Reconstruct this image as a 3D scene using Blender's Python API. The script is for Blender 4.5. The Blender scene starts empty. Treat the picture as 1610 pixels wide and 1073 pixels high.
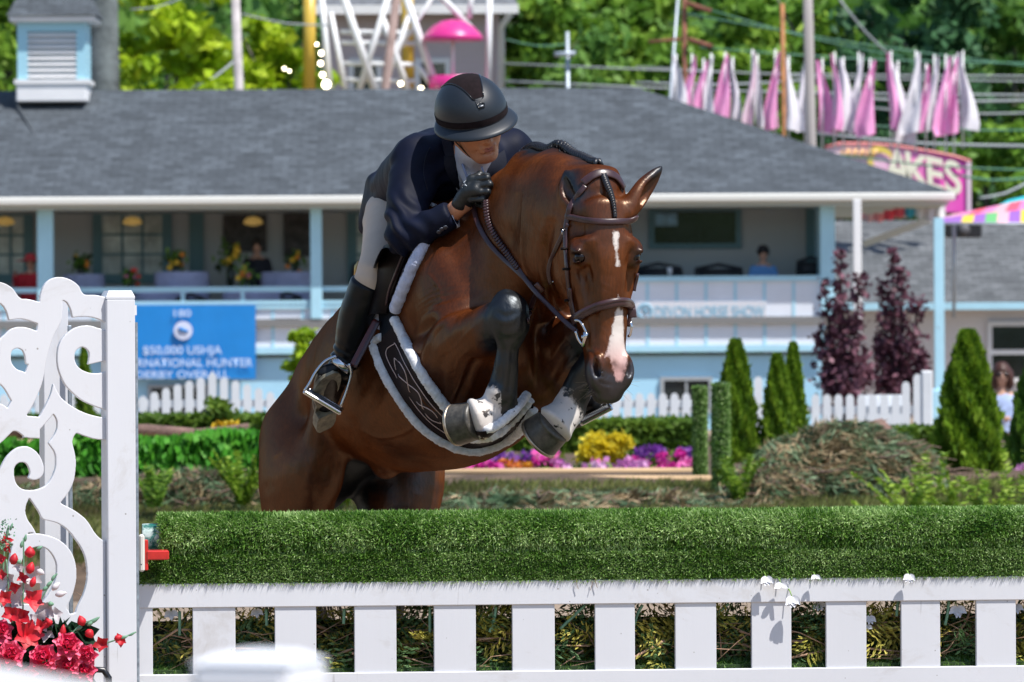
import bpy, math, random
import numpy as np
from mathutils import Vector, Matrix
from mathutils.bvhtree import BVHTree

# ---------------------------------------------------------------- camera
W0, H0, F = 1610.0, 1073.0, 8944.0
CAMZ = 1.5
ROLL = math.radians(-0.3)
scene = bpy.context.scene
cam_data = bpy.data.cameras.new("camera")
cam = bpy.data.objects.new("camera", cam_data)
scene.collection.objects.link(cam)
scene.camera = cam
cam_data.sensor_width = 36.0
cam_data.lens = 36.0 * F / W0
cam_data.clip_start = 0.3
cam_data.clip_end = 2000.0
cam.matrix_world = Matrix.Translation((0, 0, CAMZ)) @ Matrix.Rotation(math.radians(90), 4, 'X') @ Matrix.Rotation(ROLL, 4, 'Z')
cam_data.dof.use_dof = True
cam_data.dof.focus_distance = 16.3
cam_data.dof.aperture_fstop = 11.5

# ---------------------------------------------------------------- world + sun
SUN_EL, SUN_AZ = math.radians(60), math.radians(50)      # azimuth: to the right of straight behind the camera
sun_dir = Vector((math.sin(SUN_AZ) * math.cos(SUN_EL), -math.cos(SUN_AZ) * math.cos(SUN_EL), math.sin(SUN_EL)))
world = bpy.data.worlds.new("World")
scene.world = world
world.use_nodes = True
wn = world.node_tree
bg = wn.nodes.get("Background") or wn.nodes.new("ShaderNodeBackground")
sky = wn.nodes.new("ShaderNodeTexSky")
sky.sky_type = 'NISHITA'
sky.sun_disc = False
sky.sun_elevation = SUN_EL
sky.sun_rotation = math.pi - SUN_AZ
sky.air_density = 1.0
sky.dust_density = 0.4
sky.ozone_density = 1.6
wn.links.new(sky.outputs[0], bg.inputs[0])
bg.inputs[1].default_value = 0.125
sun_data = bpy.data.lights.new("sun", 'SUN')
sun_data.energy = 4.6
sun_data.angle = math.radians(0.5)
sun_data.color = (1.0, 0.955, 0.895)
sun = bpy.data.objects.new("sun", sun_data)
scene.collection.objects.link(sun)
sun.rotation_euler = sun_dir.to_track_quat('Z', 'Y').to_euler()
scene.view_settings.view_transform = 'Standard'
scene.view_settings.look = 'None'
scene.view_settings.gamma = 1.0
scene.view_settings.exposure = 0.40
scene.cycles.max_bounces = 6
scene.cycles.transparent_max_bounces = 6
# ---------------------------------------------------------------- helpers
rng = np.random.default_rng(7)
random.seed(7)
COL = scene.collection
cR, sR = math.cos(ROLL), math.sin(ROLL)

def P(px, py, D):
    """world point at depth D (metres along +Y) seen at photo pixel px,py"""
    x = (px - W0 / 2) / F
    y = -(py - H0 / 2) / F
    return Vector(((x * cR - y * sR) * D, D, CAMZ + (x * sR + y * cR) * D))

D0 = 16.5
def Q(px, py, dz=0.0):
    """as P, with the depth in 'subject pixels' (542 per metre) behind 16.5 m"""
    return np.array(P(px, py, D0 + dz / 542.0))

def tag(o, label=None, cat=None, group=None, kind=None):
    if label: o["label"] = label
    if cat: o["category"] = cat
    if group: o["group"] = group
    if kind: o["kind"] = kind
    return o

def empty(name, loc=(0, 0, 0), label=None, cat=None, group=None, rz=0.0):
    o = bpy.data.objects.new(name, None)
    o.empty_display_size = 0.1
    COL.objects.link(o)
    o.location = loc
    o.rotation_euler = (0, 0, rz)
    o.matrix_basis = Matrix.Translation(loc) @ Matrix.Rotation(rz, 4, 'Z')
    return tag(o, label, cat, group)

def link(name, me, mat=None, parent=None):
    """link a mesh whose vertices are in world space; under a parent it keeps its place"""
    o = bpy.data.objects.new(name, me)
    COL.objects.link(o)
    if mat is not None:
        for m in (mat if isinstance(mat, (list, tuple)) else [mat]):
            me.materials.append(m)
    if parent is not None:
        o.parent = parent
        M = Matrix.Identity(4); q = parent
        while q is not None:
            M = q.matrix_basis @ M
            q = q.parent
        o.matrix_basis = Matrix.Identity(4)
        me.transform(M.inverted())
    return o

def world_of(o):
    M = Matrix.Identity(4)
    while o is not None:
        M = o.matrix_basis @ M
        o = o.parent
    return M

def copy_tree(o, parent=None, kids=None):
    c = o.copy(); COL.objects.link(c)
    c.parent = parent
    for ch in [x for x in ALLKIDS(o)]:
        copy_tree(ch, c)
    return c
def ALLKIDS(o):
    return [x for x in bpy.data.objects if x.parent == o]

def np_mesh(name, V, faces=None, quads=None, smooth=True, extra=None):
    V = np.asarray(V, dtype=np.float32)
    me = bpy.data.meshes.new(name)
    if quads is not None:
        q = np.asarray(quads, dtype=np.int32)
        n, k = q.shape
        me.vertices.add(len(V)); me.vertices.foreach_set("co", V.ravel())
        me.loops.add(n * k); me.loops.foreach_set("vertex_index", q.ravel())
        me.polygons.add(n); me.polygons.foreach_set("loop_start", np.arange(0, n * k, k, dtype=np.int32))
        me.update(calc_edges=True)
        me.validate()
    else:
        me.from_pydata([tuple(map(float, v)) for v in V], [], faces)
        me.update()
    if smooth:
        me.polygons.foreach_set("use_smooth", np.ones(len(me.polygons), dtype=bool))
    return me

def set_attr(me, name, vals, domain='POINT'):
    a = me.attributes.new(name, 'FLOAT', domain)
    a.data.foreach_set("value", np.asarray(vals, dtype=np.float32))

class MB:
    """collects boxes, tubes, prisms; build() links them as one mesh"""
    def __init__(s): s.v = []; s.f = []; s.mi = []; s.m = 0
    def add(s, V, Fs):
        n = len(s.v); s.v.extend([tuple(map(float, v)) for v in V])
        for f in Fs: s.f.append(tuple(i + n for i in f)); s.mi.append(s.m)
        return s
    def box(s, c, d, ax=None):
        """centre c, full sizes d, optional axes (3 unit vectors)"""
        c = np.array(c, float); d = np.array(d, float) / 2
        A = np.eye(3) if ax is None else np.array(ax, float)
        V = []
        for sx in (-1, 1):
            for sy in (-1, 1):
                for sz in (-1, 1):
                    V.append(c + A[0] * d[0] * sx + A[1] * d[1] * sy + A[2] * d[2] * sz)
        return s.add(V, [(0, 1, 3, 2), (4, 6, 7, 5), (0, 4, 5, 1), (2, 3, 7, 6), (0, 2, 6, 4), (1, 5, 7, 3)])
    def bbox(s, lo, hi):
        lo = np.array(lo, float); hi = np.array(hi, float)
        return s.box((lo + hi) / 2, hi - lo)
    def bevbox(s, c, d, b, ax=None):
        """box with all 12 edges chamfered by b"""
        c = np.array(c, float); h = np.array(d, float) / 2
        b = min(b, h.min() * 0.9)
        A = np.eye(3) if ax is None else np.array(ax, float)
        V = []; idx = {}
        for sx in (-1, 1):
            for sy in (-1, 1):
                for sz in (-1, 1):
                    for k in range(3):
                        q = np.array([sx, sy, sz]) * (h - b); q[k] = (sx, sy, sz)[k] * h[k]
                        idx[(sx, sy, sz, k)] = len(V); V.append(c + A.T @ q)
        I = lambda sx, sy, sz, k: idx[(sx, sy, sz, k)]
        Fs = []
        for k in range(3):
            a, e = [j for j in range(3) if j != k]
            for sk in (-1, 1):
                L = []
                for sa, se in ((-1, -1), (1, -1), (1, 1), (-1, 1)):
                    t = [0, 0, 0]; t[k] = sk; t[a] = sa; t[e] = se
                    L.append(I(*t, k))
                Fs.append(tuple(L if (sk > 0) == (k != 1) else L[::-1]))
            # edges running along axis k
            for sa in (-1, 1):
                for se in (-1, 1):
                    L = []
                    for sk, kk in ((-1, a), (-1, e), (1, e), (1, a)):
                        t = [0, 0, 0]; t[k] = sk; t[a] = sa; t[e] = se
                        L.append(I(*t, kk))
                    flip = (sa * se > 0) == (k != 1)
                    Fs.append(tuple(L[::-1] if flip else L))
        for sx in (-1, 1):
            for sy in (-1, 1):
                for sz in (-1, 1):
                    L = [I(sx, sy, sz, 0), I(sx, sy, sz, 1), I(sx, sy, sz, 2)]
                    Fs.append(tuple(L if sx * sy * sz > 0 else L[::-1]))
        return s.add(V, Fs)
    def tube(s, pts, r, n=8, cap=True, flat=None, up=None):
        """tube through pts; r scalar or list; flat: (width scale, height scale) with up vector"""
        pts = [np.array(p, float) for p in pts]
        m = len(pts); rs = [r] * m if np.isscalar(r) else list(r)
        T = []
        for i in range(m):
            t = pts[min(i + 1, m - 1)] - pts[max(i - 1, 0)]
            T.append(t / (np.linalg.norm(t) + 1e-12))
        u = np.array(up, float) if up is not None else (np.array([0, 0, 1.0]) if abs(T[0][2]) < 0.9 else np.array([1.0, 0, 0]))
        V = []; Fs = []
        for i in range(m):
            if up is not None: u = np.array(up, float)
            b = np.cross(T[i], u); b /= np.linalg.norm(b) + 1e-12
            a = np.cross(b, T[i]); a /= np.linalg.norm(a) + 1e-12
            u = a
            fw, fh = flat if flat else (1, 1)
            for k in range(n):
                an = 2 * math.pi * (k + 0.5) / n
                V.append(pts[i] + b * math.cos(an) * rs[i] * fw + a * math.sin(an) * rs[i] * fh)
        for i in range(m - 1):
            for k in range(n):
                k2 = (k + 1) % n
                Fs.append((i * n + k, i * n + k2, (i + 1) * n + k2, (i + 1) * n + k))
        if cap:
            Fs.append(tuple(range(n))[::-1]); Fs.append(tuple((m - 1) * n + k for k in range(n)))
        return s.add(V, Fs)
    def prism(s, outline, o, ex, ey, ez, depth):
        """outline [(u,v)] in plane o + u ex + v ey, extruded by depth along ez (fan-free ngon caps)"""
        o, ex, ey, ez = [np.array(q, float) for q in (o, ex, ey, ez)]
        n = len(outline)
        V = [o + ex * u + ey * v for u, v in outline] + [o + ex * u + ey * v + ez * depth for u, v in outline]
        Fs = [tuple(range(n)), tuple(range(2 * n - 1, n - 1, -1))]
        for i in range(n):
            j = (i + 1) % n
            Fs.append((i, i + n, j + n, j))
        return s.add(V, Fs)
    def lathe(s, prof, c, n=16, ax=None, cap=True):
        """prof [(r,h)], axis third of ax"""
        c = np.array(c, float); A = np.eye(3) if ax is None else np.array(ax, float)
        V = []; Fs = []
        for r, h in prof:
            for k in range(n):
                an = 2 * math.pi * k / n
                V.append(c + A[0] * r * math.cos(an) + A[1] * r * math.sin(an) + A[2] * h)
        for i in range(len(prof) - 1):
            for k in range(n):
                k2 = (k + 1) % n
                Fs.append((i * n + k, i * n + k2, (i + 1) * n + k2, (i + 1) * n + k))
        if cap:
            Fs.append(tuple(range(n))[::-1]); Fs.append(tuple((len(prof) - 1) * n + k for k in range(n)))
        return s.add(V, Fs)
    def sheet(s, rows):
        """grid of points rows[i][j] -> quads"""
        m, n = len(rows), len(rows[0])
        V = [p for r_ in rows for p in r_]
        Fs = [(i * n + j, i * n + j + 1, (i + 1) * n + j + 1, (i + 1) * n + j) for i in range(m - 1) for j in range(n - 1)]
        return s.add(V, Fs)
    def build(s, name, mat=None, parent=None, smooth=False, autosmooth=None):
        me = np_mesh(name, s.v, s.f, smooth=smooth)
        if s.m: me.polygons.foreach_set("material_index", np.array(s.mi, dtype=np.int32))
        if autosmooth is not None:
            me.polygons.foreach_set("use_smooth", np.ones(len(me.polygons), dtype=bool))
            me.set_sharp_from_angle(angle=math.radians(autosmooth))
        return link(name, me, mat, parent)

# ---------------------------------------------------------------- materials
MATS = {}
def nodes_of(m):
    m.use_nodes = True
    nt = m.node_tree
    return nt, nt.nodes, nt.links, nt.nodes["Principled BSDF"]
def noise(nt, scale, detail=4, rough=0.6, coord='Object', stretch=None, dist=0.0):
    tc = nt.nodes.new("ShaderNodeTexCoord")
    n = nt.nodes.new("ShaderNodeTexNoise")
    n.inputs["Scale"].default_value = scale; n.inputs["Detail"].default_value = detail
    n.inputs["Roughness"].default_value = rough; n.inputs["Distortion"].default_value = dist
    if stretch:
        mp = nt.nodes.new("ShaderNodeMapping"); mp.inputs["Scale"].default_value = stretch
        nt.links.new(tc.outputs[coord], mp.inputs[0]); nt.links.new(mp.outputs[0], n.inputs["Vector"])
    else:
        nt.links.new(tc.outputs[coord], n.inputs["Vector"])
    return n
def ramp(nt, src, stops):
    r = nt.nodes.new("ShaderNodeValToRGB")
    cr = r.color_ramp
    while len(cr.elements) < len(stops): cr.elements.new(0.5)
    for e, (p, c) in zip(cr.elements, stops):
        e.position = p; e.color = (*c, 1) if len(c) == 3 else c
    nt.links.new(src, r.inputs[0])
    return r
def mix(nt, fac, a, b, mode='MIX'):
    m = nt.nodes.new("ShaderNodeMix"); m.data_type = 'RGBA'; m.blend_type = mode
    for sock, val in ((m.inputs[0], fac), (m.inputs[6], a), (m.inputs[7], b)):
        if isinstance(val, bpy.types.NodeSocket): nt.links.new(val, sock)
        elif isinstance(val, (int, float)): sock.default_value = val
        else: sock.default_value = (*val, 1) if len(val) == 3 else val
    return m.outputs[2]
def math_(nt, op, a, b=None, clamp=False):
    m = nt.nodes.new("ShaderNodeMath"); m.operation = op; m.use_clamp = clamp
    for sock, val in ((m.inputs[0], a), (m.inputs[1], b)):
        if val is None: continue
        if isinstance(val, bpy.types.NodeSocket): nt.links.new(val, sock)
        else: sock.default_value = val
    return m.outputs[0]
def attr(nt, name):
    a = nt.nodes.new("ShaderNodeAttribute"); a.attribute_name = name
    return a
def bump(nt, b, height, strength=0.3, dist=0.002, normal=None):
    bp = nt.nodes.new("ShaderNodeBump"); bp.inputs["Strength"].default_value = strength; bp.inputs["Distance"].default_value = dist
    nt.links.new(height, bp.inputs["Height"])
    if normal is not None: nt.links.new(normal, bp.inputs["Normal"])
    if b is not None: nt.links.new(bp.outputs[0], b.inputs["Normal"])
    return bp.outputs[0]
def mat(name, col, rough=0.6, metal=0.0, var=0.0, vscale=8.0, bmp=0.0, bscale=80.0, bdist=0.002, spec=0.5, coat=0.0, dark=None, emit=None, sheen=0.0, stretch=None):
    if name in MATS: return MATS[name]
    m = bpy.data.materials.new(name); nt, N, L, b = nodes_of(m)
    b.inputs["Base Color"].default_value = (*col, 1); b.inputs["Roughness"].default_value = rough
    b.inputs["Metallic"].default_value = metal; b.inputs["Specular IOR Level"].default_value = spec
    b.inputs["Coat Weight"].default_value = coat; b.inputs["Sheen Weight"].default_value = sheen
    if var > 0:
        n = noise(nt, vscale, stretch=stretch)
        d = dark if dark is not None else tuple(c * (1 - var) for c in col)
        l = tuple(min(1, c * (1 + var)) for c in col)
        r = ramp(nt, n.outputs[0], [(0.3, d), (0.7, l)])
        L.new(r.outputs[0], b.inputs["Base Color"])
    if bmp > 0:
        n2 = noise(nt, bscale, 6)
        bump(nt, b, n2.outputs[0], bmp, bdist)
    if emit:
        b.inputs["Emission Color"].default_value = (*emit[0], 1); b.inputs["Emission Strength"].default_value = emit[1]
    MATS[name] = m
    return m
def leaf_mat(name, c1, c2, c3, rough=0.55, trans=0.35):
    """foliage: tint attribute per face picks the colour, light passes through the leaves"""
    if name in MATS: return MATS[name]
    m = bpy.data.materials.new(name); nt, N, L, b = nodes_of(m)
    a = attr(nt, "tint")
    r = ramp(nt, a.outputs["Fac"], [(0.0, c1), (0.5, c2), (1.0, c3)])
    L.new(r.outputs[0], b.inputs["Base Color"]); b.inputs["Roughness"].default_value = rough
    b.inputs["Specular IOR Level"].default_value = 0.3
    t = N.new("ShaderNodeBsdfTranslucent"); L.new(r.outputs[0], t.inputs[0])
    mx = N.new("ShaderNodeMixShader"); mx.inputs[0].default_value = trans
    L.new(b.outputs[0], mx.inputs[1]); L.new(t.outputs[0], mx.inputs[2])
    L.new(mx.outputs[0], N["Material Output"].inputs[0])
    MATS[name] = m
    return m

def leaves(name, C, size, m, parent=None, up_bias=0.3, aspect=1.6, tint=None, dirs=None, seed=None):
    """C (n,3) leaf centres -> small bent diamond leaves"""
    r = np.random.default_rng(seed if seed is not None else len(C))
    n = len(C); C = np.asarray(C, float)
    size = np.broadcast_to(np.asarray(size, float), (n,)) * r.uniform(0.6, 1.3, n)
    a = r.normal(size=(n, 3)) if dirs is None else np.asarray(dirs, float) + r.normal(size=(n, 3)) * 0.25
    a /= np.linalg.norm(a, axis=1, keepdims=True)
    nn = r.normal(size=(n, 3)); nn[:, 2] += up_bias * 3
    b = np.cross(a, nn); b /= np.linalg.norm(b, axis=1, keepdims=True) + 1e-9
    a = a * (size * aspect / 2)[:, None]; b = b * (size / 2)[:, None]
    V = np.stack([C - a, C + b, C + a, C - b], axis=1).reshape(-1, 3)
    q = np.arange(4 * n).reshape(n, 4)
    me = np_mesh(name, V, quads=q, smooth=False)
    t = r.random(n) if tint is None else np.clip(tint + r.normal(size=n) * 0.12, 0, 1)
    set_attr(me, "tint", t, 'FACE')
    return link(name, me, m, parent)

# ---------------------------------------------------------------- implicit surfaces
def unit(v):
    v = np.array(v, float); return v / np.linalg.norm(v)
def smooth01(x, a, b):
    t = np.clip((x - a) / (b - a), 0, 1); return t * t * (3 - 2 * t)

def spline(pts, n):
    pts = [np.array(p, float) for p in pts]; out = []
    m = len(pts) - 1
    for i in range(n):
        t = i / (n - 1) * m; j = min(int(t), m - 1); u = t - j
        p0 = pts[max(j - 1, 0)]; p1 = pts[j]; p2 = pts[j + 1]; p3 = pts[min(j + 2, m)]
        out.append(0.5 * ((2 * p1) + (-p0 + p2) * u + (2 * p0 - 5 * p1 + 4 * p2 - p3) * u * u + (-p0 + 3 * p1 - 3 * p2 + p3) * u ** 3))
    return out

class SDF:
    def __init__(s, xs, ys, zs):
        s.g = [np.asarray(a, np.float32) for a in (xs, ys, zs)]
        s.d = np.full([len(a) for a in s.g], 0.5, np.float32)
    def sl(s, lo, hi):
        out = []
        for a, l, h in zip(s.g, lo, hi):
            i = max(0, int(np.searchsorted(a, l)) - 1); j = min(len(a), int(np.searchsorted(a, h)) + 1)
            out.append(slice(i, max(i + 1, j)))
        return tuple(out)
    def pts(s, S):
        return (s.g[0][S[0]][:, None, None], s.g[1][S[1]][None, :, None], s.g[2][S[2]][None, None, :])
    def comb(s, S, b, k, mode):
        a = s.d[S]; k = max(k, 1e-4)
        if mode == 'u':
            h = np.maximum(k - np.abs(a - b), 0) / k
            s.d[S] = np.minimum(a, b) - h * h * k * 0.25
        elif mode == 'c':      # carve
            b = -b
            h = np.maximum(k - np.abs(a - b), 0) / k
            s.d[S] = np.maximum(a, b) + h * h * k * 0.25
    def ell(s, c, r, ax=None, k=0.03, mode='u'):
        c = np.array(c, float); r = np.array(r, float) * np.ones(3)
        A = np.eye(3) if ax is None else np.array(ax, float)
        ext = np.sqrt(((A * r[:, None]) ** 2).sum(0)) + k + 0.02
        S = s.sl(c - ext, c + ext); X, Y, Z = s.pts(S)
        k0 = 0; k1 = 0
        for i in range(3):
            q = (X - c[0]) * A[i, 0] + (Y - c[1]) * A[i, 1] + (Z - c[2]) * A[i, 2]
            k0 = k0 + (q / r[i]) ** 2; k1 = k1 + (q / r[i] ** 2) ** 2
        k0 = np.sqrt(k0); k1 = np.sqrt(k1) + 1e-6
        s.comb(S, (k0 * (k0 - 1) / k1).astype(np.float32), k, mode)
    def loft(s, st, k=0.03, mode='u', cap=1.0, sub=4):
        """st: list of (centre, lateral unit, half width, half height); sections are ellipses"""
        A = np.array([np.concatenate([np.array(c, float), unit(l), [float(w), float(h)]]) for c, l, w, h in st])
        if len(A) > 2 and sub > 1:
            A = np.array(spline(list(A), (len(A) - 1) * sub + 1))
            A[:, 6:8] = np.maximum(A[:, 6:8], 0.003)
        R = A[:, 6:8].max() + k + 0.02
        S = s.sl(A[:, :3].min(0) - R, A[:, :3].max(0) + R); X, Y, Z = s.pts(S)
        best = None
        T = np.gradient(A[:, :3], axis=0) if len(A) > 2 else np.repeat((A[1:, :3] - A[:1, :3]), 2, 0)
        for i in range(len(A) - 1):
            c0, l0, w0, h0 = A[i, :3], A[i, 3:6], A[i, 6], A[i, 7]; c1, l1, w1, h1 = A[i + 1, :3], A[i + 1, 3:6], A[i + 1, 6], A[i + 1, 7]
            r_ = max(w0, h0, w1, h1) + k + 0.02
            lo = np.minimum(c0, c1) - r_; hi = np.maximum(c0, c1) + r_
            S2 = s.sl(lo, hi)
            if best is None: best = np.full(s.d[S].shape, 9, np.float32)
            loc = tuple(slice(b.start - a.start, b.stop - a.start) for a, b in zip(S, S2))
            X, Y, Z = s.pts(S2)
            ax = c1 - c0; L = np.linalg.norm(ax); ax = ax / L
            px, py, pz = X - c0[0], Y - c0[1], Z - c0[2]
            tt = px * ax[0] + py * ax[1] + pz * ax[2]
            t = np.clip(tt / L, 0, 1)
            ex = tt - t * L
            lat = l0 + l1; lat = lat - ax * lat.dot(ax); lat /= np.linalg.norm(lat)
            up = np.cross(ax, lat)
            a = px * lat[0] + py * lat[1] + pz * lat[2]
            b = px * up[0] + py * up[1] + pz * up[2]
            w = w0 + (w1 - w0) * t; h = h0 + (h1 - h0) * t
            m = np.minimum(w, h) * cap
            k0 = np.sqrt((a / w) ** 2 + (b / h) ** 2 + (ex / m) ** 2)
            k1 = np.sqrt((a / w ** 2) ** 2 + (b / h ** 2) ** 2 + (ex / m ** 2) ** 2) + 1e-6
            best[loc] = np.minimum(best[loc], (k0 * (k0 - 1) / k1).astype(np.float32))
        s.comb(S, best, k, mode)
    def cap(s, a, b, ra, rb=None, k=0.02, mode='u'):
        rb = ra if rb is None else rb
        a = np.array(a, float); b = np.array(b, float); R = max(ra, rb) + k + 0.02
        S = s.sl(np.minimum(a, b) - R, np.maximum(a, b) + R); X, Y, Z = s.pts(S)
        d = b - a; L2 = d.dot(d) + 1e-12
        t = np.clip(((X - a[0]) * d[0] + (Y - a[1]) * d[1] + (Z - a[2]) * d[2]) / L2, 0, 1)
        q = np.sqrt((X - a[0] - d[0] * t) ** 2 + (Y - a[1] - d[1] * t) ** 2 + (Z - a[2] - d[2] * t) ** 2)
        s.comb(S, (q - (ra + (rb - ra) * t)).astype(np.float32), k, mode)
    def chain(s, pts, rs, k=0.02, mode='u'):
        for i in range(len(pts) - 1):
            s.cap(pts[i], pts[i + 1], rs[i], rs[i + 1], k, mode)
    def half(s, p, n, k=0.004):
        """keep only the side of the plane that n points away from"""
        X, Y, Z = s.pts((slice(None),) * 3)
        b = (X - p[0]) * n[0] + (Y - p[1]) * n[1] + (Z - p[2]) * n[2]
        s.d = np.maximum(s.d, b.astype(np.float32))
    def mesh(s, level=0.0):
        d = s.d - level
        ins = d < 0
        nx, ny, nz = d.shape
        c = np.zeros((nx - 1, ny - 1, nz - 1), np.int8)
        offs = [(i, j, k) for i in (0, 1) for j in (0, 1) for k in (0, 1)]
        for i, j, k in offs:
            c += ins[i:nx - 1 + i, j:ny - 1 + j, k:nz - 1 + k]
        act = (c > 0) & (c < 8)
        I, J, K = np.nonzero(act)
        n = len(I)
        idx = np.full(act.shape, -1, np.int32); idx[I, J, K] = np.arange(n)
        val = {o: d[I + o[0], J + o[1], K + o[2]] for o in offs}
        pos = {o: np.stack([s.g[0][I + o[0]], s.g[1][J + o[1]], s.g[2][K + o[2]]], 1) for o in offs}
        acc = np.zeros((n, 3), np.float64); cnt = np.zeros(n)
        for a in offs:
            for ax in range(3):
                if a[ax]: continue
                b = list(a); b[ax] = 1; b = tuple(b)
                va, vb = val[a], val[b]
                m = (va < 0) != (vb < 0)
                t = va[m] / (va[m] - vb[m])
                acc[m] += pos[a][m] + (pos[b][m] - pos[a][m]) * t[:, None]
                cnt[m] += 1
        V = acc / cnt[:, None]
        quads = []
        for ax in range(3):
            sl0 = [slice(None)] * 3; sl1 = [slice(None)] * 3
            sl0[ax] = slice(0, -1); sl1[ax] = slice(1, None)
            ch = ins[tuple(sl0)] != ins[tuple(sl1)]
            E = np.nonzero(ch)
            E = [e.copy() for e in E]
            o1, o2 = [a for a in range(3) if a != ax]
            ok = (E[o1] > 0) & (E[o2] > 0) & (E[o1] < d.shape[o1] - 1) & (E[o2] < d.shape[o2] - 1)
            E = [e[ok] for e in E]
            def cell(d1, d2):
                q = [E[0].copy(), E[1].copy(), E[2].copy()]; q[o1] += d1; q[o2] += d2
                return idx[q[0], q[1], q[2]]
            Qd = np.stack([cell(-1, -1), cell(0, -1), cell(0, 0), cell(-1, 0)], 1)
            pos_out = ins[E[0], E[1], E[2]]     # inside on the low side -> normal towards +ax
            flip = pos_out if ax != 1 else ~pos_out
            Qd[~flip] = Qd[~flip][:, ::-1]
            quads.append(Qd)
        return V, np.concatenate(quads)

def grid(lo, hi, h):
    return [np.arange(l, u, h) for l, u in zip(lo, hi)]
def vnormals(V, Qd):
    a, b, c, d = V[Qd[:, 0]], V[Qd[:, 1]], V[Qd[:, 2]], V[Qd[:, 3]]
    fn = np.cross(c - a, d - b)
    N = np.zeros_like(V)
    for i in range(4): np.add.at(N, Qd[:, i], fn)
    return N / (np.linalg.norm(N, axis=1, keepdims=True) + 1e-12)
def relax(V, Qd, it=1, lam=0.5):
    for _ in range(it):
        A = np.zeros_like(V); c = np.zeros(len(V))
        for i in range(4):
            u, w = Qd[:, i], Qd[:, (i + 1) % 4]
            np.add.at(A, u, V[w]); np.add.at(A, w, V[u]); np.add.at(c, u, 1); np.add.at(c, w, 1)
        V = V + (A / np.maximum(c, 1)[:, None] - V) * lam
    return V
def noise3(p, scale, seed=0, oct=3):
    """cheap smooth value noise by sums of sines"""
    r = np.random.default_rng(seed); out = np.zeros(len(p)); amp = 1.0; tot = 0
    for o in range(oct):
        for _ in range(4):
            k = r.normal(size=3) * scale * (2 ** o); ph = r.uniform(0, 6.28)
            out += amp * np.sin(p @ k + ph)
        tot += amp * 2; amp *= 0.5
    return out / tot
# ---------------------------------------------------------------- ground and far setting
def zat(py, D, px=805): return P(px, py, D)[2]
def xat(px, D, py=536): return P(px, py, D)[0]
def struct(o): o["kind"] = "structure"; return o

SAND = mat("arena sand", (.27, .20, .14), .95, var=.22, vscale=1.2, bmp=.6, bscale=30, bdist=.02)
mb = MB(); mb.add([(-60, -4, 0), (60, -4, 0), (200, 400, 0), (-200, 400, 0)], [(0, 1, 2, 3)]); struct(mb.build("ground", SAND))
# the planted bank behind the jump
SOIL = mat("bark soil", (.10, .065, .040), .95, var=.5, vscale=3, bmp=.8, bscale=14, bdist=.05)
mb = MB(); xs_ = np.linspace(-12, 12, 49); ys_ = [33.0, 34, 35, 36.5, 38, 39.2, 42, 46, 52, 56, 57.5, 58.5]; zs_ = [.0, .12, .26, .37, .46, .55, .56, .56, .56, .55, .2, -.01]
mb.sheet([[(x, y, z + (.03 * math.sin(x * 1.7 + y) if 0 < i < 10 else 0)) for x in xs_] for i, (y, z) in enumerate(zip(ys_, zs_))])
struct(mb.build("planting_bed", SOIL, smooth=True))
# wooded hillside behind everything
HILLM = mat("hillside undergrowth", (.050, .100, .024), .9, var=.7, vscale=.5, bmp=1.0, bscale=2.5, bdist=.5)
mb = MB(); rows = []
for j, y in enumerate(np.linspace(150, 260, 14)):
    rows.append([(x, y, max(0, (y - 150) * .30) + 1.2 * math.sin(x * .13 + y * .2) + .8 * math.sin(x * .31)) for x in np.linspace(-70, 70, 60)])
rows.insert(0, [(x, 149.5, -1) for x in np.linspace(-70, 70, 60)])
mb.sheet(rows); struct(mb.build("hillside", HILLM, smooth=True))
mb = MB(); rows = []          # unseen hill ring added behind the camera to block the low sky
for rr, zz in ((64, -1), (66, 1.5), (72, 6), (84, 10), (100, 11), (112, -1)):
    rows.append([(math.sin(a) * rr * 1.0, 20 - math.cos(a) * rr, zz + (1.2 * math.sin(a * 9) + .8 * math.sin(a * 23)) * (zz > 2)) for a in np.linspace(-1.75, 1.75, 70)])
mb.sheet(rows); struct(mb.build("sky_blocking_hills", HILLM, smooth=True))

# ---- trees
TRUNK = mat("tree bark", (.16, .14, .12), .9, var=.4, vscale=4, bmp=.7, bscale=12, bdist=.03, stretch=(1, 1, .3))
LF_Y = leaf_mat("sunny maple leaves", (.14, .27, .010), (.34, .50, .014), (.58, .70, .04))
LF_G = leaf_mat("green leaves", (.060, .155, .020), (.16, .32, .036), (.34, .50, .065))
LF_D = leaf_mat("deep green leaves", (.042, .125, .022), (.115, .25, .042), (.25, .42, .075))
LF_B = leaf_mat("blue green leaves", (.030, .105, .040), (.080, .20, .085), (.18, .32, .14))
def crown_pts(c, r, n, clumps, seed, sig=.16):
    g = np.random.default_rng(seed); c = np.array(c); r = np.array(r)
    u = g.normal(size=(clumps, 3)); u /= np.linalg.norm(u, axis=1, keepdims=True)
    cc = c + u * r * g.uniform(.35, 1.0, (clumps, 1)) ** .6
    k = g.integers(0, clumps, n); off = g.normal(size=(n, 3)); off[:, 2] *= .65
    pts = cc[k] + off * (r.min() * sig) * g.uniform(.5, 1.3, (clumps, 1))[k]
    base = g.random(clumps)[k] * .6 + .2
    return pts, base
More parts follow.
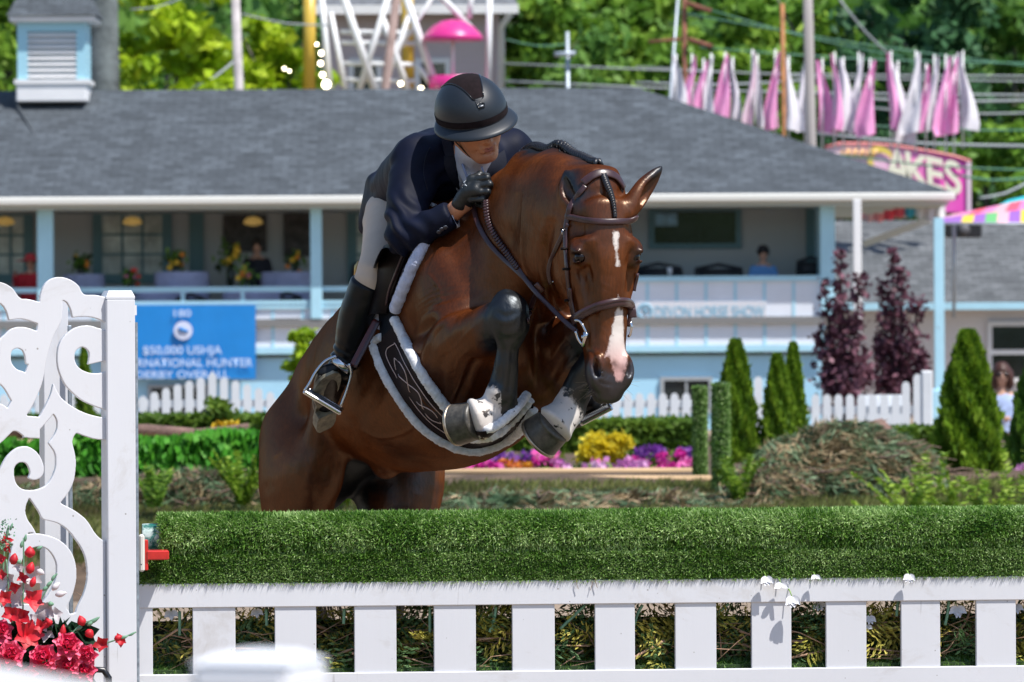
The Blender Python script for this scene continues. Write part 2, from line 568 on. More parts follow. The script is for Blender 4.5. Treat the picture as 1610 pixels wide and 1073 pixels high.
def tree(name, label, D, px, topy, wpx, m, group=None, n=5200, leaf=.26, seed=1, basez=0.0, cat="tree", hfrac=.80, clumps=46):
    s_ = F / D; X = xat(px, D, topy); zt = zat(topy, D, px); w = wpx / s_; h = (zt - basez) * hfrac
    root = empty(name, (X, D, basez), label, cat, group)
    c = (X, D, zt - h / 2); r = (w / 2, w / 2 * .8, h / 2)
    pts, base = crown_pts(c, r, n, clumps, seed)
    leaves("crown", pts, leaf, m, root, tint=base, seed=seed)
    g = random.Random(seed); mb = MB(); R0 = max(.10, w * .035)
    top = np.array([X + g.uniform(-.2, .2), D, zt - h * .35]); b0 = np.array([X, D, basez])
    mid_ = (b0 + top) / 2 + [g.uniform(-.15, .15), 0, 0]
    mb.tube([b0, mid_, top], [R0 * 1.25, R0, R0 * .45], 9)
    for k in range(7):
        t = g.uniform(.35, .95); a = b0 + (top - b0) * t; an = g.uniform(0, 6.28)
        e = a + np.array([math.cos(an) * w * .36, math.sin(an) * w * .3, h * g.uniform(.1, .32)])
        mb.tube([a, (a + e) / 2 + [0, 0, .2], e], [R0 * .5, R0 * .3, R0 * .08], 6)
    mb.build("trunk", TRUNK, root, smooth=True)
    return root
T_ = [("outer tree beyond the left end of the maples", 122, -330, -60, 330, LF_G, 5200, .24), ("outer dark tree further left of the maples", 126, -620, -90, 360, LF_D, 5200, .24), ("outer tree far left above the pavilion's end", 124, -930, -60, 360, LF_G, 5200, .24), ("outer tree past the right end of the awning", 124, 1850, -70, 340, LF_G, 5200, .24), ("outer dark tree far right of the side building", 127, 2180, -90, 360, LF_D, 5200, .24),
      ("tall maple with sunlit yellow green leaves, leftmost behind the pavilion roof", 118, 268, -90, 230, LF_Y, 9000, .20),
      ("sunlit yellow green maple between the pale utility pole and the ferris wheel", 122, 425, -40, 190, LF_Y, 7500, .20),
      ("dark leafed tree behind the louvred roof cupola", 130, 20, -120, 260, LF_G, 5200, .24),
      ("mid green tree just right of the grey house with white gutter", 135, 860, -110, 200, LF_G, 6200, .22),
      ("broad green tree behind the slim grey lamp pole", 140, 985, -90, 240, LF_G, 6500, .24),
      ("green tree behind the two rust brown poles", 136, 1150, -120, 260, LF_G, 6500, .24),
      ("bright green tree behind the thick grey utility pole", 132, 1290, -80, 250, LF_G, 7000, .22),
      ("dark dense evergreen tree above the pink and white flags", 126, 1440, -130, 250, LF_B, 7500, .22),
      ("dark tree at the right edge above the striped awning", 128, 1590, -110, 220, LF_D, 7000, .22),
      ("shadowy tree filling the gap behind the ferris wheel", 145, 590, -130, 260, LF_D, 4200, .26),
      ("low leafy tree behind the magenta food sign", 124, 1560, 160, 240, LF_G, 5200, .18),
      ("low dark tree behind the row of flags", 127, 1340, 90, 300, LF_D, 6500, .20),
      ("low green tree under the wires behind the roof hip", 129, 1120, 60, 260, LF_G, 5600, .20),
      ("shrubby tree low behind the grey lamp pole", 128, 930, 60, 220, LF_D, 4800, .20),
      ("low bushy tree behind the pavilion ridge at far left", 125, 120, 10, 240, LF_G, 4200, .20)]
for i, (lab, D, px, ty, w, m, n, lf) in enumerate(T_):
    tree("leafy_tree", lab, D, px, ty, w, m, "trees behind the pavilion", n=int(n * .9), leaf=lf, seed=40 + i, clumps=64)
g_ = np.random.default_rng(5); n = 60000
fx = g_.uniform(-62, 62, n); fy = g_.uniform(152, 215, n)
fz = np.maximum(0, (fy - 150) * .30) + 1.2 * np.sin(fx * .13 + fy * .2) + .8 * np.sin(fx * .31) + g_.uniform(0, 6, n) * (0.5 + .5 * np.sin(fx * .8 + fy))
wd = leaves("far_wood", np.stack([fx, fy, fz], 1), .50, LF_D, tint=np.clip(.5 + .3 * np.sin(fx * .9 + fz), 0, 1)); wd["kind"] = "stuff"
# big leaning trunk by the cupola
root_ = empty("old_tree", (xat(166, 112), 112, 0), "thick grey scarred tree trunk beside the louvred cupola", "tree")
mb = MB(); mb.tube([(xat(168, 112), 112, 0), (xat(166, 112), 112, 5), (xat(164, 112), 112, 8.5), (xat(160, 112), 112, 14)], [.36, .32, .30, .26], 14)
mb.build("trunk", mat("pale bark", (.13, .15, .15), .9, var=.6, vscale=2.2, bmp=.6, bscale=8, bdist=.05), root_, smooth=True)
mb = MB(); mb.tube([(xat(164, 112), 112, 7.6), (xat(146, 112), 112, 9.6), (xat(120, 112), 112.5, 12)], [.16, .11, .05], 8); mb.build("branch", TRUNK, root_, smooth=True)
pts, base = crown_pts((xat(164, 112), 112, 12.6), (2.6, 2.2, 2.2), 2600, 22, 77); leaves("crown", pts, .2, LF_G, root_, tint=base, seed=3)

# ---- grey house with the white gutter
SID = bpy.data.materials.new("siding grey pink"); nt, N_, L_, b_ = nodes_of(SID)
tc = N_.new("ShaderNodeTexCoord"); wv = N_.new("ShaderNodeTexWave"); wv.bands_direction = 'Z'; wv.inputs["Scale"].default_value = 2.2; wv.wave_profile = 'SAW'
L_.new(tc.outputs["Object"], wv.inputs["Vector"]); b_.inputs["Base Color"].default_value = (.55, .47, .50, 1); b_.inputs["Roughness"].default_value = .7
bump(nt, b_, wv.outputs[0], .6, .03)
WHT = mat("white paint", (.78, .78, .79), .45, var=.04, vscale=3)
def glass_mat(name, c, rough=.06):
    return mat(name, c, rough, spec=.8, var=.5, vscale=1.5)
DGL = glass_mat("dark window glass", (.02, .028, .03)); BGL = mat("glass with painted reflection", (.55, .60, .56), .25, var=.45, vscale=2.2)  # veranda panes: pale colour painted in for the bright outdoors they reflect
D = 131.0
hs_ = empty("grey_house", (xat(650, D), D + 2, 0), "pinkish grey sided house with white gutter behind the ferris wheel", "house")
mb = MB(); mb.bbox((xat(508, D), D, 0), (xat(788, D), D + 6, zat(14, D))); mb.build("wall", SID, hs_)
mb = MB(); x0, x1 = xat(495, D), xat(818, D); z0 = zat(12, D)
mb.add([(x0, D - .6, z0), (x1, D - .6, z0), (x1, D + 6.6, z0), (x0, D + 6.6, z0), (x0 + 1, D + 3, z0 + 2.4), (x1 - 1, D + 3, z0 + 2.4)], [(0, 1, 5, 4), (1, 2, 5), (2, 3, 4, 5), (3, 0, 4), (0, 3, 2, 1)])
roofm = mat("grey shingle far", (.13, .14, .16), .85, var=.3, vscale=6); mb.build("roof", roofm, hs_)
mb = MB(); mb.bbox((x0 - .05, D - .75, zat(24, D)), (x1, D - .60, zat(10, D))); mb.build("gutter", WHT, hs_)
mb = MB(); xc = xat(790, D); mb.tube([(xc + .22, D - .68, zat(24, D)), (xc, D - .15, zat(44, D)), (xc, D - .15, 0)], .085, 8); mb.build("downspout", WHT, hs_, smooth=True)
def win(parent, D, x0, x1, y0, y1, fr, frm, gm, nx=1, ny=1, depth=.06, mun=.035, name="window"):
    X0, X1, Z1, Z0 = xat(x0, D, y0), xat(x1, D, y0), zat(y0, D, x0), zat(y1, D, x0)
    mb = MB(); f = fr
    mb.bbox((X0, D - depth, Z0), (X0 + f, D, Z1)); mb.bbox((X1 - f, D - depth, Z0), (X1, D, Z1)); mb.bbox((X0 + f, D - depth, Z0), (X1 - f, D, Z0 + f)); mb.bbox((X0 + f, D - depth, Z1 - f), (X1 - f, D, Z1))
    for i in range(1, nx):
        x = X0 + f + (X1 - X0 - 2 * f) * i / nx; mb.bbox((x - mun / 2, D - depth * .7, Z0 + f), (x + mun / 2, D - .012, Z1 - f))
    for j in range(1, ny):
        z = Z0 + f + (Z1 - Z0 - 2 * f) * j / ny; mb.bbox((X0 + f, D - depth * .7 + .003, z - mun / 2), (X1 - f, D - .010, z + mun / 2))
    w = mb.build(name, frm, parent)
    mb = MB(); mb.bbox((X0 + f, D - .010, Z0 + f), (X1 - f, D - .004, Z1 - f)); mb.build("pane", gm, w)
    return w
win(hs_, D - .01, 652, 708, 92, 150, .12, WHT, DGL); win(hs_, D - .01, 548, 600, 92, 150, .12, WHT, DGL)

# ---- ferris wheel
D = 122.0
FW = empty("ferris_wheel", (xat(600, D), D, 0), "white framed ferris wheel with yellow legs and a magenta canopied gondola", "ferris wheel")
WP = mat("ride white paint", (.78, .79, .80), .3); YP = mat("ride yellow paint", (.62, .42, .06), .35); MG = mat("magenta plastic", (.62, .03, .24), .35, coat=.3)
cx_, cz_ = xat(600, D), 15.6; R_ = 6.2
for a in range(0, 360, 15):
    an = math.radians(a + 5); mb = MB(); e = np.array([cx_ + math.cos(an) * R_, D, cz_ + math.sin(an) * R_])
    for o_ in (-.45, .45): mb.tube([(cx_, D + o_, cz_), e + [0, o_ * .6, 0]], .075, 6)
    mb.tube([e + [0, -.27, 0], e + [0, .27, 0]], .05, 6)
    mb.build("spoke", WP, FW, smooth=True)
mb = MB()
for o_ in (-.27, .27): mb.tube([(cx_ + math.cos(t) * R_, D + o_, cz_ + math.sin(t) * R_) for t in np.linspace(0, 2 * math.pi, 49)], .07, 6)
for rr in (4.4, 5.6): mb.tube([(cx_ + math.cos(t) * rr, D - .3, cz_ + math.sin(t) * rr) for t in np.linspace(0, 2 * math.pi, 49)], .05, 6)
mb.build("rim", WP, FW, smooth=True)
def pxq(px, py, dd=0): return np.array(P(px, py, D + dd))
for x0, y0, x1, y1, w in ((487, -30, 486, 150, .14), (640, -30, 642, 150, .14)):
    mb = MB(); mb.tube([pxq(x0, y0, -.9), pxq(x1, y1, -.9)], w, 8); mb.build("support_leg", YP, FW, smooth=True)
for i, (x0, y0, x1, y1, w) in enumerate(((535, -20, 592, 150, .11), (633, -20, 690, 150, .11), (562, 150, 612, -10, .09), (600, 150, 645, 20, .08), (520, 20, 545, 150, .08), (655, 100, 690, 150, .08), (670, -30, 742, 46, .09), (602, 30, 645, 150, .09), (505, -10, 520, 150, .09), (742, -20, 738, 30, .08), (770, -20, 767, 150, .09), (690, -20, 630, 75, .06))):
    mb = MB(); mb.tube([pxq(x0, y0, -1.4), pxq(x1, y1, -1.4)], w * .75, 7); mb.build("strut", WP, FW, smooth=True)
for y in (50, 67, 100, 126):
    mb = MB(); mb.tube([pxq(530 + y * .1, y, -1.3), pxq(655, y + 2, -1.3)], .05, 6); mb.build("crossbar", WP, FW, smooth=True)
gz = pxq(712, 62, -1.6); gon = MB()
gon.lathe([(.02, .42), (.25, .38), (.45, .26), (.62, .08), (.66, -.02), (.60, -.04)], gz + [0, 0, 0], 20); gond = gon.build("gondola_canopy", MG, FW, smooth=True)
mb = MB(); mb.tube([gz + [0, 0, .3], gz + [0, 0, -1.1]], .035, 8); mb.build("gondola_pole", WP, gond, smooth=True)
mb = MB(); mb.lathe([(.25, -1.35), (.48, -1.15), (.55, -.78), (.52, -.78), (.42, -1.1)], gz, 20); mb.build("gondola_tub", MG, gond, smooth=True)
LBM = mat("lit bulb", (1, .9, .7), .3, emit=((1, .86, .6), 9.0))
for px, py, r in ((513, 133, .085), (507, 118, .05), (504, 100, .045), (505, 84, .045), (498, 70, .03), (662, 140, .05), (645, 143, .04), (630, 132, .045), (447, 108, .03), (455, 112, .025)):
    mb = MB(); c = pxq(px, py, -2.0); mb.lathe([(r * math.sin(a), -r * math.cos(a)) for a in np.linspace(.05, 3.09, 8)], c, 10); mb.build("light_bulb", LBM, FW, smooth=True)

# ---- poles and wires
def pole(name, label, D, x0, y0, x1, y1, r, m, arms=(), cat="pole"):
    root = empty(name, (xat(x1, D), D, 0), label, cat); mb = MB()
    a, b = np.array(P(x0, y0, D)), np.array(P(x1, y1, D)); d = (a - b) / (a - b)[2]; base = b - d * b[2]
    mb.tube([base, (a + base) / 2, a], [r * 1.15, r, r * .85], 12); mb.build("shaft", m, root, smooth=True)
    for (ax0, ay0, ax1, ay1, ar) in arms:
        mb = MB(); mb.tube([P(ax0, ay0, D - .12), P(ax1, ay1, D - .12)], ar, 6); mb.build("crossarm", m, root, smooth=True)
    return root
WOODG = mat("weathered pole wood", (.34, .31, .30), .85, var=.3, vscale=2, stretch=(1, 1, .1), bmp=.4, bscale=20)
RUST = mat("rust brown paint", (.20, .075, .045), .8, var=.5, vscale=5); GALV = mat("galvanised grey", (.42, .48, .54), .45, metal=.4)
pole("utility_pole", "thick weathered grey utility pole standing among the pink flags", 108, 1269, -60, 1275, 230, .105, WOODG)
pole("utility_pole", "pale utility pole in front of the yellow green maples", 112, 368, -60, 376, 150, .10, mat("pale pole", (.46, .42, .42), .8, var=.3, vscale=3))
pole("utility_pole", "rust brown pole with two crossarms behind the first flags", 112, 1076, -40, 1077, 220, .055, RUST, ((1078, 5, 1118, 18, .05), (1082, 62, 1120, 74, .05), (1020, 66, 1070, 62, .03)))
pole("utility_pole", "slim orange brown pole between the white flags", 110, 1230, 6, 1233, 240, .05, mat("orange pole", (.34, .15, .06), .8, var=.4, vscale=4))
pole("lamp_pole", "slim blue grey pole with ball top above the pavilion ridge", 112, 892, 50, 893, 170, .045, GALV, ((872, 86, 905, 84, .05),))
pole("leaning_pole", "brown leaning timber pole crossing the ferris wheel", 118, 628, -40, 603, 160, .10, mat("brown timber", (.27, .19, .17), .8, var=.3, vscale=3))
pole("metal_mast", "thin pale metal mast beside the rust brown crossarm pole", 113, 1068, -30, 1050, 200, .03, GALV)
WIRE = mat("wire grey", (.30, .33, .34), .6); WIREG = mat("green wire", (.08, .22, .14), .6)
wires = [(790, 100, 1620, 120, .020, 0), (795, 128, 1620, 150, .024, 0), (1000, 105, 1620, 128, .018, 0), (1060, 18, 1620, 105, .016, 1), (1110, 14, 1420, 90, .016, 1), (1320, 0, 1400, 88, .026, 0), (1100, 75, 1620, 100, .018, 1),
         (1290, 150, 1620, 158, .030, 0), (1000, 130, 1280, 125, .026, 0), (1285, 210, 1620, 230, .035, 0), (1290, 240, 1620, 268, .020, 1), (1350, 168, 1620, 178, .022, 0), (1285, 190, 1620, 205, .018, 1), (1500, 275, 1620, 280, .025, 1), (1540, 312, 1620, 285, .03, 0), (380, 22, 520, 40, .02, 0), (300, 140, 370, 95, .03, 0), (205, 15, 290, -5, .015, 0), (795, 62, 890, 70, .014, 1)]
WORD = 'first second third fourth fifth sixth seventh eighth ninth tenth eleventh twelfth thirteenth fourteenth fifteenth sixteenth seventeenth eighteenth nineteenth'.split()
wires.sort(key=lambda w: (w[1] + w[3]))
for i, (x0, y0, x1, y1, r, gq) in enumerate(wires):
    Dw = 114 + (i % 5) * .7; a, b = np.array(P(x0, y0, Dw)), np.array(P(x1, y1, Dw + 1)); mb = MB()
    mb.tube([a, a * .75 + b * .25 - [0, 0, .05], (a + b) / 2 - [0, 0, .08], a * .25 + b * .75 - [0, 0, .05], b], r, 5)
    tag(mb.build("overhead_wire", WIREG if gq else WIRE, smooth=True), "%s overhead wire behind the pavilion, %s counted from the top" % (("thin green" if gq else ("thick grey" if r > .024 else "thin grey")), WORD[i]), "wire", "overhead wires")

# ---- flags
ORD = 'first second third fourth fifth sixth seventh eighth ninth tenth eleventh twelfth thirteenth fourteenth fifteenth sixteenth seventeenth eighteenth nineteenth twentieth'.split()
PINK = mat("pink flag cloth", (.84, .34, .62), .7, var=.10, vscale=4); WCL = mat("white flag cloth", (.74, .71, .76), .7, var=.06, vscale=4); PKW = mat("pale pink flag cloth", (.74, .54, .64), .7, var=.12, vscale=4)
FLG = [(1063, 85, 164, 22, 0), (1088, 85, 168, 17, 1), (1106, 92, 178, 20, 1), (1118, 84, 182, 14, 0), (1140, 82, 190, 26, 1), (1152, 90, 188, 14, 0), (1183, 78, 200, 16, 2), (1191, 86, 200, 12, 0), (1219, 78, 204, 20, 1), (1240, 88, 206, 26, 0),
       (1266, 80, 206, 20, 0), (1293, 92, 210, 26, 1), (1312, 82, 204, 16, 1), (1326, 90, 208, 30, 0), (1350, 82, 208, 18, 0), (1368, 92, 214, 28, 1), (1401, 80, 204, 18, 1), (1412, 96, 226, 30, 0), (1440, 80, 210, 28, 0), (1456, 100, 208, 18, 1), (1469, 86, 206, 18, 0), (1487, 86, 212, 22, 1), (1500, 88, 212, 24, 1), (1514, 80, 204, 26, 0)]
for i, (x, y0, y1, w, c) in enumerate(FLG):
    Df = 110 + (i % 3) * .25; root = empty("pennant", tuple(P(x, y1, Df)), "tall limp pink or white pennants lined up above the pavilion roof", "flag", "pennants above the pavilion roof")
    _nth = [q[4] for q in FLG[:i + 1]].count(c)
    root["label"] = ("limp white pennant on a thin pole above the pavilion roof", "limp pink pennant on a thin pole above the pavilion roof", "limp pale pink pennant on a thin pole above the pavilion roof")[c].replace(" on a thin pole above the pavilion roof", " above the pavilion roof, %s %s one from the left" % (ORD[_nth - 1], ("white", "pink", "pale pink")[c]))
    root["group"] = ("white pennants above the pavilion roof", "pink pennants above the pavilion roof", "pale pink pennants above the pavilion roof")[c]
    g = random.Random(i); rows = []; sd = g.choice((-1, 1)); 
    for j in range(12):
        t = j / 11; yy = y0 + 3 + (y1 - y0 - 3) * t; ww = w * 1.25 * (.12 + .88 * min(1, t * 1.1)) * (1 - .25 * max(0, t - .8) * 5 * g.uniform(.2, 1)); cxp = x + sd * (ww / 2 - w * .30) * 1.0 + sd * 2 * t + 2 * math.sin(t * 5 + i)
        row = []
        for k in range(9):
            u = k / 8 - .5; row.append(np.array(P(cxp + u * ww, yy + 6 * u * t * sd, Df + .07 * math.sin(u * 6 + t * 4 + i * 1.7) * (.4 + t))))
        rows.append(row)
    mb = MB(); mb.sheet(rows); n_ = len(mb.v); mb.sheet([[p + [0, .012, 0] for p in r_] for r_ in rows]); mb.build("cloth", (WCL, PINK, PKW)[c], root, smooth=True)
    mb = MB(); mb.tube([P(x, y1 + 30, Df + .03), P(x, y0, Df + .03)], .018, 6); mb.build("flag_pole", WHT, root, smooth=True)

# ---- text helper
def text_mesh(name, body, h, origin, ex, ey, nrm, mt, parent, align='CENTER', bold=0.0, extrude=.004, sx=1.0, space=1.0, width=None):
    cu = bpy.data.curves.new(name, 'FONT'); cu.body = body; cu.size = 1.0; cu.align_x = align; cu.extrude = 0.0; cu.offset = bold; cu.space_character = space
    tmp = bpy.data.objects.new("tmp", cu); COL.objects.link(tmp)
    dg = bpy.context.evaluated_depsgraph_get(); me = bpy.data.meshes.new_from_object(tmp.evaluated_get(dg)); bpy.data.objects.remove(tmp)
    me.name = name
    ex, ey, nrm, o = [np.array(v, float) for v in (ex, ey, nrm, origin)]
    k = h / .69
    if width:
        xs0 = [v.co.x for v in me.vertices]; sx = width / ((max(xs0) - min(xs0)) * k); m0 = (max(xs0) + min(xs0)) / 2
        for v in me.vertices: v.co.x -= m0
    for v in me.vertices:
        u, w = v.co.x * k * sx, v.co.y * k; v.co = Vector(o + ex * u + ey * w + nrm * extrude)
    return link(name, me, mt, parent)
exX = np.array([1, 0, 0.]); exZ = np.array([0, 0, 1.]); nrY = np.array([0, -1, 0.])
ROLLZ = unit((cR, 0, -sR)); ROLLU = unit((sR, 0, cR))

# ---- food sign
D = 119.0
SG = empty("food_sign", (xat(1420, D), D, 0), "magenta arched food stand sign with yellow and white CAKES lettering", "sign")
sm = bpy.data.materials.new("magenta sign"); nt, N_, L_, b_ = nodes_of(sm); tc = N_.new("ShaderNodeTexCoord"); sp = N_.new("ShaderNodeSeparateXYZ"); L_.new(tc.outputs["Object"], sp.inputs[0])
nz_ = noise(nt, 1.6, 3, .6)
c_ = ramp(nt, math_(nt, 'ADD', math_(nt, 'MULTIPLY', sp.outputs[0], .32), math_(nt, 'ADD', math_(nt, 'MULTIPLY', nz_.outputs[0], .25), .30)), [(0.05, (.88, .66, .74)), (.40, (.90, .48, .70)), (.62, (.90, .16, .55)), (1, (.88, .04, .50))]).outputs[0]
L_.new(c_, b_.inputs["Base Color"]); b_.inputs["Roughness"].default_value = .4
top = [(1298, 232), (1320, 226), (1360, 226), (1410, 230), (1460, 238), (1500, 246), (1526, 254)]; bot = [(1526, 334), (1298, 334)]
mb = MB(); o_ = P(1298, 334, D); pts = [(P(x, y, D)[0] - o_[0], P(x, y, D)[2] - o_[2]) for x, y in top + bot]
mb.prism(pts, o_, exX, exZ, (0, 1, 0), .12); mb.build("board", sm, SG)
mb = MB(); mb.tube([P(x, y, D - .03) for x, y in top], .03, 6); mb.build("board_edge", mat("coral edge", (.85, .30, .30), .5), SG, smooth=True)
mb = MB(); mb.bbox((xat(1521, D), D - .05, zat(336, D, 1524)), (xat(1528, D), D - .003, zat(254, D, 1524))); mb.build("board_edge", mat("pink white edge", (.8, .6, .7), .5), SG)
YL = mat("yellow letters", (.80, .62, .12), .5); WL = mat("white letters", (.88, .84, .66), .5); DK = mat("dark plum letter shadow", (.22, .04, .30), .5)
slope = unit(np.array(P(1510, 303, D)) - np.array(P(1380, 270, D)))
upv = unit((-.05, 0, 1))
for i, ch in enumerate("CAKES"):
    px, py = 1385 + i * 28.5, 277 + i * 5.6
    o = np.array(P(px, py + 4, D - .02))
    text_mesh("lettering", ch, .66, o, slope, upv, nrY, (YL if i < 1 else WL), SG, bold=.022, extrude=.03, sx=.86)
mb = MB(); g = random.Random(4)
for k in range(5):
    x = 1322 + k * 11; mb.tube([P(x, 248, D - .04), P(x + 4, 236, D - .05), P(x + 8, 246, D - .04), P(x + 12, 235, D - .05)], .035, 6)
mb.build("script_flourish", mat("pale orange script", (.85, .52, .25), .5), SG, smooth=True)
mb = MB(); mb.bbox((xat(1460, D), D + .3, 0), (xat(1466, D), D + .4, zat(300, D))); mb.bbox((xat(1515, D), D + .3, 0), (xat(1521, D), D + .4, zat(300, D))); mb.build("sign_leg", GALV, SG)
# ---- striped awning
D = 92.0
AW = empty("striped_awning", (xat(1560, D), D, 0), "rainbow striped awning cloth sloping in from the right edge", "awning")
cols = [(.80, .10, .16), (.04, .55, .62), (.70, .22, .45), (.30, .12, .45), (.75, .55, .05), (.14, .45, .16), (.75, .40, .45)]
cm = [mat("awning stripe %d" % i, c, .75) for i, c in enumerate(cols)]
def band(rows_px, DD, seq, name, parent):
    (A0, A1), (B0, B1) = rows_px; mbs = {}; n = len(seq)
    L2 = lambda a, b, t: (a[0] * (1 - t) + b[0] * t, a[1] * (1 - t) + b[1] * t)
    for k in range(n):
        mb = mbs.setdefault(seq[k], MB()); rr = []
        for j in range(5):
            t = j / 4; a, b = L2(A0, B0, t), L2(A1, B1, t)
            rr.append([np.array(P(*L2(a, b, u), DD + 1.2 * t)) for u in (k / n, (k + .5) / n, (k + 1) / n)])
        mb.sheet(rr); mb.sheet([[p + [0, 0.01, .012] for p in r_] for r_ in rr])
    for c, mb in mbs.items(): mb.build(name, cm[c], parent)
band((((1474, 351), (1660, 351)), ((1478, 344), (1660, 326))), D, [3, 3, 4, 3, 5, 6, 3, 4, 4, 3], "valance", AW)
band((((1478, 344), (1660, 326)), ((1500, 338), (1660, 306))), D + 1.2, [6, 2, 0, 2, 6, 0, 2, 2, 6], "awning_cloth", AW)
band((((1560, 330), (1660, 310)), ((1585, 316), (1660, 298))), D + 2.4, [1, 1, 1], "awning_cloth", AW)
mb = MB(); mb.tube([P(1474, 352, D), P(1660, 352, D)], .02, 6); mb.tube([P(1500, 339, D + 2.5), P(1500, 500, D + 2.5)], .03, 6); mb.build("awning_frame", GALV, AW, smooth=True)
BT = empty("bunting", tuple(P(1420, 340, 97)), "short strip of pink, red, blue and white bunting under the pavilion eave corner", "bunting")
seq = [(.80, .50, .60), (.72, .50, .58), (.80, .30, .35), (.78, .08, .14), (.80, .12, .18), (.05, .42, .62), (.75, .75, .78), (.72, .68, .74), (.75, .74, .76)]
for k, c in enumerate(seq):
    x0, x1 = 1342 + k * 16, 1342 + k * 16 + 16.5; y = 341 - k * 1.0 + 4 * math.sin(k); mb = MB(); hgt = 7 + 1.8 * k * .6
    mb.sheet([[P(x0, y - hgt * .8, 97), P((x0 + x1) / 2, y - hgt * .75, 96.95), P(x1, y - hgt * .85, 97)], [P(x0, y + hgt * .5, 97.05), P((x0 + x1) / 2, y + hgt * .9, 96.9), P(x1, y + hgt * .5, 97.05)]])
    mb.build("pennon", mat("bunting %d" % k, c, .7), BT)

# ---------------------------------------------------------------- the pavilion
D = 95.0
PAV = empty("pavilion", (xat(750, D), D, 0), "long low pavilion with grey shingle roof and pale blue open veranda", "building")
def shingle(name, c0, c1, sc=7.0):
    m = bpy.data.materials.new(name); nt, N, L, b = nodes_of(m)
    tc = N.new("ShaderNodeTexCoord"); br_ = N.new("ShaderNodeTexBrick"); L.new(tc.outputs["Object"], br_.inputs["Vector"])
    mp = N.new("ShaderNodeMapping"); mp.inputs["Rotation"].default_value = (math.radians(90), 0, 0); L.new(tc.outputs["Object"], mp.inputs[0]); L.new(mp.outputs[0], br_.inputs["Vector"])
    br_.inputs["Scale"].default_value = 1.0; br_.inputs["Brick Width"].default_value = .30; br_.inputs["Row Height"].default_value = .075; br_.inputs["Mortar Size"].default_value = .008
    br_.inputs["Color1"].default_value = (*c0, 1); br_.inputs["Color2"].default_value = (*c1, 1); br_.inputs["Mortar"].default_value = (*[x * .55 for x in c0], 1); br_.inputs["Bias"].default_value = -.1
    n = noise(nt, 1.3, 5, .6); c = mix(nt, 1.0, br_.outputs[0], ramp(nt, n.outputs[0], [(.3, (.82, .82, .82)), (.7, (1.15, 1.15, 1.15))]).outputs[0], 'MULTIPLY')
    n_b = noise(nt, 3.2, 3, .7, stretch=(1.4, 1.6, 5.0)); c = mix(nt, 1.0, c, ramp(nt, n_b.outputs[0], [(.38, (.76, .77, .78)), (.62, (1.16, 1.16, 1.17))]).outputs[0], 'MULTIPLY'); L.new(c, b.inputs["Base Color"]); b.inputs["Roughness"].default_value = .9; return m
SHN = shingle("grey shingles", (.057, .068, .079), (.093, .110, .127)); SHN2 = shingle("brown grey shingles", (.095, .102, .106), (.155, .164, .170))
ze = zat(308, D); zr = zat(139, D + 4.6); xl, xr = xat(-900, D), xat(1497, D, 300); xrr = xat(1003, D + 4.6, 137); t_ = .08
mb = MB()
V = [(xl, D - .5, ze), (xr, D - .5, ze), (xrr, D + 4.6, zr), (xl, D + 4.6, zr), (xr, D + 9.7, ze), (xl, D + 9.7, ze)]
mb.add(V, [(0, 1, 2, 3), (1, 4, 2), (4, 5, 3, 2), (0, 3, 5)]); mb.add([(v[0], v[1], v[2] - t_) for v in V], [(0, 3, 2, 1), (1, 2, 4), (4, 2, 3, 5), (0, 5, 3)])
roof = mb.build("roof", SHN, PAV)
mb = MB(); mb.tube([P(18, 150, D + 4.1), P(60, 222, D + 2.2), P(92, 285, D + .3)], .02, 6); mb.build("roof_valley", mat("valley line", (.07, .08, .09), .8), roof)
GUT = mat("cream gutter", (.66, .66, .62), .45)
mb = MB(); mb.bevbox(((xl + xr) / 2, D - .58, (zat(308, D) + zat(321, D)) / 2), (xr - xl, .13, abs(zat(308, D) - zat(321, D))), .03); mb.build("gutter", GUT, PAV)
LBL = mat("pale blue paint", (.40, .68, .82), .55, var=.06, vscale=2); LBW = mat("pale blue wall", (.38, .66, .84), .6, var=.06, vscale=1); PANL = mat("white panel", (.72, .76, .84), .55, var=.04, vscale=2)
INT = mat("veranda wall", (.50, .53, .54), .8); TEAL = mat("teal trim", (.12, .24, .27), .6); CEIL = mat("ceiling", (.45, .5, .48), .8)
zf = zat(500, D)          # deck floor
mb = MB(); mb.bbox((xl, D - .5, ze - .20), (xr - .1, D + 9.6, ze - .14)); mb.build("ceiling", CEIL, PAV)
mb = MB(); mb.bbox((xl, D - .1, zf - .12), (xat(1296, D), D + 9, zf)); mb.build("deck_floor", mat("deck", (.20, .20, .20), .7), PAV)
mb = MB(); mb.bbox((xl, D + 3.2, zf), (xat(985, D), D + 3.3, ze - .2)); mb.bbox((xat(985, D), D + 2.0, zf), (xat(1300, D), D + 2.1, ze - .2)); mb.build("back_wall", INT, PAV)
mb = MB(); mb.bbox((xat(1291, D), D + .1, zf), (xat(1300, D), D + 9, ze - .2)); mb.bbox((xat(975, D), D + .1, zf), (xat(982, D), D + 2.0, ze - .2)); mb.build("end_wall", LBL, PAV)
for a, b_2, y0 in ((-800, -782, 320), (-370, -350, 320), (60, 85, 320), (489, 507, 320), (1290, 1313, 318)):
    mb = MB(); mb.bevbox(((xat(a, D) + xat(b_2, D)) / 2, D - .02, (zat(y0, D) + zf) / 2), (xat(b_2, D) - xat(a, D), .2, zat(y0, D) - zf), .01); mb.build("veranda_post", LBL, PAV)
for y0, y1 in ((449, 457), (471, 477)):
    mb = MB(); mb.bbox((xl, D - .05, zat(y1, D)), (xat(985, D), D + .03, zat(y0, D))); mb.build("railing_bar", LBL, PAV)
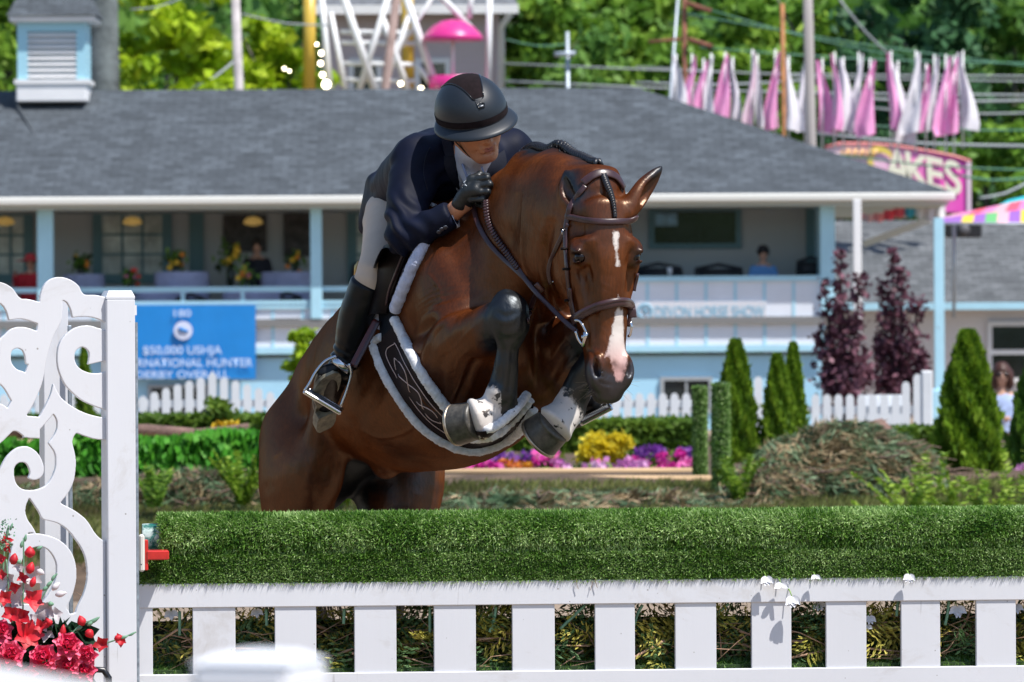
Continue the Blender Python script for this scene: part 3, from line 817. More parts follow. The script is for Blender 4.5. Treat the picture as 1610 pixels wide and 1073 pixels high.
for x in (288, 382, 586, 690, 795):
    mb = MB(); mb.bbox((xat(x - 3, D), D - .04, zat(480, D)), (xat(x + 3, D), D + .02, zat(449, D))); mb.build("baluster", LBL, PAV)
# skirt below the deck: white panels between blue battens
ys0, ys1 = 480, 545
mb = MB(); mb.bbox((xl, D, zat(ys1 + 4, D)), (xat(986, D), D + .06, zat(ys0, D))); mb.build("skirt", PANL, PAV)
mb = MB(); mb.bbox((xat(986.5, D), D - .006, zat(ys1 + 4, D)), (xat(1296, D), D + .05, zat(441, D))); mb.build("counter_front", PANL, PAV)
mb = MB(); mb.bbox((xat(980, D), D - .06, zat(444, D)), (xat(1300, D), D + .10, zat(436, D))); mb.build("counter_top", LBL, PAV)
mb = MB()
for x in range(-889, 985, 47): mb.bbox((xat(x, D), D - .012, zat(ys1, D)), (xat(x + 4.5, D), D - .001, zat(ys0 + 5, D)))
mb.build("skirt_battens", LBL, PAV)
mb = MB()
for x in range(1016, 1296, 46): mb.bbox((xat(x, D), D - .018, zat(ys1, D)), (xat(x + 4.5, D), D - .007, zat(446, D)))
mb.build("counter_battens", LBL, PAV)
mb = MB(); mb.bbox((xl, D - .04, zat(ys0 + 4, D)), (xat(986, D), D - .013, zat(ys0 - 2, D))); mb.bbox((xl, D - .05, zat(555, D)), (xat(1300, D), D - .013, zat(545, D))); mb.build("skirt_trim", LBL, PAV)
mb = MB(); mb.bbox((xl, D + .12, 0), (xat(1292, D), D + .2, zat(556, D))); mb.build("lower_wall", LBW, PAV)
mb = MB(); mb.bbox((xl, D + .03, zat(560, D)), (xat(1292, D), D + .119, zat(556, D))); mb.build("dark_strip", mat("dark gap", (.05, .07, .08), .8), PAV)  # dark strip along the underside of the skirt trim
win(PAV, D + .115, 1038, 1120, 593, 650, .06, mat("grey frame", (.35, .38, .40), .6), DGL, 2, 1); win(PAV, D + .115, 232, 330, 605, 660, .06, MATS["grey frame"], DGL, 2, 1)
# veranda windows
Dw = D + 3.19; s_ = 95 / Dw
def wv_(x, y): return x
for (x0, x1, y0, y1, nx, ny) in ((146, 270, 324, 446, 3, 3), (-40, 52, 326, 446, 3, 3), (-480, -370, 326, 446, 3, 3), (546, 640, 324, 446, 3, 3)):
    w = win(PAV, Dw, x0, x1, y0, y1, .16, TEAL, BGL, nx, ny, depth=.08, mun=.035)
mb = MB(); mb.bbox((xat(299, Dw), Dw - .06, zf), (xat(321, Dw), Dw - .003, ze - .2)); mb.build("wall_pilaster", TEAL, PAV)
win(PAV, D + 1.99, 1020, 1165, 325, 392, .09, TEAL, DGL, 1, 1)
mb = MB(); mb.bbox((xat(1268, D + 1.9), D + 1.9, zf), (xat(1290, D + 1.9), D + 1.99, ze - .2)); mb.build("door", TEAL, PAV)
mb = MB(); mb.bbox((xat(1030, D + 1.97), D + 1.962, zat(357, D + 1.97)), (xat(1066, D + 1.97), D + 1.970, zat(337, D + 1.97))); mb.build("window_poster", mat("blue white poster", (.25, .45, .62), .5, var=.7, vscale=5), PAV)
PICT = mat("dark photo print", (.05, .045, .045), .5, var=.9, vscale=6)
for x0, x1, y0, y1 in ((352, 420, 336, 394), (447, 492, 334, 402)):
    fr_ = MB(); fr_.bbox((xat(x0, Dw), Dw - .05, zat(y1, Dw)), (xat(x1, Dw), Dw - .02, zat(y0, Dw)))
    tag(fr_.build("wall_picture", PICT), "large dark picture on the veranda wall %s" % ("behind the man in the dark suit" if x0 < 400 else "right of the suited man, beside the post"), "picture")
LMP = mat("lamp glow", (.6, .42, .16), .5, emit=((1, .62, .15), .12))
for i, x in enumerate((8, 208, 398)):
    Dl = D + 1.6; root_ = empty("pendant_lamp", tuple(P(x, 345, Dl)), ("amber pendant lamp at the far left of the veranda", "amber pendant lamp before the bright veranda window", "amber pendant lamp in front of the dark wall picture")[i], "lamp", "veranda lamps")
    mb = MB(); c = P(x, 350, Dl); mb.lathe([(.03, .10), (.12, .07), (.17, 0), (.15, -.03), (.03, -.06)], c, 16); mb.build("lamp_shade", LMP, root_, smooth=True)
    mb = MB(); mb.tube([np.array(c) + [0, 0, .08], np.array([c[0], c[1], ze - .2])], .008, 5); mb.build("cord", TEAL, root_)
# shop sign on the counter
sgn = empty("name_board", tuple(P(1100, 505, D - .05)), "white board lettered DEVON HORSE SHOW on the veranda counter front", "sign")
mb = MB(); a, b_2 = P(999, 506, D - .05), P(1205, 474, D - .05); c = (np.array(a) + np.array(b_2)) / 2
mb.bevbox(c, (b_2[0] - a[0], .02, abs(b_2[2] - a[2])), .004); mb.build("board", mat("sign white", (.62, .63, .68), .5), sgn)
LBT = mat("light blue letters", (.20, .46, .62), .5)
text_mesh("lettering", "DEVON HORSE SHOW", .185, np.array(P(1116, 499, D - .062)), exX, exZ, nrY, LBT, sgn, bold=.006, extrude=.006, width=172 / (F / D))
mb = MB(); c = np.array(P(1014, 490, D - .068)); mb.tube([c + [math.cos(t) * .115, 0, math.sin(t) * .115] for t in np.linspace(0, 6.2832, 25)], .020, 6)
mb.tube([c + [-.05, 0, .01], c + [-.01, 0, .05], c + [.02, 0, .02], c + [.06, 0, -.01]], .014, 6); mb.tube([c + [-.03, 0, -.04], c + [-.01, 0, .0], c + [.03, 0, -.05]], .012, 6); mb.build("emblem", LBT, sgn, smooth=True)
# blue banner
BN = empty("banner", tuple(P(287, 596, D - .12)), "bright blue prize banner with white lettering hung on the veranda skirt", "banner")
BLUE = mat("banner blue", (.008, .22, .62), .45, var=.05, vscale=3, bmp=.2, bscale=8, bdist=.01)
mb = MB(); rows = []
for j in range(9):
    rows.append([np.array(P(172 + 230 * i / 24, 480 + 116 * j / 8 - .0 * i, D - .12 - .015 * math.sin(i * .9 + j * .5))) for i in range(25)])
mb.sheet(rows); mb.sheet([[p + [0, .008, 0] for p in r_] for r_ in rows]); mb.build("cloth", BLUE, BN, smooth=True)
WTX = mat("banner letters", (.55, .68, .88), .5); WTX2 = mat("banner emblem", (.66, .70, .86), .5)
for txt, y, h, w in (("180", 498, .115, 27), ("$50,000 USHJA", 557, .135, 124), ("INTERNATIONAL HUNTER", 577, .135, 220), ("DERBY OVERALL", 595, .125, 146)):
    text_mesh("lettering", txt, h, np.array(P(287, y, D - .155)), exX, exZ, nrY, WTX, BN, bold=.010, width=w / (F / D))
mb = MB(); c = np.array(P(288, 520, D - .16)); mb.lathe([(.0001, .004), (.155, .004), (.155, 0)], c, 26, ax=[(1, 0, 0), (0, 0, 1), (0, -1, 0)]); mb.build("emblem_disc", WTX2, BN)
mb = MB(); mb.tube([c + [-.09, -.012, .03], c + [-.04, -.014, .03], c + [.03, -.014, 0], c + [.09, -.012, -.01]], [.012, .03, .028, .01], 6); mb.tube([c + [-.03, -.012, .0], c + [-.05, -.012, -.05]], .012, 5); mb.tube([c + [.04, -.012, -.01], c + [.05, -.012, -.06]], .012, 5); mb.build("emblem_horse", BLUE, BN, smooth=True)
# cupola
CU = empty("cupola", (xat(81, D + 4.4), D + 4.4, zat(160, D + 4.4, 81)), "pale blue louvred cupola with shingled cap on the roof ridge", "cupola")
Dc = D + 3.6
X = lambda p: xat(p, Dc, 80); Z = lambda y: zat(y, Dc, 81)
mb = MB(); mb.bevbox(((X(25) + X(136)) / 2, Dc + .6, (Z(160) + Z(128)) / 2), (X(136) - X(25), 1.2, Z(128) - Z(160)), .02); mb.build("base", WHT, CU)
mb = MB(); mb.bbox((X(22), Dc - .03, Z(132)), (X(140), Dc + 1.23, Z(125))); mb.build("ledge", WHT, CU)
mb = MB(); w0, w1 = X(27), X(135); l0, l1 = X(43), X(120)
mb.bbox((w0, Dc + .03, Z(125)), (l0, Dc + 1.17, Z(35))); mb.bbox((l1, Dc + .03, Z(125)), (w1, Dc + 1.17, Z(35))); mb.bbox((l0, Dc + .03, Z(49)), (l1, Dc + 1.17, Z(35))); mb.bbox((l0, Dc + .2, Z(125)), (l1, Dc + 1.1, Z(49))); mb.build("body", mat("cupola blue", (.36, .64, .76), .5), CU)
for k in range(8):
    y = 54 + k * 9.2; mb = MB(); mb.box(((l0 + l1) / 2, Dc + .08, Z(y)), (l1 - l0, .11, .035), [(1, 0, 0), unit((0, -.75, -.55)), unit((0, -.55, .75))]); mb.build("louvre", WHT, CU)
mb = MB(); mb.bevbox(((X(15) + X(150)) / 2, Dc + .6, (Z(35) + Z(25)) / 2), (X(150) - X(15), 1.5, Z(25) - Z(35)), .03); mb.build("cornice", WHT, CU)
mb = MB(); zb = Z(25); mb.add([(X(12), Dc - .2, zb), (X(154), Dc - .2, zb), (X(154), Dc + 1.4, zb), (X(12), Dc + 1.4, zb), (X(30), Dc + .35, zb + .45), (X(136), Dc + .35, zb + .45), (X(136), Dc + .9, zb + .45), (X(30), Dc + .9, zb + .45), (X(81), Dc + .6, zb + 1.1)],
   [(0, 1, 5, 4), (1, 2, 6, 5), (2, 3, 7, 6), (3, 0, 4, 7), (4, 5, 8), (5, 6, 8), (6, 7, 8), (7, 4, 8), (0, 3, 2, 1)]); mb.build("cap", SHN, CU)

# ---- things and people on the veranda
CLO = mat("lavender tablecloth", (.40, .43, .64), .8, var=.12, vscale=4)
TBL = [(132, 428, 66, 1.5), (286, 425, 86, 1.3), (455, 426, 88, 1.6), (246, 457, 70, .7), (398, 457, 96, .65)]
TL = ["lavender clothed table beside the leftmost veranda post", "lavender clothed table under the yellow veranda flowers", "lavender clothed table right of the suited man", "lavender clothed table low behind the railing at left", "lavender clothed table low behind the railing at centre"]
for (x, y, w, dd), lb in zip(TBL, TL):
    DD = D + dd; root_ = empty("dining_table", (xat(x, DD), DD, zf), lb, "table", "veranda tables"); W_ = w / (F / DD) / 2; zt = zat(y, DD); mb = MB()
    prof = [(.01, .0), (W_ * .96, 0), (W_, -.03)]; n = 40; V = []
    rows = []
    for r_, h in prof: rows.append([(xat(x, DD) + r_ * math.cos(a), DD + r_ * .7 * math.sin(a), zt + h) for a in np.linspace(0, 6.2832, n)])
    for h in (-.2, -.45, zf - zt + .02): rows.append([(xat(x, DD) + W_ * (1 + .03 * math.sin(a * 9)) * math.cos(a), DD + W_ * .7 * (1 + .03 * math.sin(a * 9)) * math.sin(a), zt + h) for a in np.linspace(0, 6.2832, n)])
    mb.sheet(rows[::-1]); mb.build("tablecloth", CLO, root_, smooth=True)
FC = {"y": (.75, .45, .03), "r": (.6, .04, .03), "o": (.70, .22, .02), "p": (.65, .15, .3), "d": (.03, .05, .015)}
def bouquet(x, y, r, dd, cols_, label, tall=.22):
    DD = D + dd; c = np.array(P(x, y, DD)); root_ = empty("flower_arrangement", tuple(c - [0, 0, .3]), label, "flowers", "flower arrangements on the veranda")
    R_ = r / (F / DD); g = np.random.default_rng(int(x)); mb = MB(); mb.lathe([(.05, -tall - R_ * .5), (.07, -tall * .6 - R_ * .5), (.05, -R_ * .3)], c, 12); mb.build("vase", mat("dark vase", (.03, .04, .03), .3), root_, smooth=True)
    leaves("foliage", c + g.normal(size=(90, 3)) * R_ * .5, .07, LF_D, root_)
    for k in range(9):
        q = c + g.normal(size=3) * R_ * .45; q[1] -= .06; mb = MB(); rr = R_ * .20 + .015
        mb.lathe([(rr * math.sin(a), -rr * math.cos(a) * .6) for a in np.linspace(.05, 3.09, 6)], q, 9, ax=[(1, 0, 0), (0, 0, 1), (0, -1, 0)]); ch = cols_[k % len(cols_)]; mb.build("blossom", mat("blossom " + ch, FC[ch], .6), root_, smooth=True)
bouquet(128, 412, 14, 1.4, "yod", "small orange posy in a pot left of the bright veranda window")
bouquet(277, 408, 16, 1.2, "yoyd", "yellow flower pot on the table right of the bright window")
bouquet(362, 402, 24, 1.7, "yddy", "tall dark arrangement with yellow blooms beside the suited man", .4)
bouquet(386, 434, 15, .5, "yroyp", "bright red and yellow bouquet low behind the railing")
bouquet(206, 437, 13, .6, "rrpd", "red flowers low before the bright veranda window")
bouquet(464, 410, 14, 1.5, "dyo", "green arrangement on the right hand veranda table")
SUIT = mat("dark suit", (.012, .014, .025), .8); HSK = mat("far skin", (.54, .31, .22), .6); HHR = mat("dark hair", (.02, .014, .01), .7)
def bust(name, label, x, yh, D_, cloth_m, hair_m, hat=None, hatm=None, k=1.0, arms=((-.22, -.45, -.18), (.2, -.5, -.2)), seat=True):
    """seated or standing figure: one continuous body grown as an implicit surface, clothes and hair over it"""
    c = np.array(P(x, yh, D_)); root_ = empty(name, (c[0], c[1], c[2] - .75), label, "person")
    s = SDF(*grid(c + [-.42, -.45, -1.30], c + [.42, .35, .20], .016))
    s.ell(c, (.078, .095, .115), k=.02); s.cap(c + [0, .02, -.08], c + [0, .03, -.20], .05, .055)
    s.loft([(c + [0, .03, -.24], (1, 0, 0), .17, .08), (c + [0, .03, -.42], (1, 0, 0), .17, .10), (c + [0, .04, -.72], (1, 0, 0), .15, .11)], k=.04)
    s.ell(c + [0, -.09, -.02], (.014, .02, .02), k=.02)
    hands = []
    for sg, a in zip((-1, 1), arms):
        sh = c + [sg * .17, .03, -.26]; elb = c + [sg * .24, -.03, -.50]; ha = c + np.array(a); s.chain([sh, elb, ha], [.05, .042, .03], k=.03); hands.append((sh, elb, ha))
    for sg in (-1, 1): s.chain([c + [sg * .09, .04, -.75], c + [sg * .12, -.34, -.80], c + [sg * .12, -.34, -1.22]], [.08, .06, .045], k=.03) if seat else s.chain([c + [sg * .08, .04, -.75], c + [sg * .09, .02, -1.25]], [.09, .06], k=.03)
    V, Qd = s.mesh(); me = np_mesh("body", V, quads=Qd); link("body", me, HSK, root_)
    s = SDF(*grid(c + [-.42, -.45, -.95], c + [.42, .35, -.05], .016))
    s.loft([(c + [0, .03, -.20], (1, 0, 0), .12, .07), (c + [0, .03, -.27], (1, 0, 0), .20, .10), (c + [0, .03, -.45], (1, 0, 0), .19, .12), (c + [0, .04, -.78], (1, 0, 0), .18, .13)], k=.04, cap=.4)
    for sh, elb, ha in hands: s.chain([sh, elb, elb + (ha - elb) * .8], [.065, .055, .042], k=.03)
    V, Qd = s.mesh(); V = V + vnormals(V, Qd) * (noise3(V, 14, 2) * .006)[:, None]; me = np_mesh("jacket", V, quads=Qd); link("shirt", me, cloth_m, root_)
    s = SDF(*grid(c + [-.2, -.2, -.22], c + [.2, .22, .22], .012)); s.ell(c + [0, .015, .035], (.098, .118, .108), k=.01); s.ell(c + [0, -.155, -.045], (.070, .115, .095), k=.02, mode='c')
    if hat == "bob": s.ell(c + [-.085, .01, -.05], (.045, .08, .11), k=.03); s.ell(c + [.085, .01, -.05], (.045, .08, .11), k=.03)
    V, Qd = s.mesh(); V = V + vnormals(V, Qd) * (noise3(V, 40, 2) * .008)[:, None]; me = np_mesh("hair", V, quads=Qd); link("hair", me, hair_m, root_)
    if hat in ("cap", "brim"):
        mb = MB(); Rb = .17 if hat == "cap" else .26
        mb.lathe([(.001, .15), (.07, .135), (.10, .08), (.105, .04)], c, 18); h_ = mb.build("hat", hatm, root_, smooth=True)
        mb = MB(); mb.lathe([(.10, .045), (Rb if hat == "brim" else .115, .02), (Rb if hat == "brim" else .115, .012), (.10, .035)], c, 20, cap=False)
        if hat == "cap": mb.box(c + [0, -.14, .04], (.13, .10, .012))
        mb.build("hat_brim", hatm, h_, smooth=True)
    if not seat or hat == "bob":
        pass
    return root_, c
bust("person", "man in dark suit seated between veranda tables, hand at his chin", 404, 388, D + 1.9, SUIT, HHR, arms=((-.04, -.14, -.16), (.24, -.3, -.5)))
bust("person", "person in blue shirt and dark cap working at the counter window", 1200, 399, D + .9, mat("blue shirt", (.12, .30, .62), .8), HHR, "cap", mat("dark cap", (.02, .02, .025), .7), arms=((-.12, -.3, -.42), (.16, -.3, -.42)))
bust("person", "person in red top and wide red hat at the far left of the veranda", 48, 412, D + 1.3, mat("red top", (.55, .02, .035), .8), HHR, "brim", mat("red hat", (.60, .06, .08), .7))
CHM = mat("dark chair", (.02, .022, .028), .6)
for i, (x, y, dd) in enumerate(((1035, 420, 1.0), (1130, 421, 1.0), (1275, 410, 1.1), (575, 415, 1.8), (300, 468, .5), (452, 466, .5))):
    DD = D + dd; c = np.array(P(x, y, DD)); root_ = empty("veranda_chair", (c[0], c[1], zf), ("dark low backed chair behind the counter, leftmost", "dark low backed chair left of the blue shirted person", "dark chair right of the blue shirted person", "dark chair right of the veranda post by the rider", "dark chair low behind the railing beside the left table", "dark chair low behind the railing beside the centre table")[i], "chair", "veranda chairs")
    w = .42 if i < 2 else .24
    mb = MB(); mb.tube([c + [-w, 0, -.35], c + [-w * .9, 0, -.02], c + [0, .02, .05], c + [w * .9, 0, -.02], c + [w, 0, -.35]], .035, 8); mb.bbox((c[0] - w * .85, c[1] - .01, c[2] - .3), (c[0] + w * .85, c[1] + .02, c[2] - .02)); mb.build("backrest", CHM, root_, smooth=True)
    mb = MB(); mb.bevbox((c[0], c[1] - .25, c[2] - .38), (w * 2, .5, .06), .02); mb.build("seat", CHM, root_)
    for sx in (-1, 1):
        for sy in (0, 1): mb = MB(); zt = c[2] - .38; mb.tube([(c[0] + sx * w * .9, c[1] - .48 * sy, zt), (c[0] + sx * w * .9, c[1] - .48 * sy, zf)], .018, 6); mb.build("leg", CHM, root_, smooth=True)
mb = MB(); c = np.array(P(1053, 432, D + .5)); mb.lathe([(.03, -.03), (.045, .12), (.042, .12)], c, 12); tag(mb.build("paper_cup", WHT, smooth=True), "small white paper cup standing on the veranda counter", "cup")

# ---- the right hand building, its post and the speaker
D2 = 108.0
RB = empty("side_building", (xat(1500, D2), D2, 0), "white sided building with brown grey shingle roof at the right", "building")
mb = MB(); xa, xb = xat(1230, D2), xat(2300, D2); z1 = zat(350, D2 + 5); z0 = zat(481, D2 - .4)
mb.add([(xa, D2 - .4, z0), (xb, D2 - .4, z0), (xb, D2 + 5, z1), (xa, D2 + 5, z1), (xa, D2 + 10, z0), (xb, D2 + 10, z0)], [(0, 1, 2, 3), (3, 2, 5, 4), (0, 3, 4), (1, 5, 2)]); mb.build("roof", SHN2, RB)
mb = MB(); mb.bbox((xa, D2 - .55, zat(491, D2)), (xb, D2 - .41, zat(480, D2))); mb.build("eave_trim", LBL, RB)
SDW = bpy.data.materials.new("white clapboard"); nt, N_, L_, b_ = nodes_of(SDW); tc = N_.new("ShaderNodeTexCoord"); wv = N_.new("ShaderNodeTexWave"); wv.bands_direction = 'Z'; wv.wave_profile = 'SAW'; wv.inputs["Scale"].default_value = 2.6
L_.new(tc.outputs["Object"], wv.inputs["Vector"]); b_.inputs["Base Color"].default_value = (.68, .69, .74, 1); b_.inputs["Roughness"].default_value = .6; bump(nt, b_, wv.outputs[0], 1.0, .04)
mb = MB(); mb.bbox((xa, D2, 0), (xb, D2 + 8, z0 - .05)); mb.build("wall", SDW, RB)
win(RB, D2 - .01, 1552, 1640, 506, 602, .09, WHT, DGL, 1, 2, mun=.09)
mb = MB(); Dp = 90; mb.bbox((xat(1470, Dp), Dp, 0), (xat(1485, Dp), Dp + .16, zat(346, Dp))); mb.bevbox((xat(1477, Dp), Dp + .08, .35), (.26, .26, .7), .02); tag(mb.build("light_post", LBL), "tall square pale blue post carrying the awning corner", "post")
SPK = empty("loudspeaker", tuple(P(1515, 374, 101)), "black box loudspeaker against the brown grey shingle roof", "loudspeaker")
mb = MB(); a, b_2 = P(1487, 374, 101), P(1543, 350, 101); mb.bevbox(((a[0] + b_2[0]) / 2, 101.1, (a[2] + b_2[2]) / 2), (b_2[0] - a[0], .35, b_2[2] - a[2]), .02); mb.build("cabinet", mat("black plastic", (.012, .012, .015), .5), SPK)
mb = MB(); mb.lathe([(.0001, .02), (.04, .015), (.095, -.02), (.11, 0)], ((a[0] + b_2[0]) / 2, 100.92, (a[2] + b_2[2]) / 2), 20, ax=[(1, 0, 0), (0, 0, 1), (0, -1, 0)]); mb.build("cone", mat("grey cone", (.10, .10, .11), .5), SPK, smooth=True)
mb = MB(); mb.box((np.array(P(1357, 385, 98)) + np.array(P(1462, 346, 98))) / 2, (np.linalg.norm(np.array(P(1357, 385, 98)) - np.array(P(1462, 346, 98))), .10, .12), [unit(np.array(P(1462, 346, 98)) - np.array(P(1357, 385, 98))), (0, 1, 0), unit(np.cross(unit(np.array(P(1462, 346, 98)) - np.array(P(1357, 385, 98))), (0, 1, 0)))]); tag(mb.build("rake_beam", GUT), "pale sloping beam between the pavilion corner and the blue post", "beam")
mb = MB(); mb.bevbox((xat(1349, 93), 93.1, zat(430, 93) ), (.13, .13, zat(318, 93) - zat(545, 93)), .01); tag(mb.build("porch_post", WHT), "white square porch post just right of the pavilion end wall", "post")
# ---------------------------------------------------------------- fences, hedges, shrubs, flowers
BZ = .56                                     # height of the planted bank
PKT = mat("picket white", (.74, .76, .78), .5, var=.05, vscale=4)
def fence(name, label, D, xs, tops, base_y, rails, w=.072, cat="fence", mt=PKT, posts=()):
    root = empty(name, (xat(xs[0], D), D, BZ), label, cat)
    for x, t in zip(xs, tops):
        X, zt = xat(x, D, t), zat(t, D, x); mb = MB()
        mb.prism([(-w / 2, 0), (w / 2, 0), (w / 2, zt - BZ - .035), (w * .3, zt - BZ - .008), (0, zt - BZ), (-w * .3, zt - BZ - .008), (-w / 2, zt - BZ - .035)], (X, D - .03, BZ), (1, 0, 0), (0, 0, 1), (0, 1, 0), .022); mb.build("picket", mt, root)
    for y in rails:
        mb = MB(); mb.bbox((xat(xs[0] - 8, D), D - .006, zat(y + 7, D, xs[0])), (xat(xs[-1] + 8, D), D + .035, zat(y - 5, D, xs[0]))); mb.build("rail", mt, root)
    for x, t in posts:
        mb = MB(); X, zt = xat(x, D, t), zat(t, D, x); mb.bevbox((X, D, (zt + BZ) / 2), (.10, .10, zt - BZ), .012); mb.build("fence_post", mt, root)
    return root
xsL = [-30 - 18.2 * 24 + 18.2 * i for i in range(52)]
def topL(x):
    t = abs(x - 334) / 110
    return 590 + 33 * min(1, t) ** 1.2 if abs(x - 334) > 12 else 586
fence("picket_fence", "white picket fence with arched top left of the horse under the blue banner", 52, xsL, [topL(x) if x > 205 else 620 + 10 * math.sin((x - 210) / 25) * 0 for x in xsL], 655, (638,))
xs2 = [490 + 18.4 * i for i in range(34)]
fence("picket_fence", "white picket fence with level top running right of the horse's head", 52.4, xs2, [618 for x in xs2], 665, (637,))
xs3 = [1192] + [1282 + 18.0 * i for i in range(8)] + [1424, 1442]
fence("picket_fence", "white picket fence behind the brush heap, rising towards its end post", 51.5, xs3, [592] + [620] * 8 + [600, 588], 665, (645,), posts=((1457, 583),))
mb = MB()
for k in range(5): mb.bbox((xat(1362, 56), 56 + .12 * k, BZ - .5), (xat(1425, 56), 56.1 + .12 * k, zat(646 - 6 * k, 56, 1390)))
tag(mb.build("garden_steps", PKT), "pale white steps seen behind the purple leafed trees", "steps")

# hedges
HG = leaf_mat("hedge leaves", (.035, .090, .012), (.10, .19, .020), (.22, .32, .04))
HB = mat("hedge core", (.018, .035, .010), .9, var=.5, vscale=8)
def hedge(label, D, x0, x1, y0, dep, seed, m=HG, n=9000, z0=BZ - .05, lf=.045):
    X0, X1, Z1 = xat(x0, D), xat(x1, D), zat(y0, D, (x0 + x1) / 2); root = empty("hedge", ((X0 + X1) / 2, D + dep / 2, z0), label, "hedge")
    mb = MB(); mb.bevbox(((X0 + X1) / 2, D + dep / 2, (z0 + Z1) / 2 - .02), (X1 - X0 - .04, dep - .06, Z1 - z0 - .04), .06); mb.build("stems", HB, root)
    g = np.random.default_rng(seed); u = g.random(n); pts = np.empty((n, 3)); k = g.random(n) < .55
    pts[:, 0] = X0 + (X1 - X0) * g.random(n); pts[:, 1] = np.where(k, D, D + dep * g.random(n)); pts[:, 2] = np.where(k, z0 + (Z1 - z0) * g.random(n), Z1)
    pts += g.normal(size=(n, 3)) * .016; leaves("leaves", pts, lf, m, root, seed=seed, tint=.35 + .35 * smooth01(noise3(pts, 3, seed), -.5, .6))
hedge("clipped low green hedge left of the horse below the arched picket fence", 48, -460, 440, 660, .7, 1, n=17000)
hedge("clipped low green hedge between the horse and the turf posts behind the yellow shrub", 47, 640, 1105, 667, .8, 2, n=11000)
hedge("low green hedge strip above the brush heap at right", 46, 1290, 1480, 678, .5, 3, n=4000)

# bright creeping ivy bank on the left with its log
IV = leaf_mat("bright ivy", (.025, .13, .010), (.07, .31, .020), (.18, .50, .05))
root = empty("ivy_wall", (xat(260, 40), 40, BZ), "bright green ivy hanging over a low wall left of the horse", "ivy")
mb = MB(); mb.bevbox(((xat(-420, 40) + xat(445, 40)) / 2, 40.4, (BZ - .3 + zat(692, 40, 200)) / 2), (xat(445, 40) - xat(-420, 40), .6, zat(692, 40, 200) - BZ + .3), .06); mb.build("wall", mat("tan stone", (.42, .30, .18), .9, var=.4, vscale=5), root)
g = np.random.default_rng(11); n = 20000; pts = np.empty((n, 3)); pts[:, 0] = g.uniform(xat(-420, 40), xat(442, 40), n)
lo = zat(752, 40, 200) + .05 * np.sin(pts[:, 0] * 9); hi = zat(686, 40, 200) + .03 * np.sin(pts[:, 0] * 6 + 1); pts[:, 2] = lo + (hi - lo) * g.random(n) ** .8; pts[:, 1] = 40.06 + g.normal(size=n) * .05
keep = ~((noise3(pts, 9, 4) > .55) & (pts[:, 2] > lo + .2)); pts = pts[keep]; leaves("leaves", pts, .05, IV, root, dirs=np.tile([0, -.4, -.9], (len(pts), 1)), tint=.5 + .3 * noise3(pts, 10, 3), seed=4)
mb = MB(); LOGM = mat("log bark", (.20, .12, .10), .9, var=.5, vscale=7, bmp=.8, bscale=20, bdist=.03)
mb.tube([P(-20, 676, 40.3), P(120, 682, 40.3), P(230, 677, 40.3), P(310, 683, 40.3), P(360, 680, 40.3), P(392, 672, 40.3)], [.05, .045, .045, .04, .045, .03], 10)
tag(mb.build("log", LOGM, smooth=True), "weathered brown log lying on top of the ivy wall", "log")
tag(leaves("yellow_flowers", np.array([P(x, y, 43) for x, y in zip(g.uniform(335, 375, 70), g.uniform(664, 675, 70))]), .045, leaf_mat("yellow petals", (.5, .33, .02), (.75, .52, .03), (.85, .7, .1))), "small yellow flowers on the hedge edge above the log", "flowers")

# brush, ferns
BR1 = leaf_mat("dried juniper", (.09, .065, .036), (.24, .18, .09), (.46, .34, .20), trans=.15)
BR2 = leaf_mat("grey green juniper", (.035, .080, .036), (.12, .20, .095), (.28, .37, .21), trans=.15)
TWIG = mat("twig bark", (.20, .13, .10), .85, var=.5, vscale=30)
def brush_heap(name, label, cat, c, r, n, seed, mats=(BR1, BR2), twigs=150, lf=.013, sweep=(0.6, 0, -.5), stuff=False):
    g = np.random.default_rng(seed); c = np.array(c); r = np.array(r); root = empty(name, tuple(c - [0, 0, r[2]]), label, cat)
    K = 110; th = g.uniform(0, math.pi, K); ph = np.arccos(g.uniform(0, 1, K)); heads = np.stack([np.cos(th) * np.sin(ph), -np.sin(th) * np.sin(ph), np.cos(ph)], 1)
    mb = MB(); rows = []
    for t in np.linspace(0, 1, 12): rows.append([c + r * .86 * np.array([math.cos(a) * math.sin(t * 1.62), math.sin(a) * math.sin(t * 1.62), math.cos(t * 1.62)]) for a in np.linspace(0, 6.2832, 25)])
    mb.sheet(rows[::-1]); mb.build("mound", mat("dark brush core", (.030, .030, .018), .95, var=.6, vscale=9), root, smooth=True)
    for mi, m in enumerate(mats):
        k = g.integers(0, K, n // len(mats)); m_ = len(k); base = c + r * heads[k] * g.uniform(.88, 1.02, (m_, 1))
        d = heads[k] * .35 + np.array(sweep) + g.normal(size=(K, 3))[k] * .45; d /= np.linalg.norm(d, axis=1, keepdims=True)
        t = g.random(m_) * r.min() * .85; pts = base + d * t[:, None] + g.normal(size=(m_, 3)) * (.03 + .06 * t[:, None]); pts[:, 2] = np.maximum(pts[:, 2], c[2] - r[2])
        q_ = (pts - c) / r; ql = np.linalg.norm(q_, axis=1); pts = pts[ql < 1.05]; d = d[ql < 1.05]; k = k[ql < 1.05]; m_ = len(k); pts = pts + 0
        leaves("sprays" if mi else "dry_sprays", pts, lf, m, root, aspect=9.0, dirs=d + g.normal(size=(m_, 3)) * .18, seed=seed + mi, tint=g.random(K)[k])
    mb = MB()
    for _ in range(twigs):
        h = heads[g.integers(0, K)]; p = c + r * h * 1.0; d = np.array(sweep) + g.normal(size=3) * .6; d = d / np.linalg.norm(d) * g.uniform(.25, .7) * r.min() * 1.0; d[2] = min(d[2], .05)
        mb.tube([p, p + d * .5 + g.normal(size=3) * .02, p + d], [.009, .006, .003], 5)
    mb.build("twigs", TWIG, root, smooth=True); return root
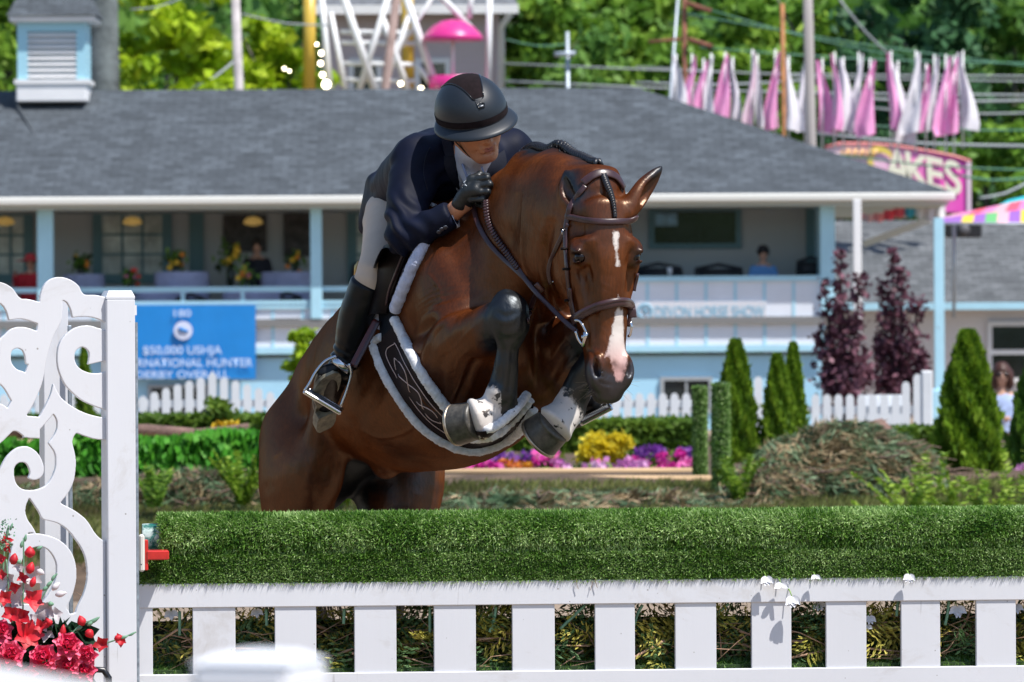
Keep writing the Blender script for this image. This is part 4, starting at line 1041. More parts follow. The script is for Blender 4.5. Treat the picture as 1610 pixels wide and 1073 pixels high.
c = P(1330, 790, 38); brush_heap("brush_heap", "large heap of cut grey green and brown juniper brush at right", "brush heap", (c[0], 38.4, BZ - .15), (.72, .9, zat(672, 38, 1330) - BZ + .16), 60000, 21)
c = P(1230, 800, 37.5); brush_heap("brush_heap", "lower left shoulder of cut brush beside the double cypress", "brush heap", (c[0], 37.9, BZ - .25), (.45, .6, zat(725, 37.5, 1230) - BZ + .25), 22000, 22)
c = P(1385, 690, 40); mb = MB(); mb.tube([P(1285, 694, 41), P(1340, 684, 41), P(1385, 676, 41), P(1405, 690, 41)], [.04, .06, .085, .05], 10); tag(mb.build("log", LOGM, smooth=True), "dark brown log across the top of the large brush heap", "log")
c = P(225, 800, 37); brush_heap("brush_heap", "low heap of brown and grey green brush below the ivy at left", "brush heap", (xat(270, 37), 37.6, BZ - .28), (.95, .7, zat(748, 37, 270) - BZ + .28), 34000, 23, sweep=(.3, -.3, .1))
c = P(100, 800, 37); brush_heap("brush_heap", "brown brush seen through the gaps of the white scroll panel", "brush heap", (xat(90, 37), 37.8, BZ - .28), (.6, .7, zat(764, 37, 90) - BZ + .28), 12000, 24, sweep=(.3, -.3, .1))
c = P(900, 800, 36); brush_heap("brush_row", "long low row of cut brush under the tan pole", "brush heap", (xat(880, 37), 37.2, BZ - .36), (2.0, .9, zat(775, 37, 900) - BZ + .36), 44000, 25, sweep=(.9, 0, -.1), mats=(BR1, BR2))
FERN = leaf_mat("fern green", (.09, .18, .014), (.21, .36, .03), (.38, .52, .07))
def fern(name, label, px, py, D, h, k, seed, m=FERN, cat="fern", group=None, z0=None):
    g = np.random.default_rng(seed); X = xat(px, D); z0 = (BZ - .12 if D > 35.5 else .2) if z0 is None else z0; root = empty(name, (X, D, z0), label, cat, group); C = []; Dr = []
    for i in range(k):
        a = g.uniform(0, 6.283); L_ = h * g.uniform(.75, 1.25); lean = g.uniform(.25, .8)
        for t in np.linspace(.08, 1, 26):
            p = np.array([X + math.cos(a) * lean * L_ * t, D + math.sin(a) * lean * L_ * t, z0 + L_ * (t - .45 * lean * t * t) * 1.1]); sd = np.array([-math.sin(a), math.cos(a), 0])
            for q in (-1, 1): C.append(p + sd * q * .028 * (1.15 - t)); Dr.append(sd * q + [0, 0, .3])
    leaves("fronds", np.array(C), .020, m, root, aspect=3.4, dirs=np.array(Dr), seed=seed, up_bias=.6); return root
for i, (x, y, D, h, k, lb) in enumerate(((380, 800, 36.6, .34, 20, "yellow green fern beside the horse's hind leg"), (540, 800, 36.6, .30, 10, "small fern seen between the horse's hind legs"), (1455, 800, 34.6, .54, 15, "yellow green fern in front of the brush heap's right end"),
        (1530, 800, 34.4, .48, 16, "yellow green fern before the tall cone shaped cypress"), (1600, 800, 34.8, .58, 15, "yellow green fern at the right edge"), (1405, 800, 34.9, .40, 9, "small fern left of the larger ones by the brush heap"), (1160, 790, 37, .30, 9, "bright green tuft at the foot of the turf posts"), (240, 800, 36.2, .30, 10, "dull green fern beside the end of the jump pole"), (1350, 700, 48, .3, 8, "spiky grassy plant in front of the picket fence"))):
    fern("fern", lb, x, y, D, h, k, 60 + i, m=FERN if i != 7 else LF_G, group="ferns around the jump")

# flower beds
def flowers(name, label, m, xs, ys, D, n, sz, seed, cat="flowers", green=None):
    g = np.random.default_rng(seed); root = empty(name, (xat((xs[0] + xs[1]) / 2, D), D, BZ), label, cat)
    K = max(6, int((xs[1] - xs[0]) / 9)); cx = g.uniform(*xs, K); cy = g.uniform(*ys, K); k = g.integers(0, K, n)
    pts = np.array([P(cx[i] + g.normal() * 4.5, cy[i] + g.normal() * 4, D + g.normal() * .15) for i in k]); leaves("blossoms", pts, sz, m, root, seed=seed, aspect=1.1, tint=g.random(K)[k])
    gp = np.array([P(g.uniform(*xs), g.uniform(ys[0] + 4, ys[1] + 16), D + .1 + g.normal() * .15) for _ in range(int(n * .8))]); leaves("greenery", gp, sz * .9, HG, root, seed=seed + 1)
    return root
MAG = leaf_mat("magenta petals", (.45, .01, .20), (.72, .04, .36), (.80, .22, .50)); LIL = leaf_mat("lilac petals", (.50, .14, .42), (.72, .32, .62), (.8, .55, .72)); PUR = leaf_mat("purple petals", (.10, .02, .18), (.22, .05, .36), (.40, .16, .52))
YEL = leaf_mat("yellow shrub", (.42, .32, .01), (.72, .58, .02), (.85, .75, .10)); ORG = leaf_mat("orange petals", (.5, .08, .02), (.7, .25, .02), (.7, .5, .05))
flowers("flower_bed", "magenta flowers under the horse's belly, left part of the bed", MAG, (700, 790), (733, 744), 42, 900, .045, 1)
flowers("flower_bed", "orange and yellow flowers in the bed under the horse's belly", ORG, (785, 860), (730, 744), 42.2, 600, .042, 2)
flowers("flower_bed", "tall magenta flowers just left of the yellow shrub", MAG, (845, 885), (712, 742), 42, 600, .048, 3)
flowers("flower_bed", "lilac pink flowers in front of the yellow shrub", LIL, (868, 1010), (728, 745), 41.8, 1200, .05, 4)
flowers("flower_bed", "magenta flowers in front of the hedge left of the turf posts", MAG, (930, 1090), (728, 745), 42, 800, .045, 5)
flowers("flower_bed", "tall pink flowers beside the turf posts", MAG, (1025, 1070), (716, 742), 42.1, 450, .045, 6)
flowers("flower_bed", "deep purple flower spikes behind the magenta flowers below the belly", PUR, (745, 870), (712, 730), 44, 1100, .045, 7)
flowers("flower_bed", "deep purple flower spikes between the yellow shrub and the turf posts", PUR, (980, 1092), (708, 732), 44, 1100, .045, 8)
flowers("flower_bed", "pink flowers at the right edge beside the cypress", LIL, (1585, 1625), (738, 765), 41, 500, .05, 9)
root = empty("yellow_shrub", tuple(P(952, 735, 43)), "bright yellow leafed round shrub in the flower bed", "shrub")
pts, base = crown_pts(np.array(P(952, 708, 43)), (.20, .18, .13), 2300, 30, 31, .22); leaves("leaves", pts, .052, YEL, root, tint=base, seed=2)
mb = MB(); c = np.array(P(952, 735, 43)); [mb.tube([c - [0, 0, .1], c + [dx, 0, .16]], [.008, .004], 5) for dx in (-.1, 0, .1)]; mb.build("stems", TWIG, root, smooth=True)
WOODP = mat("tan peeled pole", (.50, .34, .19), .7, var=.25, vscale=3, stretch=(.3, 1, 1))
for y, D, r, lb in ((757, 39.2, .034, "long tan wooden pole lying level in front of the flower bed"), (742, 40.6, .022, "thinner tan edging pole just behind the long one")):
    mb = MB(); mb.tube([P(560, y + 1, D), P(840, y, D), P(1121 if y > 750 else 1090, y - 1, D)], r * 1.15, 12); tag(mb.build("wooden_pole", WOODP, smooth=True), lb, "pole")

# rough grass over the bank
g = np.random.default_rng(2); n = 58000; gx0 = g.uniform(-5.0, 5.0, n); gy0 = g.uniform(34.2, 38.7, n); gz0 = np.interp(gy0, ys_, zs_) + .01
bg_ = leaves("bank_grass", np.stack([gx0, gy0, gz0 + .02], 1), .014, leaf_mat("dry bank grass", (.09, .075, .03), (.15, .18, .045), (.30, .30, .10)), aspect=5, dirs=np.tile([.25, 0, 1.0], (n, 1)), seed=3, tint=.5 + .45 * noise3(np.stack([gx0, gy0, gz0], 1), 2.5, 6)); bg_["kind"] = "stuff"
# turf covered upright posts
TURFL = leaf_mat("artificial turf blades", (.028, .105, .014), (.15, .31, .040), (.52, .68, .30), rough=.45, trans=.2)
def blades(name, base, nrm, L_, w, m, parent, seed, tint=None, lay=(0, 0, 0), jit=.55):
    g = np.random.default_rng(seed); n = len(base); d = nrm + g.normal(size=(n, 3)) * jit + np.array(lay); d /= np.linalg.norm(d, axis=1, keepdims=True)
    s_ = np.cross(d, g.normal(size=(n, 3))); s_ /= np.linalg.norm(s_, axis=1, keepdims=True); ln = L_ * g.uniform(.6, 1.25, n)[:, None]; bend = np.cross(s_, d) * g.normal(size=(n, 1)) * .35 + np.array([0, 0, -.25])
    a = base; V = np.stack([a - s_ * w / 2, a + s_ * w / 2, a + d * ln * .6 + s_ * w * .4 , a + d * ln + bend * ln * .6], 1)
    V[:, 2] = a + d * ln * .55 + s_ * w * .35 + bend * ln * .2
    q = np.arange(4 * n).reshape(n, 4)[:, [0, 1, 2, 3]]; me = np_mesh(name, V.reshape(-1, 3), quads=q, smooth=False)
    set_attr(me, "tint", np.clip((g.random(n) if tint is None else tint + g.normal(size=n) * .22), 0, 1), 'FACE'); return link(name, me, m, parent)
TCORE = mat("turf backing", (.020, .048, .010), .9)
for x, y0, y1, w, D, lb in ((1100, 603, 770, 22, 40, "slimmer upright post wrapped in dark green turf, left of the pair"), (1133, 598, 790, 29, 38, "thicker upright post wrapped in green turf, right of the pair")):
    X, Z1, r = xat(x, D, y0), zat(y0, D, x), w / (F / D) / 2; root = empty("turf_post", (X, D, BZ - .1), lb, "post", "turf wrapped posts")
    mb = MB(); mb.lathe([(r * .85, BZ - .1), (r * .85, Z1 - .03), (r * .6, Z1 - .01)], (X, D, 0), 16); mb.build("core", TCORE, root, smooth=True)
    g = np.random.default_rng(int(x)); n = 7000; a = g.uniform(0, 6.283, n); z = g.uniform(BZ - .1, Z1 - .02, n); nr = np.stack([np.cos(a), np.sin(a), np.zeros(n)], 1); blades("turf", np.stack([X + r * .84 * np.cos(a), D + r * .84 * np.sin(a), z], 1), nr, .020, .009, TURFL, root, 5)

# cypresses
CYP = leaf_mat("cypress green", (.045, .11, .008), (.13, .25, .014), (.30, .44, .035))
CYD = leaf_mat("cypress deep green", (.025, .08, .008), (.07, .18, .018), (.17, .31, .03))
def cypress(label, px, y0, y1, wpx, D, seed, m=CYP, n=6500, tips=1):
    s_ = F / D; X, Z1, Z0 = xat(px, D, y0), zat(y0, D, px), BZ - .12; H = Z1 - Z0; W_ = wpx / s_; g = np.random.default_rng(seed); root = empty("cypress", (X, D, Z0), label, "cypress", "clipped cypresses")
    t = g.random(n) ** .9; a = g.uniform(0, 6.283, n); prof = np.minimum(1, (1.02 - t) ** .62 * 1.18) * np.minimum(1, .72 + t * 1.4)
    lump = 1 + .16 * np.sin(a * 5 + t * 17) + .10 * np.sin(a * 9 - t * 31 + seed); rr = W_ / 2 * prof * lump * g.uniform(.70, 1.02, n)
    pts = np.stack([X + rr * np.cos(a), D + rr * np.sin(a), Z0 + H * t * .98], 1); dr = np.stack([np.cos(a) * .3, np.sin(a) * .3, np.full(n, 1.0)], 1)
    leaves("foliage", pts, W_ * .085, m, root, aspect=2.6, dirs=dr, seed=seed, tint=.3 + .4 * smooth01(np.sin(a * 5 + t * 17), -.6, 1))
    mb = MB(); mb.lathe([(W_ * .30, 0), (W_ * .34, H * .25), (W_ * .22, H * .65), (.01, H * .93)], (X, D, Z0), 12); mb.build("inner_branches", HB, root, smooth=True)
    mb = MB(); mb.tube([(X, D, Z0 - .3), (X, D, Z0 + H * .5)], [.05, .03], 8); mb.build("trunk", TRUNK, root, smooth=True)
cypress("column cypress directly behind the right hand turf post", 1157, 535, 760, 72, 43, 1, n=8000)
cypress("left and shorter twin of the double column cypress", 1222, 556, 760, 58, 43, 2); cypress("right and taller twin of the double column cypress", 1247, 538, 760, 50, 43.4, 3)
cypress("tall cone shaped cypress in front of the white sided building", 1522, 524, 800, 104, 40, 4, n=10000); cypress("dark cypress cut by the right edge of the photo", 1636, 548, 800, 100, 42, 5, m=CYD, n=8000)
cypress("slim yellow green column bush seen behind the scroll panel's upper curl", 132, 540, 700, 36, 46, 6, n=4000)
root = empty("leafy_shrub", tuple(P(480, 640, 54)), "sunlit yellow green shrub just behind the horse's rump", "shrub"); pts, base = crown_pts(np.array(P(482, 575, 54)), (.16, .14, .38), 1500, 24, 9, .25); leaves("leaves", pts, .055, LF_Y, root, tint=base, seed=6)
mb = MB(); c = np.array(P(482, 640, 54)); mb.tube([c - [0, 0, .3], c + [0, 0, .4]], [.02, .01], 6); mb.build("stem", TWIG, root, smooth=True)
root = empty("rose_bush", tuple(P(338, 680, 47)), "leafy bush climbing in front of the arched pickets", "bush"); pts, base = crown_pts(np.array(P(338, 655, 47)), (.17, .14, .12), 900, 20, 19, .25); leaves("leaves", pts, .045, HG, root, tint=base, seed=6)
mb = MB(); c = np.array(P(338, 680, 47)); mb.tube([c - [0, 0, .2], c + [0, 0, .1]], [.015, .008], 6); mb.build("stem", TWIG, root, smooth=True)

# purple plums
PLUM = leaf_mat("purple plum leaves", (.045, .016, .028), (.13, .048, .070), (.30, .14, .18), trans=.25)
def plum(label, px, tips, y1, D, seed, n=2600):
    root = empty("purple_plum", (xat(px, D), D, BZ - .1), label, "tree", "purple leafed trees"); g = np.random.default_rng(seed); mb = MB(); b0 = np.array([xat(px, D), D, BZ - .1]); C = []; 
    mb.tube([b0, np.array(P(px, 600, D))], [.045, .035], 8)
    for (x, y, w) in tips:
        e = np.array(P(x, y, D + g.uniform(-.25, .25))); a = np.array(P(px, 620, D)); m_ = (a + e) / 2 + [(e - a)[0] * .18, 0, 0]; sp_ = spline([a, m_, e], 20); mb.tube(sp_, list(np.linspace(.026, .006, 20)), 6)
        k = g.random(int(n * .34) // len(tips)); idx = (k ** .8 * 19).astype(int); p = np.array(sp_)[idx] + g.normal(size=(len(k), 3)) * (w / (F / D)) * (1.08 - .75 * (idx / 19.0))[:, None] * [1, 1, .9]; C.append(p)
    mb.build("trunk", mat("plum bark", (.07, .04, .04), .8), root, smooth=True); C = np.concatenate(C); C = C[C[:, 2] > BZ + .15]; leaves("crown", C, .056, PLUM, root, seed=seed, aspect=1.5)
plum("purple leafed plum tree nearer the pavilion end wall", 1326, ((1322, 392, 13), (1352, 432, 15), (1296, 440, 14), (1345, 500, 18), (1288, 520, 15), (1318, 470, 20), (1335, 560, 20), (1300, 590, 16), (1362, 580, 15)), 650, 57, 1, 5200)
plum("purple leafed plum tree nearer the pale blue post", 1412, ((1404, 388, 12), (1420, 420, 15), (1385, 440, 13), (1444, 470, 17), (1400, 480, 18), (1432, 530, 20), (1380, 540, 16), (1450, 560, 17), (1408, 570, 22), (1388, 600, 15), (1440, 605, 12)), 650, 58, 2, 6200)

# woman at the right edge
WHJ = mat("white jeans", (.62, .62, .66), .8); BLS = mat("light blue blouse", (.36, .45, .68), .8, var=.25, vscale=12); AUB = mat("auburn hair", (.050, .014, .007), .55)
wr, wc = bust("person", "woman with auburn hair, sunglasses, light blue blouse and white jeans at the right edge", 1575, 590, 60, BLS, AUB, "bob", arms=((.05, -.16, -.46), (.20, -.16, -.44)), seat=False)
s = SDF(*grid(wc + [-.3, -.3, -1.32], wc + [.3, .3, -.60], .016)); s.loft([(wc + [0, .04, -.70], (1, 0, 0), .17, .12), (wc + [0, .04, -.84], (1, 0, 0), .17, .12)], k=.03)
for sg in (-1, 1): s.chain([wc + [sg * .08, .04, -.80], wc + [sg * .09, .02, -1.28]], [.098, .07], k=.03)
V, Qd = s.mesh(); me = np_mesh("jeans", V, quads=Qd); link("jeans", me, WHJ, wr)
mb = MB()
for sg in (-1, 1): mb.lathe([(.0001, .01), (.026, .008), (.030, 0)], wc + [sg * .034, -.088, .005], 12, ax=[(1, 0, 0), (0, 0, 1), (0, -1, 0)])
mb.tube([wc + [-.07, -.08, .01], wc + [0, -.10, .012], wc + [.07, -.08, .01]], .005, 5); mb.build("sunglasses", mat("dark lens", (.02, .01, .01), .15), wr, smooth=True)
# ---------------------------------------------------------------- the jump
JW = mat("jump white paint", (.70, .71, .74), .42, var=.035, vscale=5, bmp=.12, bscale=60, bdist=.002)
# speckle of dirt on the paint
def dirty(name, col, rough=.42):
    m = bpy.data.materials.new(name); nt, N, L, b = nodes_of(m); n = noise(nt, 14, 6, .7); n2 = noise(nt, 1.5, 3)
    v = N.new("ShaderNodeTexVoronoi"); v.inputs["Scale"].default_value = 22; tc = N.new("ShaderNodeTexCoord"); L.new(tc.outputs["Object"], v.inputs["Vector"])
    sp = ramp(nt, math_(nt, 'ADD', v.outputs["Distance"], math_(nt, 'MULTIPLY', n.outputs[0], .25)), [(.150, (.45, .42, .38)), (.175, (1, 1, 1))]).outputs[0]
    sm_ = noise(nt, 3.5, 8, .72, dist=.8); smd = ramp(nt, sm_.outputs[0], [(.56, (1, 1, 1)), (.70, (.84, .81, .77))]).outputs[0]; sc_ = noise(nt, 9, 3, .5, stretch=(6, 6, .35)); scr = ramp(nt, sc_.outputs[0], [(.70, (1, 1, 1)), (.73, (.80, .79, .78))]).outputs[0]; c = mix(nt, 1.0, mix(nt, 1.0, mix(nt, 1.0, ramp(nt, n2.outputs[0], [(.3, tuple(x * .93 for x in col)), (.7, col)]).outputs[0], sp, 'MULTIPLY'), smd, 'MULTIPLY'), scr, 'MULTIPLY'); L.new(c, b.inputs["Base Color"]); b.inputs["Roughness"].default_value = rough
    n3 = noise(nt, 30, 4, .6, stretch=(1, 1, .08)); bump(nt, b, n3.outputs[0], .25, .002); return m
JW = dirty("gate white paint", (.70, .71, .745))
GD0, GD1 = 16.02, 16.25                       # depth of the gate at photo x 215 and 1610
def gd(px): return GD0 + (GD1 - GD0) * (px - 215) / 1395.0
gx = unit(np.array(P(1610, 700, gd(1610))) * [1, 1, 0] - np.array(P(215, 700, gd(215))) * [1, 1, 0]); gn = unit((gx[1], -gx[0], 0)); GA = [gx, -gn, np.array([0, 0, 1.])]
def gp_(px, py, off=0.0): return np.array(P(px, py, gd(px))) + gn * off
def gz_(py, px): return P(px, py, gd(px))[2]
GATE = empty("jump_gate", tuple(gp_(900, 1060) * [1, 1, 0]), "white slatted gate with wide upright boards under the green turf", "gate")
zt1, zt0 = gz_(912, 900), gz_(950, 900); zb1 = gz_(1054, 900); xm = gp_(1010, 900); LEN = np.linalg.norm(gp_(1790, 900) - gp_(217, 900))
cen = gp_(217, 930) + gx * LEN / 2
mb = MB(); mb.bevbox((cen[0], cen[1], (zt1 + zt0) / 2), (LEN, .022, zt1 - zt0), .002, GA); mb.build("top_rail", JW, GATE)
mb = MB(); mb.bevbox((cen[0], cen[1], zb1 - .045), (LEN, .022, .09), .002, GA); mb.build("bottom_rail", JW, GATE)
for x0, x1 in ((216, 240), (303, 370), (432, 497), (557, 623), (682, 748), (805, 872), (935, 998), (1061, 1126), (1181, 1244), (1298, 1362), (1416, 1478), (1534, 1597), (1650, 1712), (1765, 1790)):
    a = gp_((x0 + x1) / 2, 1000); w = (x1 - x0) / (F / gd(x0)); mb = MB(); mb.bevbox((a[0] + gn[0] * -.003, a[1] + .003, (zt0 + zb1) / 2), (w, .019, zt0 - zb1 + .002), .0015, GA); mb.build("slat", JW, GATE)
for px in (226, 1000, 1780):
    a = gp_(px, 1000, -.05); mb = MB(); mb.bevbox((a[0], a[1], zb1 / 2 - .04), (.07, .06, zb1 - .09), .004, GA); mb.build("foot_post", JW, GATE)
mb = MB(); q = cen + gn * -.34; mb.bevbox((q[0], q[1], (zt1 + zt0) / 2), (LEN, .02, zt1 - zt0), .002, GA); q = cen + gn * -.30; mb.bevbox((q[0], q[1], zb1 - .10), (LEN, .36, .018), .002, GA); mb.build("box_frame", JW, GATE)

# turf: a rolled pole over a turf covered box top
L0 = np.array(P(250, 845, gd(250))) - gn * .055; z_roll = P(900, 843, gd(900))[2]
ROLLL = np.linalg.norm((gp_(1790, 900) - gp_(250, 900))); R1 = .066
TP = empty("turf_pole", (float(L0[0]), float(L0[1]), z_roll), "jump pole rolled in thick green artificial turf, teal end showing at left", "pole")
c0 = np.array([L0[0], L0[1], z_roll]); c1 = c0 + gx * ROLLL
mb = MB(); mb.tube([c0 + gx * .006, c1], R1 * .98, 28); mb.build("turf_backing", TCORE, TP, smooth=True)
g = np.random.default_rng(3); n = 105000
t = g.random(n); a = g.uniform(-2.2, 2.2, n); off = 1 + .02 * noise3(np.stack([t * ROLLL, a * .1, a * 0], 1), 12, 5)
nr = -gn[None] * np.sin(a)[:, None] * -1 * 1.0 + np.array([0, 0, 1.])[None] * np.cos(a)[:, None]
pos = c0 + gx * (t * ROLLL)[:, None] + nr * (R1 * .985 * off)[:, None]
tint = .55 + .30 * noise3(pos, 20, 6) + .16 * noise3(pos, 90, 8)
blades("turf", pos, nr, .0165, .0038, TURFL, TP, 31, tint=tint, lay=tuple(gx * -.18), jit=.62)
mb = MB(); e0 = np.array(P(222, 846, gd(222))); e0[:2] = c0[:2] + (gx * -((250 - 222) / 543))[:2]; rc = .0415
mb.tube([c0 + gx * .02 + [0, 0, .002], c0 - gx * .040 + [0, 0, .002], c0 - gx * .046 + [0, 0, .002]], [rc, rc, rc * .97], 28)
TE = bpy.data.materials.new("worn teal paint"); nt, N_, L_, b_ = nodes_of(TE); n_ = noise(nt, 26, 6, .7, dist=.6)
L_.new(ramp(nt, n_.outputs[0], [(.44, (.008, .13, .11)), (.56, (.45, .55, .53))]).outputs[0], b_.inputs["Base Color"]); b_.inputs["Roughness"].default_value = .6
mb.build("pole_end", TE, TP, autosmooth=40)
mb = MB(); mb.tube([c0 - gx * .0465 + [0, 0, .002], c0 - gx * .047 + [0, 0, .002]], rc * .9, 24); mb.build("end_grain", mat("end grain", (.10, .16, .16), .8, var=.4, vscale=60), TP)
# lower strip
TB = empty("artificial_turf", tuple(gp_(900, 912)), "flat green artificial turf laid along the top of the white gate", "turf")
z1 = z_roll - R1 * .66; z0 = zt1 - .002; hh = z1 - z0
q = cen + gn * -.165; mb = MB(); mb.bevbox((q[0], q[1], (z0 + z1) / 2), (LEN, .35, hh - .012), .012, GA); mb.build("turf_backing", TCORE, TB)
n = 66000; t = g.random(n); u = g.random(n); front = u < .72
b0 = gp_(217, 912); base = np.empty((n, 3)); nr = np.empty((n, 3)); v = g.random(n)
base[:, :2] = (b0[None, :2] + gx[None, :2] * (t * LEN)[:, None]) + np.where(front[:, None], gn[None, :2] * .006, -gn[None, :2] * (v * .33)[:, None]); base[:, 2] = np.where(front, z0 + (z1 - z0) * v, z1 - .006)
nr[:] = np.where(front[:, None], gn + np.array([0, 0, .25]), np.array([0, 0, 1.])); tint = .50 + .30 * noise3(base, 22, 7)
blades("turf", base, nr, .0150, .0038, TURFL, TB, 32, tint=tint, lay=tuple(gx * -.1), jit=.5)
mb = MB(); q = cen + gn * .013; g2 = random.Random(2)
for px, py in ((905, 920), (935, 918), (930, 922)): p = gp_(px, py - 4, .02); mb.tube([p + [0, 0, .01], p, p + [g2.uniform(-.006, .006), 0, -.018]], .0012, 4)
mb.build("dry_stalks", mat("dry stalk", (.25, .17, .10), .8), TB)

# jump cup and pin
CUP = empty("jump_cup", tuple(P(240, 873, 15.93)), "red jump cup with white pin holder carrying the pole end", "jump cup")
RED = mat("red enamel", (.55, .022, .018), .32, coat=.3, var=.15, vscale=40); IVO = mat("ivory plastic", (.68, .66, .60), .4)
mb = MB(); q = np.array(P(247, 873, 15.93)); mb.bevbox((q[0], q[1] + .02, q[2]), (.062, .085, .026), .003, GA); mb.build("cradle", RED, CUP)
mb = MB(); q = np.array(P(229, 873, 15.92)); mb.bevbox((q[0], q[1] + .02, q[2]), (.010, .06, .085), .002, GA); mb.build("back_plate", RED, CUP)
mb = MB(); q = np.array(P(222, 870, 15.90)); mb.bevbox((q[0], q[1] + .02, q[2]), (.016, .05, .104), .005, GA); mb.build("pin_holder", IVO, CUP)
mb = MB(); q = np.array(P(222, 888, 15.87)); mb.prism([(-.003, .002), (.003, .002), (0, -.003)], q, exX, exZ, (0, 1, 0), .002); mb.build("arrow_mark", mat("dark mark", (.05, .05, .05), .5), CUP)

# ---- the wing: post, scroll panel, rear frame
WING = empty("jump_wing", (float(P(186, 700, 15.87)[0]), 15.87, 0), "white jump standard with scrollwork panel and square post at left", "jump standard")
WG = dirty("wing white paint", (.70, .71, .745)); SCR = MATS.get("x") or dirty("scroll white paint", (.71, .715, .745))
STRIP = mat("galvanised track", (.33, .38, .43), .45, metal=.6, var=.3, vscale=60)
yw = math.radians(16); wx_ = np.array([math.cos(yw), math.sin(yw), 0]); wn_ = np.array([math.sin(yw), -math.cos(yw), 0]); WA = [wx_, -wn_, np.array([0, 0, 1.])]
c = np.array(P(191, 700, 15.85)); ztop = P(186, 457, 15.85)[2]; W_ = .082; pc = c - wn_ * W_ / 2
mb = MB(); mb.bevbox((pc[0], pc[1], (ztop - .024) / 2), (W_, W_, ztop - .024), .003, WA)
o = pc + np.array([0, 0, ztop - .0235 - pc[2]]); V = []
for s_, z in ((.5, 0), (.5, .006), (.40, .0235)):
    for a, b_2 in ((-1, -1), (1, -1), (1, 1), (-1, 1)): V.append(o + wx_ * a * s_ * W_ * .99 + wn_ * b_2 * s_ * W_ * .99 + [0, 0, z])
mb.add(V, [(0, 4, 5, 1), (1, 5, 6, 2), (2, 6, 7, 3), (3, 7, 4, 0), (4, 8, 9, 5), (5, 9, 10, 6), (6, 10, 11, 7), (7, 11, 8, 4), (8, 11, 10, 9)]); mb.build("post", WG, WING)
mb = MB(); q = pc + wx_ * (W_ / 2 + .004) + wn_ * .030; z2 = P(215, 507, 15.87)[2]; mb.box((q[0], q[1], z2 / 2), (.007, .018, z2), WA); mb.build("cup_track", STRIP, WING)
mb = MB(); q = pc + wx_ * (W_ / 2 + .002); z3 = P(215, 488, 15.87)[2]; mb.box((q[0], q[1], z3), (.012, .05, .028), WA); mb.build("latch_block", WG, WING)
# rear frame board and its track
PBO = c + wn_ * -.03
def plane_pt(px, py, off):
    o = np.array([0, 0, CAMZ]); d = np.array(P(px, py, 10.)) - o; q0 = c + wn_ * off; t = (q0 - o).dot(wn_) / d.dot(wn_); return o + d * t
for x0, x1, yt, off, nm, mt in ((68, 107, 463, -.36, "rear_board", WG), (107, 113, 512, -.33, "rear_track", STRIP)):
    a, b_2 = plane_pt(x0, yt, off), plane_pt(x1, yt, off); mb = MB(); w_ = np.linalg.norm(b_2 - a); m_ = (a + b_2) / 2; th = .07 if nm == "rear_board" else .012
    mb.bevbox((m_[0] - wn_[0] * th / 2, m_[1] - wn_[1] * th / 2, a[2] / 2), (w_, th, a[2]), .002, WA); mb.build(nm, mt, WING)
a = plane_pt(88, 730, -.36); b_2 = plane_pt(170, 1060, -.06)
mb = MB(); mb.box((a + b_2) / 2 * [1, 1, 0] + [0, 0, .10], (.5, .06, .08), [wn_, wx_, np.array([0, 0, 1.])]); mb.build("foot", WG, WING)
# scroll panel traced as a flat board 2.2 cm thick
def densify(poly, k=6):
    P_ = np.array(poly, float); out = []; n = len(P_)
    for i in range(n):
        p0, p1, p2, p3 = P_[i - 1], P_[i], P_[(i + 1) % n], P_[(i + 2) % n]
        l1 = np.linalg.norm(p2 - p1); 
        m1 = (p2 - p0) / 2; m2 = (p3 - p1) / 2
        c1 = np.dot(unit(p1 - p0 + 1e-9), unit(p2 - p1 + 1e-9)); c2 = np.dot(unit(p2 - p1 + 1e-9), unit(p3 - p2 + 1e-9))
        if c1 < .35: m1 = (p2 - p1)
        if c2 < .35: m2 = (p2 - p1)
        m1 = m1 / (np.linalg.norm(m1) + 1e-9) * l1; m2 = m2 / (np.linalg.norm(m2) + 1e-9) * l1
        for t in np.arange(k) / k:
            out.append((2 * t**3 - 3 * t**2 + 1) * p1 + (t**3 - 2 * t**2 + t) * m1 + (-2 * t**3 + 3 * t**2) * p2 + (t**3 - t**2) * m2)
    return np.array(out)
def raster(polys, x0, x1, y0, y1, h):
    xs = np.arange(x0, x1, h); ys = np.arange(y0, y1, h); M = np.zeros((len(ys), len(xs)), bool)
    for poly in polys:
        Pp = densify(poly); m = np.zeros_like(M)
        for i in range(len(Pp)):
            (xa, ya), (xb, yb) = Pp[i], Pp[(i + 1) % len(Pp)]
            if ya == yb: continue
            rows = (ys >= min(ya, yb)) & (ys < max(ya, yb)); xi = xa + (ys[rows] - ya) * (xb - xa) / (yb - ya); m[rows] ^= xs[None, :] < xi[:, None]
        M |= m
    return xs, ys, M
P1 = [(64, 459), (73, 443), (89, 436), (107, 439), (122, 449), (131, 463), (148, 464), (168, 468), (168, 509), (150, 501), (130, 498), (113, 500), (110, 487), (104, 476), (97, 472), (97, 490), (95, 506), (84, 528), (76, 551), (70, 575), (67, 596), (58, 622), (45, 647), (25, 672), (0, 697), (-40, 730), (-40, 700), (0, 659), (18, 629), (32, 602), (45, 569), (54, 535), (59, 506), (61, 480)]
P2 = [(168, 524), (150, 515), (137, 512), (122, 514), (110, 520), (98, 531), (91, 545), (89, 560), (90, 577), (95, 593), (102, 606), (114, 619), (128, 630), (145, 638), (168, 646), (168, 583), (155, 587), (143, 587), (135, 585), (128, 582), (121, 576), (117, 568), (116, 560), (118, 553), (123, 548), (128, 546), (135, 549), (139, 555), (139, 563), (137, 574), (150, 571), (168, 567)]
